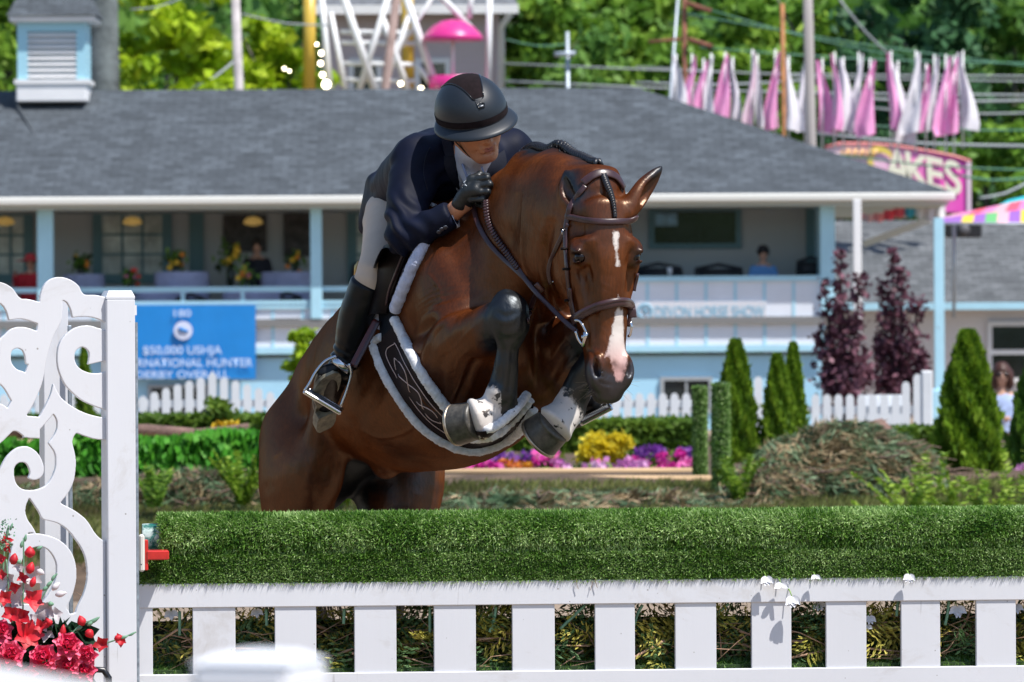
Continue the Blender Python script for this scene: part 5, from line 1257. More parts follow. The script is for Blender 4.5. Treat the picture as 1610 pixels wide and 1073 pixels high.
P3 = [(83, 602), (90, 618), (100, 630), (119, 643), (140, 652), (168, 658), (168, 692), (150, 691), (135, 687), (119, 681), (114, 689), (113, 697), (116, 710), (118, 722), (118, 735), (115, 756), (107, 774), (94, 791), (105, 797), (118, 804), (135, 818), (149, 839), (160, 849), (168, 851), (168, 1085), (118, 1085), (118, 964), (130, 935), (136, 910), (134, 881), (127, 862), (118, 849), (105, 833), (90, 823), (76, 819), (66, 816), (60, 805), (52, 793), (45, 783), (40, 795), (39, 806), (43, 818), (50, 828), (56, 839), (45, 838), (36, 843), (28, 848), (20, 855), (0, 850), (-20, 820), (-20, 780), (-8, 755), (0, 735), (10, 718), (25, 705), (40, 702), (52, 707), (62, 718), (68, 735), (67, 745), (62, 752), (52, 755), (43, 752), (46, 745), (45, 738), (41, 730), (35, 727), (27, 729), (22, 735), (21, 745), (24, 759), (32, 768), (45, 771), (60, 769), (73, 762), (82, 748), (87, 730), (85, 712), (75, 697), (84, 685), (89, 672), (88, 660), (83, 651), (74, 662), (60, 677), (48, 684), (33, 690), (45, 678), (58, 660), (69, 641), (78, 622)]
P4 = [(20, 930), (12, 905), (14, 880), (21, 853), (36, 842), (55, 839), (70, 841), (88, 847), (101, 856), (112, 870), (118, 888), (119, 908), (115, 929), (108, 947), (104, 957), (108, 966), (118, 964), (124, 1000), (60, 1000), (60, 960), (75, 935), (85, 915), (88, 900), (87, 884), (78, 868), (66, 860), (50, 862), (38, 872), (32, 890), (36, 910), (30, 925)]
P5 = [(-40, 960), (30, 950), (104, 958), (110, 968), (120, 962), (168, 950), (168, 1090), (-40, 1090)]
P6 = [(-40, 440), (0, 444), (18, 453), (31, 469), (45, 471), (64, 476), (64, 511), (33, 502), (13, 504), (9, 490), (0, 478), (-40, 465)]
P7 = [(-40, 560), (-20, 543), (0, 532), (18, 517), (39, 515), (62, 527), (62, 560), (40, 574), (38, 560), (34, 551), (27, 548), (19, 551), (16, 560), (18, 572), (26, 581), (38, 586), (44, 600), (18, 632), (0, 605), (-20, 600)]
P8 = [(-40, 640), (0, 635), (20, 650), (62, 656), (62, 690), (40, 688), (22, 678), (0, 690), (-40, 700)]
P9 = [(-40, 800), (-5, 775), (4, 790), (0, 800), (-40, 830)]
xs, ys, M = raster([P1, P2, P3, P4, P5, P6, P7, P8, P9], -36, 166, 428, 1092, .7)
K = M.astype(np.float32)
for ax in (0, 1):
    for _ in range(3): K = (np.roll(K, 1, ax) + K * 2 + np.roll(K, -1, ax)) / 4
h2 = (0.5 - K) * 2.2; s2 = SDF(xs, ys, np.linspace(-5.6, 5.6, 13))
s2.d = np.maximum(h2.T[:, :, None] * 1.6, np.abs(s2.g[2])[None, None, :] - 4.2).astype(np.float32); s2.d = s2.d + 0
hx_ = np.maximum(h2.T[:, :, None] * 1.6 + 1.2, 0); hz_ = np.maximum(np.abs(s2.g[2])[None, None, :] - 4.2 + 1.2, 0); s2.d = (np.sqrt(hx_ ** 2 + hz_ ** 2) - 1.2 + np.minimum(np.maximum(h2.T[:, :, None] * 1.6 + 1.2, np.abs(s2.g[2])[None, None, :] - 3.0), 0)).astype(np.float32)
s2.d[0] = s2.d[-1] = .5; s2.d[:, 0] = s2.d[:, -1] = .5; V, Qd = s2.mesh()
o = np.array([0, 0, CAMZ]); q0 = c + wn_ * -.028; U = np.array([P(x, y, 10.) for x, y in V[:, :2]]) - o; tt = (q0 - o).dot(wn_) / (U @ wn_); Wd = o + U * tt[:, None] + wn_[None] * (-V[:, 2] / 543.0 * 1.35)[:, None]
me = np_mesh("scroll_panel", Wd, quads=Qd[:, ::-1]); me.set_sharp_from_angle(angle=math.radians(50)); link("scroll_panel", me, SCR, WING)
mb = MB(); mb.tube([P(139, 1062, 15.67), P(150, 1053, 15.67), P(163, 1054, 15.67), P(171, 1066, 15.67), P(171, 1090, 15.67)], .009, 10); mb.build("iron_hook", mat("black iron", (.012, .012, .016), .3), WING, smooth=True)

# ---- artificial flowers at the foot of the wing
RS = bpy.data.materials.new("red silk rose"); nt, N_, L_, b_ = nodes_of(RS); a_ = attr(nt, "tint"); L_.new(ramp(nt, a_.outputs["Fac"], [(0, (.50, .004, .03)), (.6, (.78, .016, .10)), (1, (.90, .18, .30))]).outputs[0], b_.inputs["Base Color"]); b_.inputs["Roughness"].default_value = .6
PW = mat("white silk petal", (.66, .60, .62), .6, var=.1, vscale=30); RD = mat("deep red silk", (.55, .006, .018), .55, var=.3, vscale=30); PGR = mat("pale plastic green", (.16, .32, .20), .5, var=.3, vscale=20); DGR = leaf_mat("plastic leaf", (.01, .03, .015), (.02, .06, .03), (.05, .12, .06))
BQ = empty("silk_flowers", tuple(np.array(P(80, 1100, 15.62))), "red roses, red and white silk blossoms massed at the wing's foot", "flowers")
def petal(mb, o, d, up, L_, w, cup=.35, curl=.3, n=6, m=5, tn=None, tint=0):
    d = unit(d); s_ = unit(np.cross(d, up)); u_ = np.cross(s_, d); rows = []
    for i in range(n):
        t = i / (n - 1); ww = w * math.sin(math.pi * min(.96, .18 + t * .70)) ; row = []
        for j in range(m):
            v = (j / (m - 1) - .5) * 2; row.append(o + d * L_ * t * (1 - .18 * v * v * t) + s_ * v * ww / 2 + u_ * (cup * w * (v * v) * .5 + L_ * (.30 * t - curl * t * t)))
        rows.append(row)
    k = len(mb.f); mb.sheet(rows)
    if tn is not None: tn += [tint] * (len(mb.f) - k)
def rose(px, py, rpx, seed, D=15.57):
    g = random.Random(seed); c_ = np.array(P(px, py, D)); r = rpx / 555.0; ax = unit((g.uniform(-.35, .35), -1, g.uniform(0, .6))); a = unit(np.cross(ax, (0, 0, 1))); b_2 = np.cross(ax, a); mb = MB(); tn = []
    for ring, (k, rr, tilt, L_, w) in enumerate(((3, .06, .10, .55, .55), (4, .14, .22, .62, .62), (5, .26, .42, .72, .70), (6, .40, .78, .78, .78), (7, .50, 1.15, .80, .85))):
        for i in range(k):
            an = 2 * math.pi * (i + g.random() * .4) / k + ring; rad = a * math.cos(an) + b_2 * math.sin(an); d = ax * math.cos(tilt) + rad * math.sin(tilt); o = c_ + rad * rr * r * .7 - ax * r * (.10 + .12 * ring)
            petal(mb, o, d, -rad * math.cos(tilt) + ax * math.sin(tilt), L_ * r, w * r * 1.25, .5, .05 + .10 * ring, tn=tn, tint=min(1, max(0, .30 + .14 * ring + g.uniform(-.12, .12))))
    o_ = mb.build("rose", RS, BQ, smooth=True); set_attr(o_.data, "tint", tn, 'FACE')
for i, (x, y, r) in enumerate(((17, 1027, 23), (66, 1033, 24), (108, 1012, 22), (106, 1043, 20), (135, 1031, 17), (132, 1053, 19), (2, 990, 19), (-18, 1040, 22), (40, 1060, 18), (84, 1060, 16))): rose(x, y, r, i, 15.52 + .01 * i)
def blossom(name, px, py, rpx, m, k, seed, D=15.59, droop=.2):
    g = random.Random(seed); c_ = np.array(P(px, py, D)); r = rpx / 555.0; mb = MB(); ax = unit((g.uniform(-.5, .5), -1, g.uniform(-.3, .5))); a = unit(np.cross(ax, (0, 0, 1))); b_2 = np.cross(ax, a)
    for i in range(k):
        an = 6.283 * (i + .3 * g.random()) / k; rad = a * math.cos(an) + b_2 * math.sin(an); petal(mb, c_, rad * .85 + ax * .45 - np.array([0, 0, droop]), ax, r * g.uniform(.8, 1.15), r * .75, .2, .35)
    mb.build(name, m, BQ, smooth=True)
for i, (x, y, r, k) in enumerate(((42, 1000, 28, 6), (36, 970, 20, 5), (50, 944, 22, 5), (20, 965, 18, 5), (24, 922, 13, 4), (36, 908, 11, 4), (9, 851, 12, 4), (12, 862, 10, 3), (4, 880, 10, 4), (160, 1012, 15, 5), (190, 1006, 12, 5), (8, 940, 15, 5), (64, 985, 14, 4), (76, 978, 10, 4), (5, 905, 10, 4))): blossom("red_blossom", x, y, r, RD, k, i)
for i, (x, y, r, k) in enumerate(((49, 903, 22, 5), (14, 910, 20, 5), (76, 957, 20, 5), (62, 980, 22, 6), (20, 945, 20, 5), (72, 995, 16, 5), (0, 925, 18, 5), (40, 925, 18, 5), (88, 965, 14, 4), (30, 890, 12, 4))): blossom("white_blossom", x, y, r, PW, k, 30 + i, 15.63)
def bud(px, py, dx, dy, rpx, m, D=15.57):
    a = np.array(P(px - dx, py - dy, D)); b_2 = np.array(P(px + dx, py + dy, D)); r = rpx / 555.0; mb = MB(); mb.tube([a, a * .75 + b_2 * .25, a * .5 + b_2 * .5, a * .2 + b_2 * .8, b_2], [r * .35, r * .95, r, r * .6, r * .1], 9); mb.build("bud", m, BQ, smooth=True)
for (x, y, dx, dy, r) in ((22, 879, 2, -9, 7), (47, 868, 0, -9, 8.5), (48, 893, 3, -9, 7), (128, 976, -3, -8, 7), (141, 997, 5, 6, 7), (99, 992, 1, -10, 5), (52, 915, 3, -8, 5), (77, 978, -4, -5, 5), (186, 1003, 6, -3, 5)): bud(x, y, dx, dy, r, RD)
for (x, y, dx, dy, r) in ((88, 922, 6, -6, 5), (96, 934, 9, -2, 5), (64, 900, 6, 3, 5)): bud(x, y, dx, dy, r, PW)
for (x, y, dx, dy, r) in ((34, 856, 1, -6, 2.5), (40, 846, 1, -6, 2.5), (12, 838, 2, -8, 2), (18, 828, 2, -6, 2), (62, 862, 5, -3, 3), (78, 918, 5, -5, 3), (72, 925, 5, -4, 3), (84, 908, 3, -5, 2.5), (150, 975, 7, -5, 3), (143, 980, 6, -4, 3), (196, 1002, 6, -2, 2.5), (80, 950, 5, 0, 4), (30, 884, 3, 3, 4), (124, 988, -5, 3, 3), (208, 997, 5, -3, 2)): bud(x, y, dx, dy, r, PGR)
def stem(pts, D=15.61):
    mb = MB(); mb.tube(spline([P(x, y, D) for x, y in pts], 12), .0022, 6); mb.build("stem", PGR, BQ, smooth=True)
for pts in ([(36, 960), (37, 900), (37, 846)], [(110, 1000), (125, 985), (150, 973)], [(130, 1020), (165, 1012), (200, 1000), (214, 994)], [(60, 950), (75, 925), (90, 902)], [(5, 900), (8, 850), (14, 826)], [(20, 980), (14, 930), (10, 880)]): stem(pts)
g = np.random.default_rng(9); pts = np.array([P(g.uniform(-20, 140), g.uniform(985, 1085), 15.64) for _ in range(260)]); leaves("leaves", pts, .05, DGR, BQ, aspect=1.8, seed=5)
pts = np.array([P(x, y, 15.57) for x, y in zip(g.normal(8, 7, 120), g.uniform(815, 870, 120))]); leaves("seed_sprigs", pts, .006, PGR, BQ, aspect=1.2, seed=6)

# ---- juniper brush packed in the gate's box
BX = empty("brush_filling", tuple(gp_(900, 1050, -.17)), "cut juniper branches and twigs packed behind the white slats", "brush")
JU1 = leaf_mat("juniper olive", (.11, .12, .018), (.34, .33, .055), (.66, .56, .13), trans=.15); JU2 = leaf_mat("juniper dark", (.026, .065, .026), (.08, .17, .065), (.20, .33, .13), trans=.15)
g = np.random.default_rng(17); K = 430; n = 64000; dd = g.normal(size=(K, 3)) * [1, .35, .35]; dd /= np.linalg.norm(dd, axis=1, keepdims=True)
tx = g.random(K) * LEN; hz = g.uniform(zb1 - .02, zt0 - .035, K); base = np.stack([gp_(217, 950)[0] + gx[0] * tx, gp_(217, 950)[1] + gx[1] * tx, hz], 1) + gn[None] * -(g.uniform(.05, .26, K))[:, None]
kind = g.random(K) < .5; k = g.integers(0, K, n); t = g.uniform(0, .16, n); side = g.choice([-1, 1], n); sd = np.cross(dd, [0, 1, 0]); sd /= np.linalg.norm(sd, axis=1, keepdims=True)
br_i = g.integers(0, 7, n) / 7.0; tw = g.random(n); pts = base[k] + dd[k] * (br_i * .16)[:, None] + (dd[k] * .7 + sd[k] * side[:, None] * .75) * (tw * .055)[:, None] + g.normal(size=(n, 3)) * .0025; dr = dd[k] * .8 + sd[k] * side[:, None] * .6
pts += gn[None] * np.minimum(0, -.022 - (pts - gp_(217, 950)) @ gn)[:, None]
tn = (.25 + .5 * g.random(K))[k] + .2 * tw
a = kind[k]; leaves("juniper_olive", pts[a], .0055, JU1, BX, aspect=3.6, dirs=dr[a], seed=1, tint=tn[a]); leaves("juniper_dark", pts[~a], .0058, JU2, BX, aspect=3.4, dirs=dr[~a], seed=2, tint=tn[~a])
TW2 = mat("pale twig", (.42, .26, .17), .8, var=.4, vscale=60); mb = MB()
for _ in range(240):
    p = gp_(217, 950) + gx * g.random() * LEN - gn * g.uniform(.03, .16); p[2] = g.uniform(zb1 + .01, zt0 - .06); d = np.array([g.normal(), 0, g.normal() * .22]); d = gx * d[0] + np.array([0, 0, d[2]]); d = d / np.linalg.norm(d) * g.uniform(.08, .28); r = g.choice([.0014, .0022, .0045], p=[.6, .3, .1])
    mb.tube([p, p + d * .5 + g.normal(size=3) * .012, p + d], [r, r * .8, r * .4], 5)
mb.build("twigs", TW2, BX, smooth=True)
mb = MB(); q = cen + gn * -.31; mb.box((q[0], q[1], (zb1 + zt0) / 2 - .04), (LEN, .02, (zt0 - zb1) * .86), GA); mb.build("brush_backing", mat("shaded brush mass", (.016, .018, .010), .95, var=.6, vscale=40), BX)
n = 20000; t = g.random(n) * LEN; v = g.random(n); b_ = np.stack([gp_(217, 1060)[0] + gx[0] * t, gp_(217, 1060)[1] + gx[1] * t, np.full(n, zb1 - .01)], 1) - gn[None] * (.02 + v * .16)[:, None]; b_[:, 2] += .030 * (1 - np.abs(v - .5) * 1.5)
blades("turf_base", b_, np.tile([0, -.3, 1.], (n, 1)), .016, .003, TURFL, BX, 8, tint=.5)
mb = MB(); q = cen + gn * -.10; mb.box((q[0], q[1], zb1 - .015), (LEN, .15, .05), GA); mb.build("turf_base_backing", TCORE, BX)
# green wire ties and white silk flowers on the gate
for i, pts in enumerate(([(283, 962), (283, 1000)], [(419, 958), (420, 985)], [(542, 958), (541, 982)], [(677, 955), (677, 998)], [(781, 955), (778, 975), (771, 995)], [(922, 952), (905, 968), (882, 990)], [(1012, 952), (1004, 966), (999, 984)], [(1148, 950), (1138, 958), (1126, 970)], [(1414, 946), (1412, 970)], [(1494, 945), (1492, 966), (1488, 984)])):
    mb = MB(); mb.tube(spline([gp_(x, y, -.025) for x, y in pts], 8), .0045, 7); tag(mb.build("green_tie", PGR, smooth=True), "%s pale green taped stem from the left, hanging inside the gate" % ("first second third fourth fifth sixth seventh eighth ninth tenth".split()[i]), "stem", "taped stems in the gate")
def gflower(px, py, rpx, k, seed, label, off=.03):
    g_2 = random.Random(seed); root_ = empty("silk_blossom", tuple(gp_(px, py, off)), label, "flower", "white silk blossoms on the gate"); c_ = gp_(px, py, off); r = rpx / 540.0; mb = MB()
    for i in range(k):
        an = 3.9 + 1.7 * i / max(1, k - 1) + g_2.uniform(-.15, .15); d = np.array([math.cos(an), -.25, math.sin(an)]); petal(mb, c_ + [0, 0, r * .5], d, (0, -1, .2), r * 1.5, r * 1.0, .3, .1)
    mb.build("petals", mat("silk white", (.72, .72, .75), .6), root_, smooth=True)
    mb = MB(); mb.tube([c_ + [0, .004, r * .4], c_ + [-.006, .012, r * 1.2], c_ + [-.012, .03, r * 1.7]], .0016, 5); mb.build("stalk", mat("fresh stalk", (.20, .38, .05), .5), root_, smooth=True)
for i, (x, y, r, k, off, lb) in enumerate(((1203, 912, 10, 4, .03, "white silk blossom, upper left of the cluster on the gate rail"), (1226, 922, 10, 2, .03, "white silk blossom drooping in the middle of the rail cluster"), (1243, 944, 12, 4, .035, "white silk blossom, lowest of the rail cluster, over a slat"), (1280, 908, 7, 2, .03, "small white silk blossom right of the cluster"), (1427, 908, 9, 5, .03, "single white tulip shaped blossom far right on the gate rail"),
     (1290, 954, 9, 4, -.03, "white silk blossom tucked in the gap right of the rail cluster"), (1370, 975, 9, 4, -.03, "white silk blossom hanging in the gap two slats right of the cluster"), (1366, 988, 7, 3, -.03, "lower white silk blossom in the gap two slats right of the cluster"), (1508, 962, 12, 4, -.03, "bluish white silk blossom in the gap at the far right"), (1600, 958, 10, 4, -.03, "white silk blossom in the gap at the right edge"), (405, 965, 9, 3, -.04, "white silk blossom in the second gap from the left"), (270, 968, 10, 3, -.04, "white silk blossom in the first gap from the left"))): gflower(x, y, r, k, i, lb, off)

# ---- blurred white fence close to the camera
NF = empty("near_fence", tuple((P(420, 1060, 4.6)[0], 4.6, 0)), "out of focus white fence post and rail close to the camera", "fence")
NW = mat("near white paint", (.74, .76, .80), .5)
yb = math.radians(-20); A2 = [np.array([math.cos(yb), math.sin(yb), 0]), np.array([-math.sin(yb), math.cos(yb), 0]), np.array([0, 0, 1.])]; pq = P(408, 1040, 4.62)
mb = MB(); zt = P(430, 1042, 4.6)[2]; mb.bevbox((pq[0], pq[1], zt / 2), (.088, .088, zt), .008, A2); V = []; o = np.array([pq[0], pq[1], zt - .0005])
for s_, z in ((.5, 0), (.28, .009), (.05, .011)):
    for a, b_2 in ((-1, -1), (1, -1), (1, 1), (-1, 1)): V.append(o + A2[0] * a * s_ * .088 + A2[1] * b_2 * s_ * .088 + [0, 0, z])
mb.add(V, [(0, 1, 5, 4), (1, 2, 6, 5), (2, 3, 7, 6), (3, 0, 4, 7), (4, 5, 9, 8), (5, 6, 10, 9), (6, 7, 11, 10), (7, 4, 8, 11), (8, 9, 10, 11)]); mb.build("post", NW, NF)
mb = MB(); a = np.array(P(-60, 1040, 4.3)); b_2 = np.array(P(200, 1086, 4.55)); mb.box((a + b_2) / 2 - [0, 0, .035], (np.linalg.norm(b_2 - a), .03, .07), [unit(b_2 - a), unit(np.cross((0, 0, 1), unit(b_2 - a))), unit(np.cross(unit(b_2 - a), unit(np.cross((0, 0, 1), unit(b_2 - a)))))]); mb.build("rail", NW, NF)
# ---------------------------------------------------------------- the horse
PX = 1 / 542.0
G_ = Q(736, 525, 300)
bf = unit((0.427, -0.860, 0.281)); br = unit((-0.895, -0.445, 0.0)); bu = unit(np.cross(br, bf))
if bu[2] < 0: bu = -bu
def Bd(f, r, u):            # body frame, cm from the centre of the girth section
    return G_ + (bf * f + br * r + bu * u) * 0.01

# head frame (cm from the poll): L down the face, Hr to the horse's right, Fo out of the face
HO = Q(949, 283, -180)
Lh = unit((0.035, -0.10, -1.0))
Fo = unit((0.30, -0.95, 0.10)); Fo = unit(Fo - Lh * Fo.dot(Lh))
Hr = unit(np.cross(Lh, Fo))
if Hr[0] > 0: Hr = -Hr
def Hd(l, r, f): return HO + (Lh * l + Hr * r + Fo * f) * 0.01
HA = np.array([Lh, Hr, Fo])

def horse_sdf():
    xs = np.arange(-0.82, 0.50, 0.0052)
    ys = np.concatenate([np.arange(15.93, 16.85, 0.0052), np.arange(16.85, 18.75, 0.0095)])
    zs = np.concatenate([np.arange(-0.02, 0.95, 0.012), np.arange(0.95, 2.10, 0.0052)])
    s = SDF(xs, ys, zs)
    T = lambda L_: [(Bd(f, rr, c), br, hw / 100, hh / 100) for f, rr, c, hw, hh in L_]
    # trunk: forward, right, up offset, half width, half height
    s.loft(T([(-112, -1, -4, 10, 12), (-102, -1, -2, 16, 17), (-86, -1, 0, 21, 22), (-68, 0, 3, 24, 25), (-45, 0, 0, 29, 30), (-20, 0, -2, 30, 34),
              (0, 0, -1, 28, 36), (16, 0, 2, 26, 36), (30, 0, -2, 24, 33), (40, 0, -6, 21, 27), (47, 0, -8, 15, 19)]), k=0.05, cap=.5)
    # shoulder, breast
    s.loft([(Bd(8, 16, 28), br, .08, .12), (Bd(26, 20, 6), br, .09, .15), (Bd(36, 18, -12), br, .085, .11)], k=0.07)
    s.loft([(Bd(8, -16, 28), br, .08, .12), (Bd(26, -20, 6), br, .09, .15), (Bd(36, -17, -12), br, .085, .11)], k=0.07)
    for sgn in (1, -1):
        s.ell(Bd(41, 9 * sgn, -16), (.12, .085, .13), [bf, br, bu], k=0.05)
    s.ell(Bd(32, 0, -29), (.13, .10, .09), [bf, br, bu], k=0.06)
    # hips and thighs
    s.ell(Bd(-80, 11, 0), (.15, .11, .15), [bf, br, bu], k=0.06)
    s.ell(Bd(-96, 9, -10), (.15, .13, .19), [bf, br, bu], k=0.06)
    s.ell(Bd(-96, -11, -10), (.15, .12, .19), [bf, br, bu], k=0.06)
    lat = unit((-1, -0.15, 0))
    # right hind leg
    s.loft([(Q(468, 690, 690), lat, .12, .20), (Q(468, 765, 640), lat, .120, .18), (Q(470, 830, 640), lat, .100, .14), (Q(476, 900, 700), lat, .062, .09),
            (Q(482, 965, 760), lat, .050, .065), (Q(484, 1020, 770), lat, .036, .048), (Q(486, 1120, 745), lat, .030, .038), (Q(486, 1180, 730), lat, .040, .046), (Q(486, 1215, 700), lat, .033, .036), (Q(486, 1235, 680), lat, .05, .05)], k=0.05)
    s.ell(Q(492, 742, 560), (.09, .10, .13), k=0.06)
    # left hind leg
    s.loft([(Q(640, 700, 760), lat, .12, .18), (Q(632, 770, 730), lat, .130, .17), (Q(620, 830, 720), lat, .110, .14), (Q(614, 900, 780), lat, .062, .09),
            (Q(610, 965, 840), lat, .050, .065), (Q(610, 1020, 850), lat, .036, .048), (Q(608, 1120, 820), lat, .030, .038), (Q(608, 1180, 805), lat, .040, .046), (Q(608, 1215, 775), lat, .033, .036), (Q(608, 1235, 755), lat, .05, .05)], k=0.04)
    # sheath
    s.ell(Q(603, 738, 520), (.035, .07, .028), k=0.03)
    s.cap(Q(612, 742, 500), Q(600, 738, 540), .022, .026, k=0.02)
    # dock and tail root
    s.loft([(Bd(-104, 1, 14), br, .05, .06), (Bd(-122, 1, 6), br, .03, .035), (Bd(-132, 1, -10), br, .02, .02)], k=0.05)
    # flank fold
    s.cap(Bd(-62, 22, -10), Bd(-70, 22, -24), .05, .06, k=0.06)
    # neck
    nl = unit((-.92, -.38, 0))
    s.loft([(Q(705, 480, 330), nl, .12, .20), (Q(746, 458, 240), nl, .135, .24), (Q(784, 420, 160), nl, .125, .235), (Q(824, 376, 60), nl, .112, .225), (Q(866, 346, -40), nl, .098, .195),
            (Q(900, 336, -110), nl, .088, .150), (Q(922, 336, -145), nl, .070, .085)], k=0.08, cap=.5)
    s.chain([Q(750, 345, 290), Q(782, 325, 200), Q(806, 298, 135), Q(832, 262, 90), Q(878, 260, 0), Q(925, 286, -110)], [.045, .045, .042, .040, .040, .038], k=0.05)
    # throat
    s.loft([(Q(845, 430, 20), nl, .075, .12), (Q(868, 405, -60), nl, .07, .10)], k=0.05)
    s.ell(Hd(1.5, 0, -6.5), (.045, .062, .07), HA, k=0.03)
    # right fore leg
    el = Q(700, 590, 130); kn = Q(797, 500, -95); fe = Q(788, 632, -62)
    s.ell(Q(703, 585, 120), (.100, .10, .125), k=0.05)
    s.ell(Q(728, 512, 50), (.090, .10, .062), k=0.035)
    s.loft([(Q(694, 592, 150), (0, 1, .3), .09, .125), (Q(728, 556, 60), (0, 1, .3), .090, .115), (Q(764, 520, -30), (0, 1, .3), .066, .074), (Q(786, 504, -80), (0, 1, .3), .052, .056)], k=0.02)
    s.loft([(Q(796, 478, -88), (1, 0, 0), .040, .044), (Q(799, 490, -97), (1, 0, 0), .056, .052), (Q(800, 508, -99), (1, 0, 0), .056, .050), (Q(802, 528, -94), (1, 0, 0), .040, .040)], k=0.012)
    s.ell(Q(781, 504, -70), (.026, .03, .045), k=0.02)
    s.ell(Q(817, 514, -95), (.022, .028, .026), k=0.016)
    s.loft([(Q(801, 520, -94), (1, 0, 0), .042, .040), (Q(799, 548, -90), (1, 0, 0), .031, .033), (Q(796, 575, -84), (1, 0, 0), .034, .036), (Q(792, 605, -74), (1, 0, 0), .040, .040), (fe, (1, 0, 0), .048, .046)], k=0.010)
    s.ell(Q(795, 639, -50), (.034, .036, .032), k=0.016)
    s.ell(Q(783, 620, -80), (.032, .03, .03), k=0.02)
    s.loft([(Q(788, 636, -62), (0, 1, 0), .042, .046), (Q(772, 648, -70), (0, 1, 0), .043, .048), (Q(756, 658, -76), (0, 1, 0), .052, .062), (Q(748, 661, -78), (0, 1, 0), .056, .066)], k=0.016, cap=.3)
    # left fore leg
    fl = Q(897, 636, -30)
    s.ell(Q(862, 600, 130), (.09, .10, .095), k=0.05)
    s.loft([(Q(858, 596, 150), (0, 1, .3), .09, .12), (Q(900, 552, 40), (0, 1, .3), .085, .105), (Q(945, 508, -60), (0, 1, .3), .055, .06)], k=0.03)
    s.ell(Q(950, 505, -66), (.05, .055, .06), k=0.02)
    s.loft([(Q(946, 530, -66), (1, 0, 0), .044, .04), (Q(934, 562, -60), (1, 0, 0), .036, .035), (Q(914, 600, -44), (1, 0, 0), .042, .038), (fl, (1, 0, 0), .044, .044)], k=0.012)
    s.ell(Q(900, 646, -22), (.036, .034, .030), k=0.016)
    s.loft([(Q(895, 642, -34), (0, 1, 0), .042, .046), (Q(884, 656, -46), (0, 1, 0), .044, .052), (Q(874, 666, -52), (0, 1, 0), .054, .062), (Q(871, 669, -54), (0, 1, 0), .056, .064)], k=0.016, cap=.3)
    # furrows
    s.cap(Q(752, 600, -20), Q(735, 650, 40), .03, .03, k=0.07, mode='c')

    # ---- head
    hs = [(-3, 6.5, 0, -14), (3, 8.6, 1.6, -17), (10, 9.6, 3.2, -23), (17, 9.9, 3.8, -26.5), (24, 9.2, 3.2, -26), (31, 8.2, 2.2, -20.5),
          (38, 7.3, 1.5, -15.5), (45, 6.3, 1.2, -12.8), (51, 5.8, 1.5, -12.4), (56, 5.8, 1.4, -11.8), (60, 4.8, -.6, -10.5)]
    s.loft([(Hd(l, 0, (a + b) / 2), Hr, w / 100, (a - b) / 200) for l, w, a, b in hs], k=0.03, cap=.35)
    s.loft([(Hd(8, 0, 0.6), Hr, .065, .036), (Hd(20, 0, 1.6), Hr, .062, .034), (Hd(30, 0, .8), Hr, .046, .028), (Hd(42, 0, -.2), Hr, .036, .024), (Hd(52, 0, 0), Hr, .034, .024)], k=0.012)
    for q in (1, -1):
        s.ell(Hd(21.5, 7.6 * q, -12.5), (.115, .034, .10), HA, k=0.03)          # jowl
        s.ell(Hd(20.6, 7.7 * q, -1.4), (.042, .028, .034), HA, k=0.022)          # orbit
        s.cap(Hd(17.6, 5.8 * q, 2.2), Hd(19.6, 8.8 * q, 0.0), .017, .016, k=0.02)   # brow ridge
        s.cap(Hd(24.5, 9.2 * q, -3.5), Hd(36, 6.4 * q, -5), .014, .010, k=0.02)      # facial crest
        s.ell(Hd(14.0, 6.8 * q, 3.6), (.022, .014, .010), HA, k=0.022, mode='c')     # hollow above the eye
        s.ell(Hd(29.5, 5.9 * q, 3.2), (.07, .016, .010), HA, k=0.02, mode='c')       # beside the nasal bone
        s.ell(Hd(22, 9.9 * q, .9), (.017, .014, .019), HA, k=0.008, mode='c')        # eye socket
        s.ell(Hd(20.7, 9.3 * q, .8), (.0065, .012, .025), HA, k=0.010)               # upper lid
        s.ell(Hd(23.7, 9.3 * q, .7), (.004, .009, .019), HA, k=0.008)                # lower lid
        s.ell(Hd(54.5, 4.5 * q, -1.2), (.044, .022, .032), HA, k=0.03)              # nostril wing
        s.ell(Hd(52.8, 4.2 * q, 1.4), (.028, .012, .012), HA, k=0.012)               # inner rim
        ax = [unit(Lh + Hr * q * .30), unit(Hr * q * .9 + Fo * .5), unit(np.cross(Lh, Hr * q * .9 + Fo * .5))]
        s.ell(Hd(53.8, 4.9 * q, 1.3), (.025, .020, .0105), ax, k=0.008, mode='c')    # nostril
        # ears
    s.ell(Hd(58.5, 0, -1.6), (.030, .042, .022), HA, k=0.02)                          # upper lip
    s.ell(Hd(61.5, 0, -3.4), (.022, .036, .026), HA, k=0.014)
    s.ell(Hd(60.3, 0, -9.2), (.030, .033, .024), HA, k=0.012)                         # chin
    s.cap(Hd(57, 5.5, -6.6), Hd(62.2, 0, -6.9), .0035, .0035, k=0.008, mode='c')
    s.cap(Hd(57, -5.5, -6.6), Hd(62.2, 0, -6.9), .0035, .0035, k=0.008, mode='c')
    s.cap(Hd(53, 0, 2.0), Hd(60.5, 0, 1.2), .004, .004, k=0.012, mode='c')
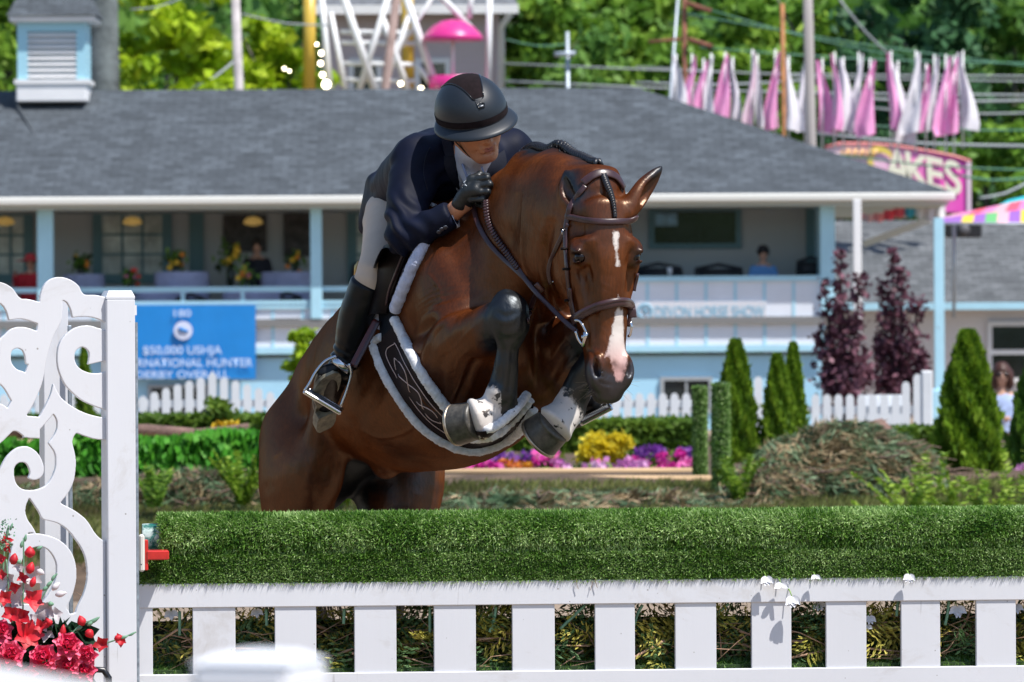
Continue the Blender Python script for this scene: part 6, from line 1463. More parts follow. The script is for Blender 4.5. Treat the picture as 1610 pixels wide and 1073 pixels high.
    # ears
    def ear(base, mid, tip, w0, w1, open_dir, thick=.016):
        ax = unit(tip - base); wd = unit(np.cross(ax, open_dir)); od = unit(np.cross(wd, ax))
        s.loft([(base - ax * .02, wd, w0 * .72, thick * 1.6), (base + (mid - base) * .35, wd, w0, thick * 1.6), (mid, wd, w1, thick * 1.35), (mid + (tip - mid) * .55, wd, w1 * .68, thick), (tip, wd, .006, .006)], k=0.022)
        o = od * thick * 1.15
        s.loft([(base + (mid - base) * .45 + o, wd, w0 * .45, thick * .9), (mid + o, wd, w1 * .62, thick * 1.0), (mid + (tip - mid) * .5 + o, wd, w1 * .38, thick * .75), (mid + (tip - mid) * .85 + o, wd, .004, .004)], k=0.006, mode='c')
    ear(Q(917, 326, -175), Q(899, 300, -160), Q(890, 271, -150), .036, .033, unit((-.62, -.75, .1)), .019)
    ear(Q(992, 325, -175), Q(1012, 296, -160), Q(1039, 264, -150), .036, .034, unit((.95, -.30, .1)), .018)
    # folds of skin at the point of the shoulder
    V, Qd = s.mesh()
    return s, V, Qd

s_h, HV, HQ = horse_sdf()
def relax_body(V, Qd):
    h = (V - HO) @ Lh; f = (V - HO) @ Fo; r = (V - HO) @ Hr
    m = smooth01(np.maximum(np.maximum(-.12 - h, h - .66), np.maximum(np.abs(r) - .17, -f - .30)), -.03, .05)
    for c in (Q(798, 560, -90), Q(780, 640, -65), Q(910, 600, -40), Q(885, 655, -45), Q(797, 500, -95), Q(940, 530, -60), Q(890, 300, -160), Q(1020, 290, -160)):
        m = m * smooth01(np.linalg.norm(V - c, axis=1), .08, .16)
    for i in range(14):
        W = relax(V, Qd, 1, 1.0); V = V + (W - V) * (.12 + .5 * m)[:, None] * (1 if i < 2 else np.where(m > .02, 1, 0)[:, None])
    return V
HV = relax_body(HV, HQ)
HN = vnormals(HV, HQ)
# skin folds above the arm, veins and muscle modulation
def pxof(V):
    """photo pixel of world points"""
    x = V[:, 0] / V[:, 1]; y = (V[:, 2] - CAMZ) / V[:, 1]
    a = x * cR + y * sR; b = -x * sR + y * cR
    return a * F + W0 / 2, -b * F + H0 / 2
def segd(p, a, b):
    a = np.array(a, float); b = np.array(b, float); d = b - a
    t = np.clip(((p - a) @ d) / d.dot(d), 0, 1)
    return np.linalg.norm(p - a - t[:, None] * d, axis=1), t
# folds where the shoulder skin gathers over the raised arm
fo_c = Q(722, 500, 90)
rel = HV - fo_c
ang = rel @ unit((-.30, .0, 1.0)); dist = np.linalg.norm(rel - np.outer(ang, unit((-.30, .0, 1.0))), axis=1)
m = smooth01(ang, .0, .03) * (1 - smooth01(ang, .07, .12)) * (1 - smooth01(dist, .05, .13))
HV = HV + HN * (np.sin((ang + 0.25 * dist) * 2 * math.pi / .0135 + 2.5 * noise3(HV, 12, 3)) * .0012 * m)[:, None]
HV = HV + HN * (noise3(HV, 22, 5, 2) * .0022)[:, None]
# grooves between the muscles and folds of skin, pressed into the surface where they lie on the body
def crease(V, N, pts, w, depth, dz, bulge=.35):
    global HV
    x, y = pxof(V); q = np.stack([x, y], 1); best = np.full(len(V), 1e9)
    S_ = np.array(spline([np.array(p, float) for p in pts], len(pts) * 4)); tb = np.zeros(len(V))
    for i in range(len(S_) - 1):
        d_ = S_[i + 1] - S_[i]; t = np.clip(((q - S_[i]) @ d_) / (d_.dot(d_) + 1e-9), 0, 1); dd = np.linalg.norm(q - S_[i] - t[:, None] * d_, axis=1)
        m_ = dd < best; best[m_] = dd[m_]; tb[m_] = (i + t[m_]) / (len(S_) - 1)
    zz = (V[:, 1] - D0) * 542
    m_ = (best < w * 3) & (N[:, 1] < .15) & (zz > dz[0]) & (zz < dz[1])
    e_ = np.sin(math.pi * np.clip(tb, .02, .98)) ** .5
    a_ = (-depth * np.exp(-(best / w) ** 2) + bulge * depth * np.exp(-((best - 1.9 * w) / w) ** 2)) * e_
    V[m_] += N[m_] * a_[m_][:, None]
for pts, w, dp, dz in (([(655, 640), (650, 600), (657, 555), (672, 517), (700, 492), (735, 482), (762, 474)], 5.5, .009, (-20, 260)),
                       ([(762, 545), (742, 575), (728, 610), (712, 645)], 5, .007, (-20, 260)), ([(700, 640), (688, 600), (700, 560), (725, 535)], 7, .004, (-40, 260)),
                       ([(812, 300), (806, 350), (798, 400), (802, 450)], 12, .006, (-60, 260)), ([(868, 352), (858, 395), (862, 440), (880, 480), (902, 506)], 6, .012, (-170, 200)),
                       ([(552, 705), (562, 665), (585, 630), (600, 600)], 9, .006, (200, 700)), ([(452, 770), (462, 710), (482, 650), (500, 610)], 12, .005, (300, 900)), ([(500, 790), (505, 745), (520, 710)], 10, .005, (300, 900)),
                       ([(848, 480), (842, 540), (848, 610)], 7, .008, (-40, 300)), ([(878, 575), (893, 548), (915, 520)], 6, .008, (-40, 300)), ([(868, 600), (884, 572), (908, 548)], 4, .005, (-40, 300)),
                       ([(690, 345), (712, 400), (735, 445)], 13, .005, (0, 400)), ([(820, 480), (830, 520), (828, 570)], 8, .006, (-40, 300)), ([(765, 590), (775, 560), (770, 530)], 6, .006, (-10, 260)),
                       ([(926, 548), (933, 560), (930, 578)], 2.6, .003, (-260, -60)), ([(934, 590), (945, 602), (962, 606)], 2.6, .0025, (-260, -60)), ([(905, 420), (918, 440), (925, 480)], 5, .004, (-260, -60)), ([(932, 430), (938, 480), (934, 530)], 5, .003, (-260, -60)),
                       ([(900, 386), (909, 380), (920, 384)], 3, .0025, (-260, -60)), ([(898, 412), (908, 418), (920, 412)], 3, .002, (-260, -60)), ([(780, 490), (795, 498), (812, 492)], 5, .003, (-200, 0)), ([(784, 530), (798, 536), (814, 530)], 6, .003, (-200, 0)),
                       ([(793, 545), (790, 580), (785, 612)], 4, .003, (-200, 0)), ([(806, 545), (803, 580), (800, 612)], 4, .003, (-200, 0))):
    crease(HV, HN, pts, w, dp, dz)
for pts in ([(565, 675), (600, 688), (640, 678), (668, 650)], [(606, 640), (622, 662), (640, 678)], [(690, 560), (712, 548), (730, 530), (748, 512)], [(716, 590), (722, 566), (740, 548)], [(925, 436), (917, 462), (921, 492)], [(921, 492), (930, 520), (928, 545)], [(430, 720), (452, 700), (470, 668)], [(672, 430), (690, 452), (694, 476)]):
    crease(HV, HN, pts, 2.9, -.0028, (-260, 900), 0)
HN = vnormals(HV, HQ)

lg = np.minimum(segd(HV, Q(800, 480, -95), Q(788, 640, -60))[0], segd(HV, Q(945, 500, -62), Q(897, 645, -28))[0])
HV = HV + HN * (noise3(HV, 62, 15, 2) * .0016 * (1 - smooth01(lg, .07, .10)))[:, None]

def horse_masks(V):
    n = len(V); k = noise3(V, 45, 9) * .01
    black = np.full(n, 1.0); white = np.full(n, 1.0)
    # fore legs: black from just above the knee
    def seg(a, b, r, e=.02):
        d, t = segd(V, a, b); return (d - r)
    d = seg(Q(800, 506, -95), Q(788, 640, -60), .088); black = np.minimum(black, d)
    d = seg(Q(802, 490, -95), Q(800, 520, -95), .092); black = np.minimum(black, d)
    d = seg(Q(945, 515, -62), Q(897, 640, -28), .085); black = np.minimum(black, d)
    # hind legs below the gaskin, inner thighs
    for x, z in ((478, 700), (614, 780)):
        black = np.minimum(black, seg(Q(x, 930, z + 40), Q(x + 4, 1240, z), .12))
    black = np.minimum(black, seg(Q(545, 790, 690), Q(585, 770, 760), .12) + .02)
    black = np.minimum(black, seg(Q(600, 742, 560), Q(560, 745, 640), .10))
    black = np.minimum(black, seg(Q(628, 830, 700), Q(628, 760, 700), .115))
    # muzzle
    h = (V - HO) @ Lh * 100; r = (V - HO) @ Hr * 100; f = (V - HO) @ Fo * 100
    hd = np.maximum(np.abs(r) - 14, np.maximum(-6 - h, np.maximum(h - 66, np.abs(f + 12) - 20)))
    muz = np.maximum(hd / 100, (54.6 - h - np.abs(r) * .45 + np.maximum(0, -f - 6) * .3) / 100)
    black = np.minimum(black, muz)
    for q in (1, -1): black = np.minimum(black, np.linalg.norm(V - Hd(22.3, 9.2 * q, .8), axis=1) - .019)
    # ears' edges and inside
    for a, b in ((Q(908, 312, -185), Q(891, 275, -165)),):
        black = np.minimum(black, seg(a, b, .034))
    black = np.minimum(black, seg(Q(1030, 278, -160), Q(1039, 264, -150), .022))
    # mane root
    cr = np.minimum(np.minimum(segd(V, Q(780, 258, 210), Q(830, 240, 100))[0], segd(V, Q(830, 240, 100), Q(878, 244, 0))[0]), segd(V, Q(878, 244, 0), Q(930, 274, -110))[0])
    black = np.minimum(black, cr - .05)
    # white
    pastern = np.minimum(seg(Q(772, 648, -70), Q(740, 662, -76), .085), seg(Q(884, 656, -46), Q(866, 680, -56), .088))
    pas = np.where((V[:, 0] < Q(790, 634, 0)[0]) | (V[:, 0] > Q(850, 634, 0)[0]), pastern, 1)
    # leave the fetlock black
    cut = np.minimum(segd(V, Q(800, 560, -90), Q(794, 636, -60))[0] - .056, segd(V, Q(920, 590, -44), Q(903, 634, -28))[0] - .050)
    white = np.minimum(white, np.maximum(pas, -cut))
    strip = 1.3 + 0.6 * noise3(V, 60, 2)
    def line(h0, h1, r0, r1, w0, w1):
        t = np.clip((h - h0) / (h1 - h0), 0, 1)
        e = np.abs(r - (r0 + (r1 - r0) * t)) - (w0 + (w1 - w0) * t)
        e = np.maximum(e, np.maximum(h0 - h, h - h1) )
        return np.maximum(e, -(f + 4)) / 100
    white = np.minimum(white, line(15.5, 19.5, -1.2, -1.2, .9, .6)); white = np.minimum(white, line(19.3, 25, -1.2, -1.7, .5, .25))
    white = np.minimum(white, line(33, 38, -1.8, -2.2, .1, .5)); white = np.minimum(white, line(37.5, 45, -2.6, -1.9, 1.1, 2.4))
    white = np.minimum(white, line(44.5, 50.5, -1.9, -1.2, 2.4, 3.4)); white = np.minimum(white, line(50, 57.5, -1.3, -1.8, 2.9, .8))
    hh = np.where(np.maximum(np.abs(r) - 13, np.abs(f + 4) - 9) < 0, h, -99)
    pink = smooth01(hh, 43, 56)
    return black + k * 1.0, white + k * .35, pink

def coat_material():
    m = bpy.data.materials.new("horse coat"); nt, N, L, b = nodes_of(m)
    ab = attr(nt, "black"); aw = attr(nt, "white"); ap = attr(nt, "pink")
    n1 = noise(nt, 5.0, 3, .5); n2 = noise(nt, 160, 4, .6, stretch=(1, 1, .25)); n3 = noise(nt, 90, 4, .7)
    base = ramp(nt, n1.outputs[0], [(0.30, (.036, .0084, .0026)), (0.5, (.074, .0180, .0042)), (0.72, (.140, .0375, .0080))]).outputs[0]
    hair = ramp(nt, n2.outputs[0], [(0.3, (.66, .66, .66)), (0.7, (1.2, 1.2, 1.2))]).outputs[0]
    base = mix(nt, 1.0, base, hair, 'MULTIPLY')
    jit = math_(nt, 'MULTIPLY', math_(nt, 'SUBTRACT', n3.outputs[0], .5), .018)
    kb = N.new("ShaderNodeMapRange"); L.new(math_(nt, 'ADD', ab.outputs["Fac"], jit), kb.inputs[0])
    for i, v in ((1, -.022), (2, .022), (3, 1), (4, 0)): kb.inputs[i].default_value = v
    kw = N.new("ShaderNodeMapRange"); L.new(math_(nt, 'ADD', aw.outputs["Fac"], jit), kw.inputs[0])
    for i, v in ((1, -.0035), (2, .0035), (3, 1), (4, 0)): kw.inputs[i].default_value = v
    c = mix(nt, kb.outputs[0], base, mix(nt, ap.outputs['Fac'], (.0035, .0037, .0046), (.024, .017, .0175)))
    wh = mix(nt, ap.outputs["Fac"], (.62, .57, .53), (.62, .36, .33))
    n4 = noise(nt, 24, 3, .6)
    spots = ramp(nt, n4.outputs[0], [(0.60, (1, 1, 1)), (0.64, (.05, .05, .055))]).outputs[0]
    asp = attr(nt, "spots")
    wh = mix(nt, asp.outputs["Fac"], wh, mix(nt, 1.0, wh, spots, 'MULTIPLY'))
    c = mix(nt, kw.outputs[0], c, wh)
    L.new(c, b.inputs["Base Color"])
    rr = ramp(nt, n1.outputs[0], [(.3, (.29, .29, .29)), (.7, (.40, .40, .40))]).outputs[0]
    rr = mix(nt, kb.outputs[0], rr, (.40, .40, .40)); L.new(rr, b.inputs["Roughness"])
    b.inputs["Specular IOR Level"].default_value = .0;  L.new(mix(nt, kb.outputs[0], (1.0, .62, .36), (.80, .90, 1.0)), b.inputs["Specular Tint"])
    b.inputs["Sheen Weight"].default_value = .0; b.inputs["Sheen Roughness"].default_value = .4
    b.inputs["Sheen Tint"].default_value = (.9, .6, .5, 1);
    nb = noise(nt, 7, 4, .55, dist=.4); bn = bump(nt, b, nb.outputs[0], .35, .018, bump(nt, None, n2.outputs[0], .45, .0014))
    # hair gives an even sheen of its own colour, without a mirror rim at grazing angles
    gl = N.new("ShaderNodeBsdfAnisotropic"); L.new(mix(nt, kb.outputs[0], (1.0, .72, .52), (.85, .93, 1.0)), gl.inputs["Color"]); L.new(rr, gl.inputs["Roughness"]); L.new(bn, gl.inputs["Normal"])
    ms = N.new("ShaderNodeMixShader"); ms.inputs[0].default_value = .058; L.new(b.outputs[0], ms.inputs[1]); L.new(gl.outputs[0], ms.inputs[2]); L.new(ms.outputs[0], N["Material Output"].inputs[0])
    return m

hb, hw_, hp = horse_masks(HV)
me = np_mesh("horse_body", HV, quads=HQ)
set_attr(me, "black", hb); set_attr(me, "white", hw_); set_attr(me, "pink", hp)
hx_, hy_ = pxof(HV)
set_attr(me, "spots", ((hy_ > 615) & (hy_ < 720)).astype(float))
HORSE = empty("horse", (float(G_[0]), float(G_[1]), 0.0), "bay horse with black legs and white nose strip jumping the turf topped gate", "horse")
COAT = coat_material()
link("body", me, COAT, HORSE)
HBVH = BVHTree.FromPolygons([tuple(v) for v in HV], [tuple(map(int, q)) for q in HQ])

# eyes
EYE = mat("horse eye", (.008, .004, .003), .22, spec=.4)
for q in (1, -1):
    mb = MB(); c = Hd(22.15, 8.05 * q, .30)
    prof = [(0.0165 * math.sin(a), -0.0165 * math.cos(a)) for a in np.linspace(.01, math.pi - .01, 14)]
    mb.lathe(prof, c, 20, ax=[Lh, Fo, Hr * q]); mb.build("eye", EYE, HORSE, smooth=True)

# hooves: coronet to sole, with the shoe
HOOF = mat("hoof horn", (.070, .063, .052), .42, var=.55, vscale=45, bmp=.3, bscale=120, stretch=(1, 1, 1))
SHOE = mat("shoe steel", (.50, .42, .33), .38, metal=.85, var=.3, vscale=60)
def hoof(c0, c1, r0, r1, lat):
    c0, c1 = np.array(c0), np.array(c1); ax = unit(c1 - c0); L = np.linalg.norm(c1 - c0)
    a = unit(np.array(lat, float) - ax * np.dot(lat, ax)); b = np.cross(ax, a)
    mb = MB()
    prof = [(r0 * .80, -.004), (r0 * 1.00, .000), (r0 * 1.04, .006)] + [(r0 + (r1 - r0) * t, L * t) for t in np.linspace(.12, .95, 8)] + [(r1 * .99, L), (r1 * .80, L)]
    mb.lathe(prof, c0, 36, ax=[a, b, ax]); h = mb.build("hoof", HOOF, HORSE, smooth=True)
    mb = MB()
    mb.lathe([(r1 * .62, L + .001), (r1 * 1.0, L + .001), (r1 * 1.015, L + .004), (r1 * 1.0, L + .010), (r1 * .62, L + .010)], c0, 36, ax=[a, b, ax], cap=False)
    mb.build("horseshoe", SHOE, h, smooth=True)
hoof(Q(750, 661, -76), Q(719, 668, -56), .055, .061, (0, 1, .2))
hoof(Q(872, 668, -52), Q(849, 688, -40), .057, .066, (0, 1, .2))
for x, z in ((486, 690), (608, 765)):
    c = Q(x, 1235, z); c2 = c.copy(); c2[2] = .012; c2[1] -= .02
    hoof((c[0], c[1], .09), c2, .045, .062, (1, 0, 0))

# hair
HAIR = mat("mane hair", (.010, .010, .013), .38, spec=.6)
def proj(px, py, off=0.0, bvh=None, D=12.0):
    """point where the sight line meets the horse, moved out by off along the normal"""
    o = Vector((0, 0, CAMZ)); d = (P(px, py, 10.0) - o).normalized()
    hit = (bvh or HBVH).ray_cast(o, d)
    if hit[0] is None: return None, None
    return np.array(hit[0]) + np.array(hit[1]) * off, np.array(hit[1])
# the plaited mane along the crest: a rope of hair bumps
cre = [Q(808, 275, 130), Q(822, 256, 108), Q(838, 243, 88), Q(870, 242, 15), Q(905, 256, -58), Q(934, 275, -122)]
mb = MB()
cs = spline(cre, 60)
for j, p in enumerate(cs):
    T = unit(cs[min(j + 1, 59)] - cs[max(j - 1, 0)])
    q, _, _, _ = HBVH.find_nearest(Vector(p)); q = np.array(q)
    for side in (-1, 1):
        a = q + np.array([0, 0, .008]) + unit(np.cross(T, (0, 0, 1))) * .009 * side
        b = a + T * .012 + np.array([0, 0, .006]) - unit(np.cross(T, (0, 0, 1))) * .015 * side
        c = b + T * .010 - np.array([0, 0, .010]) - unit(np.cross(T, (0, 0, 1))) * .006 * side
        mb.tube([a - [0, 0, .012], a, b, c], [.005, .0085, .0085, .004], 7)
mb.build("mane", HAIR, HORSE, smooth=True)
# combed hair feeding the plait from the neck
mb = MB()
r_ = np.random.default_rng(3)
for j in range(330):
    t = r_.random(); p = cs[int(t * 59)]
    q, nrm, _, _ = HBVH.find_nearest(Vector(p)); q = np.array(q)
    q = q + r_.normal(size=3) * [.006, .006, .004]
    ln = r_.uniform(.02, .045)
    e = np.array(HBVH.find_nearest(Vector(q + np.array([-.010, -.30, -1.0]) * ln))[0])
    mb.tube([q + [0, 0, .004], (q + e) / 2 + [0, -.004, .002], e], [.0016, .0016, .0005], 3)
for j in range(46):
    p = cs[r_.integers(16, 52)] + np.array([0, 0, .018])
    d = np.array([r_.uniform(.2, 1), r_.uniform(-.3, .3), r_.uniform(.1, .7)]) * r_.uniform(.015, .04)
    mb.tube([p, p + d * .6, p + d + [0.004, 0, -.004]], [.0010, .0007, .0003], 3)
mb.build("mane_hairs", HAIR, HORSE, smooth=True)
# forelock plait
mb = MB()
fl_ = [Hd(-1.5, .3, 1), Hd(1, 0, 2.6), Hd(4, -.8, 3.6), Hd(7, -1.2, 4.4), Hd(10.2, -1.3, 4.8)]
fs = spline(fl_, 18)
for j, p in enumerate(fs):
    for side in (-1, 1):
        w = .0075 * (1 - .5 * j / 18)
        mb.tube([p + Hr * w * side, p + Lh * .009 - Hr * w * .6 * side + Fo * .004, p + Lh * .016 - Hr * w * side], [w * .7, w * .95, w * .4], 7)
mb.build("forelock", HAIR, HORSE, smooth=True)
# tail
mb = MB()
tp = Bd(-128, 1, -6)
for j in range(260):
    a = tp + r_.normal(size=3) * .02
    e = tp + np.array([r_.normal() * .07, .25 + r_.normal() * .07, -.55 + r_.normal() * .12])
    mb.tube([a, a + (e - a) * .4 + [0, .06, .03], e], [.003, .004, .001], 4)
mb.build("tail", HAIR, HORSE, smooth=True)
# whiskers
mb = MB()
for j in range(34):
    side = 1 if j % 3 else -1
    p = Hd(r_.uniform(55, 61), side * r_.uniform(2, 4.6), r_.uniform(-8, -2))
    d = (Hr * side * r_.uniform(.4, 1) + Lh * r_.uniform(-.3, .6) - Fo * r_.uniform(-.2, .6)) * r_.uniform(.02, .06)
    mb.tube([p, p + d * .5, p + d + Lh * .004], [.0005, .0004, .0002], 3)
mb.build("whiskers", mat("whisker", (.25, .2, .16), .5), HORSE)
# ---------------------------------------------------------------- the rider
latR = br                                   # the rider's right, level
RIDER = empty("person", (float(Q(640, 330, 420)[0]), float(Q(640, 330, 420)[1]), 0.0),
              "rider in navy jacket, beige breeches and helmet crouched over the bay horse", "person")
RC = Q(745, 188, 150)                       # skull centre
Ff = unit((.34, -.88, -.29)); Uf = np.array([-.20, -.29, .94]); Uf = unit(Uf - Ff * Uf.dot(Ff)); Rf = unit(np.cross(Ff, Uf))
if Rf[0] > 0: Rf = -Rf                       # to the rider's right (photo left)
def Rd(f, r, u): return RC + (Ff * f + Rf * r + Uf * u) * 0.01
RA = np.array([Ff, Rf, Uf])
hipR, knR, anR = Q(622, 330, 440), Q(583, 432, 245), Q(541, 575, 285)
hipL, knL, anL = Q(700, 330, 540), Q(850, 440, 422), Q(912, 596, 384)
shR, elR, wrR = Q(650, 264, 215), Q(633, 374, 135), Q(713, 336, 100)
shL, elL, wrL = Q(806, 240, 300), Q(815, 300, 300), Q(800, 300, 220)

def person_sdf():
    s = SDF(*grid(Q(480, 720, 0) + [0, -.2, 0], Q(980, 100, 700) + [0, 0, .02], .006))
    s.loft([(Q(635, 325, 480), latR, .10, .08), (Q(655, 298, 410), latR, .125, .095), (Q(695, 276, 325), latR, .145, .105), (Q(722, 258, 262), latR, .14, .08)], k=.03)
    s.loft([(Q(728, 250, 245), latR, .055, .055), (Rd(-2, 0, -9), Rf, .052, .056), (Rd(1, 0, -5), Rf, .052, .06)], k=.03)
    for hp, kn_, an, sh, el_, wr in ((hipR, knR, anR, shR, elR, wrR), (hipL, knL, anL, shL, elL, wrL)):
        s.chain([hp, kn_, an], [.058, .032, .024], k=.02); s.chain([sh, el_, wr], [.042, .032, .022], k=.02)
    V, Qd = s.mesh(); return V, Qd
def head_sdf():
    s = SDF(*grid(RC - .17, RC + .17, .0034))
    s.ell(Rd(-1, 0, 2), (.095, .074, .088), RA, k=.01)
    s.ell(Rd(3.4, 0, -3.8), (.060, .060, .066), RA, k=.03)
    s.ell(Rd(5.6, 0, -9.6), (.030, .030, .026), RA, k=.022)            # chin
    s.cap(Rd(-1.5, 5.4, -6.0), Rd(5, 2, -10.2), .014, .014, k=.02); s.cap(Rd(-1.5, -5.4, -6.0), Rd(5, -2, -10.2), .014, .014, k=.02)
    for q in (1, -1):
        s.ell(Rd(6.0, 3.6 * q, -2.8), (.018, .022, .016), RA, k=.018)  # cheek
        s.ell(Rd(8.0, 3.0 * q, -.6), (.008, .014, .010), RA, k=.014, mode='c')
        s.ell(Rd(-.5, 7.0 * q, -2.2), (.018, .010, .030), RA, k=.008)  # ear
        s.ell(Rd(.1, 7.8 * q, -2.0), (.009, .005, .016), RA, k=.006, mode='c')
        s.cap(Rd(8.6, 1.7 * q, -4.6), Rd(7.2, 3.0 * q, -7.2), .0018, .0018, k=.006, mode='c')   # fold beside the mouth
    s.chain([Rd(8.4, 0, -.4), Rd(9.6, 0, -2.6), Rd(10.4, 0, -4.2)], [.006, .008, .0105], k=.014)   # nose
    s.ell(Rd(9.2, 1.1, -4.5), (.008, .006, .0055), RA, k=.006); s.ell(Rd(9.2, -1.1, -4.5), (.008, .006, .0055), RA, k=.006)
    s.ell(Rd(9.0, .7, -5.1), (.004, .003, .003), RA, k=.003, mode='c'); s.ell(Rd(9.0, -.7, -5.1), (.004, .003, .003), RA, k=.003, mode='c')
    s.ell(Rd(8.0, 0, -6.5), (.012, .022, .014), RA, k=.014)            # mouth area
    s.cap(Rd(8.9, 2.0, -6.3), Rd(8.9, -2.0, -6.3), .0055, .0055, k=.005); s.cap(Rd(8.75, 1.7, -7.3), Rd(8.75, -1.7, -7.3), .006, .006, k=.005)
    s.cap(Rd(9.7, 2.1, -6.85), Rd(9.7, -2.1, -6.85), .0022, .0022, k=.003, mode='c')
    s.cap(Rd(8.4, 1.2, -8.2), Rd(8.4, -1.2, -8.2), .004, .004, k=.008, mode='c')
    s.loft([(Rd(-2, 0, -9), Rf, .050, .054), (Rd(-.5, 0, -3), Rf, .050, .056)], k=.02)
    V, Qd = s.mesh(); return V, Qd
SKIN = mat("skin", (.54, .235, .125), .48, var=.12, vscale=30, bmp=.25, bscale=140, bdist=.0015)
b1, q1 = person_sdf(); b2, q2 = head_sdf()
pm = np_mesh("body", np.concatenate([b1, b2]), quads=np.concatenate([q1, q2 + len(b1)]))
link("body", pm, SKIN, RIDER)
EYEW = mat("eye white", (.6, .55, .5), .15); IRIS = mat("iris", (.03, .02, .012), .1)
for q in (1, -1):
    mb = MB(); c = Rd(7.3, 3.0 * q, -.9)
    mb.lathe([(.0115 * math.sin(a), -.0115 * math.cos(a)) for a in np.linspace(.01, 3.13, 10)], c, 14, ax=[Rf, Uf, Ff]); mb.m = 1
    mb.lathe([(.0001, .0122), (.0055, .0112), (.006, .0095)], c, 12, ax=[Rf, Uf, Ff]); mb.build("eye", [EYEW, IRIS], RIDER, smooth=True)
LIPS = mat("lips", (.38, .12, .085), .4)
mb = MB(); mb.tube([Rd(8.9, 2.0, -6.75), Rd(9.45, 1.0, -6.5), Rd(9.55, 0, -6.6), Rd(9.45, -1.0, -6.5), Rd(8.9, -2.0, -6.75)], [.001, .0028, .0028, .0028, .001], 6)
mb.tube([Rd(8.9, 2.0, -6.95), Rd(9.3, 1.0, -7.25), Rd(9.4, 0, -7.35), Rd(9.3, -1.0, -7.25), Rd(8.9, -2.0, -6.95)], [.001, .0032, .0034, .0032, .001], 6)
mb.build("lips", LIPS, RIDER, smooth=True)
# wrist
mb = MB(); mb.tube([Q(704, 342, 102), Q(720, 327, 94), Q(732, 316, 88)], [.028, .027, .030], 16); mb.build("wrist", SKIN, RIDER, smooth=True)

def cloth(name, s, m, disp=None, it=3, level=0.0, parent=None):
    V, Qd = s.mesh(level); V = relax(V, Qd, it, .5)
    if disp is not None:
        N = vnormals(V, Qd); V = V + N * disp(V)[:, None]
    me = np_mesh(name, V, quads=Qd); o = link(name, me, m, parent or RIDER)
    return o, BVHTree.FromPolygons([tuple(v) for v in V], [tuple(map(int, q)) for q in Qd])

# ---- jacket
NAVY = bpy.data.materials.new("navy wool"); nt, N_, L_, b_ = nodes_of(NAVY)
nn = noise(nt, 420, 3, .6); n2 = noise(nt, 9, 3)
L_.new(ramp(nt, n2.outputs[0], [(.3, (.0026, .0040, .0125)), (.7, (.0050, .0078, .0235))]).outputs[0], b_.inputs["Base Color"])
b_.inputs["Roughness"].default_value = .62; b_.inputs["Sheen Weight"].default_value = .0; b_.inputs["Sheen Tint"].default_value = (.35, .45, .9, 1); b_.inputs["Specular IOR Level"].default_value = .16
bump(nt, b_, nn.outputs[0], .25, .0008)
def jacket_sdf():
    s = SDF(*grid(Q(550, 420, 0) + [0, -.1, 0], Q(850, 185, 640), .005))
    s.loft([(Q(638, 326, 480), latR, .125, .115), (Q(648, 304, 425), latR, .130, .115), (Q(668, 284, 370), latR, .152, .118), (Q(698, 266, 308), latR, .182, .125), (Q(722, 252, 255), latR, .180, .100), (Q(733, 243, 230), latR, .12, .075)], k=.03, cap=.45)
    s.loft([(Q(641, 298, 470), latR, .118, .11), (Q(632, 320, 520), latR, .124, .11), (Q(627, 344, 550), latR, .128, .09), (Q(625, 356, 560), latR, .126, .06)], k=.04, cap=.4)
    # shoulders and sleeves
    s.ell(Q(655, 250, 225), .070, k=.04); s.ell(Q(804, 240, 300), .068, k=.05)
    s.loft([(Q(658, 256, 218), (1, 0, 0), .076, .070), (Q(646, 296, 190), (1, 0, 0), .070, .066), (Q(637, 336, 160), (1, 0, 0), .060, .062), (Q(635, 368, 138), (1, 0, 0), .054, .058)], k=.022)
    s.loft([(Q(635, 371, 134), (0, 1, 0), .056, .054), (Q(655, 365, 120), (0, 1, 0), .054, .050), (Q(682, 351, 108), (0, 1, 0), .048, .044), (Q(708, 337, 100), (0, 1, 0), .047, .043)], k=.018, cap=.25)
    s.ell(Q(628, 384, 135), (.036, .04, .034), k=.02)
    s.chain([Q(804, 242, 300), Q(818, 280, 290), Q(806, 300, 230)], [.062, .052, .045], k=.03)
    # the skirt open below
    n = unit(Q(700, 390, 400) - Q(640, 300, 420))
    s.loft([(Q(636, 346, 450), latR, .105, .055), (Q(626, 372, 490), latR, .112, .06)], k=.02, mode='c')
    # neck opening
    s.loft([(Rd(2, 0, -10), Rf, .050, .055), (Q(742, 268, 215), Rf, .040, .03), (Q(741, 284, 200), Rf, .012, .02)], k=.012, mode='c')
    return s
def jdisp(V):
    d = noise3(V * [1, 1, 1.0], 17, 21, 3) * .0035
    # folds running round the bent elbow
    e = Q(634, 368, 134); r = np.linalg.norm(V - e, axis=1); w = 1 - smooth01(r, .05, .17)
    a = (V - e) @ unit((.75, 0, .65))
    d += w * np.sin(a * 150 + 3 * noise3(V, 14, 2)) * .0052
    # creases from the armpit over the back and along the upper arm
    e = Q(668, 262, 220); r = np.linalg.norm(V - e, axis=1); w = 1 - smooth01(r, .04, .16)
    a = (V - e) @ unit((.5, .2, -.8)); d += w * np.sin(a * 120 + 4 * noise3(V, 11, 4)) * .0042
    e = Q(628, 285, 450); r = np.linalg.norm(V - e, axis=1); w = 1 - smooth01(r, .06, .22)
    a = (V - e) @ unit((-.35, .2, .9)); d += w * np.sin(a * 85 + 4 * noise3(V, 9, 6)) * .0058
    return d
_, JB = cloth("jacket", jacket_sdf(), NAVY, jdisp)
JACKET = [o for o in bpy.data.objects if o.name.startswith("jacket")][0]

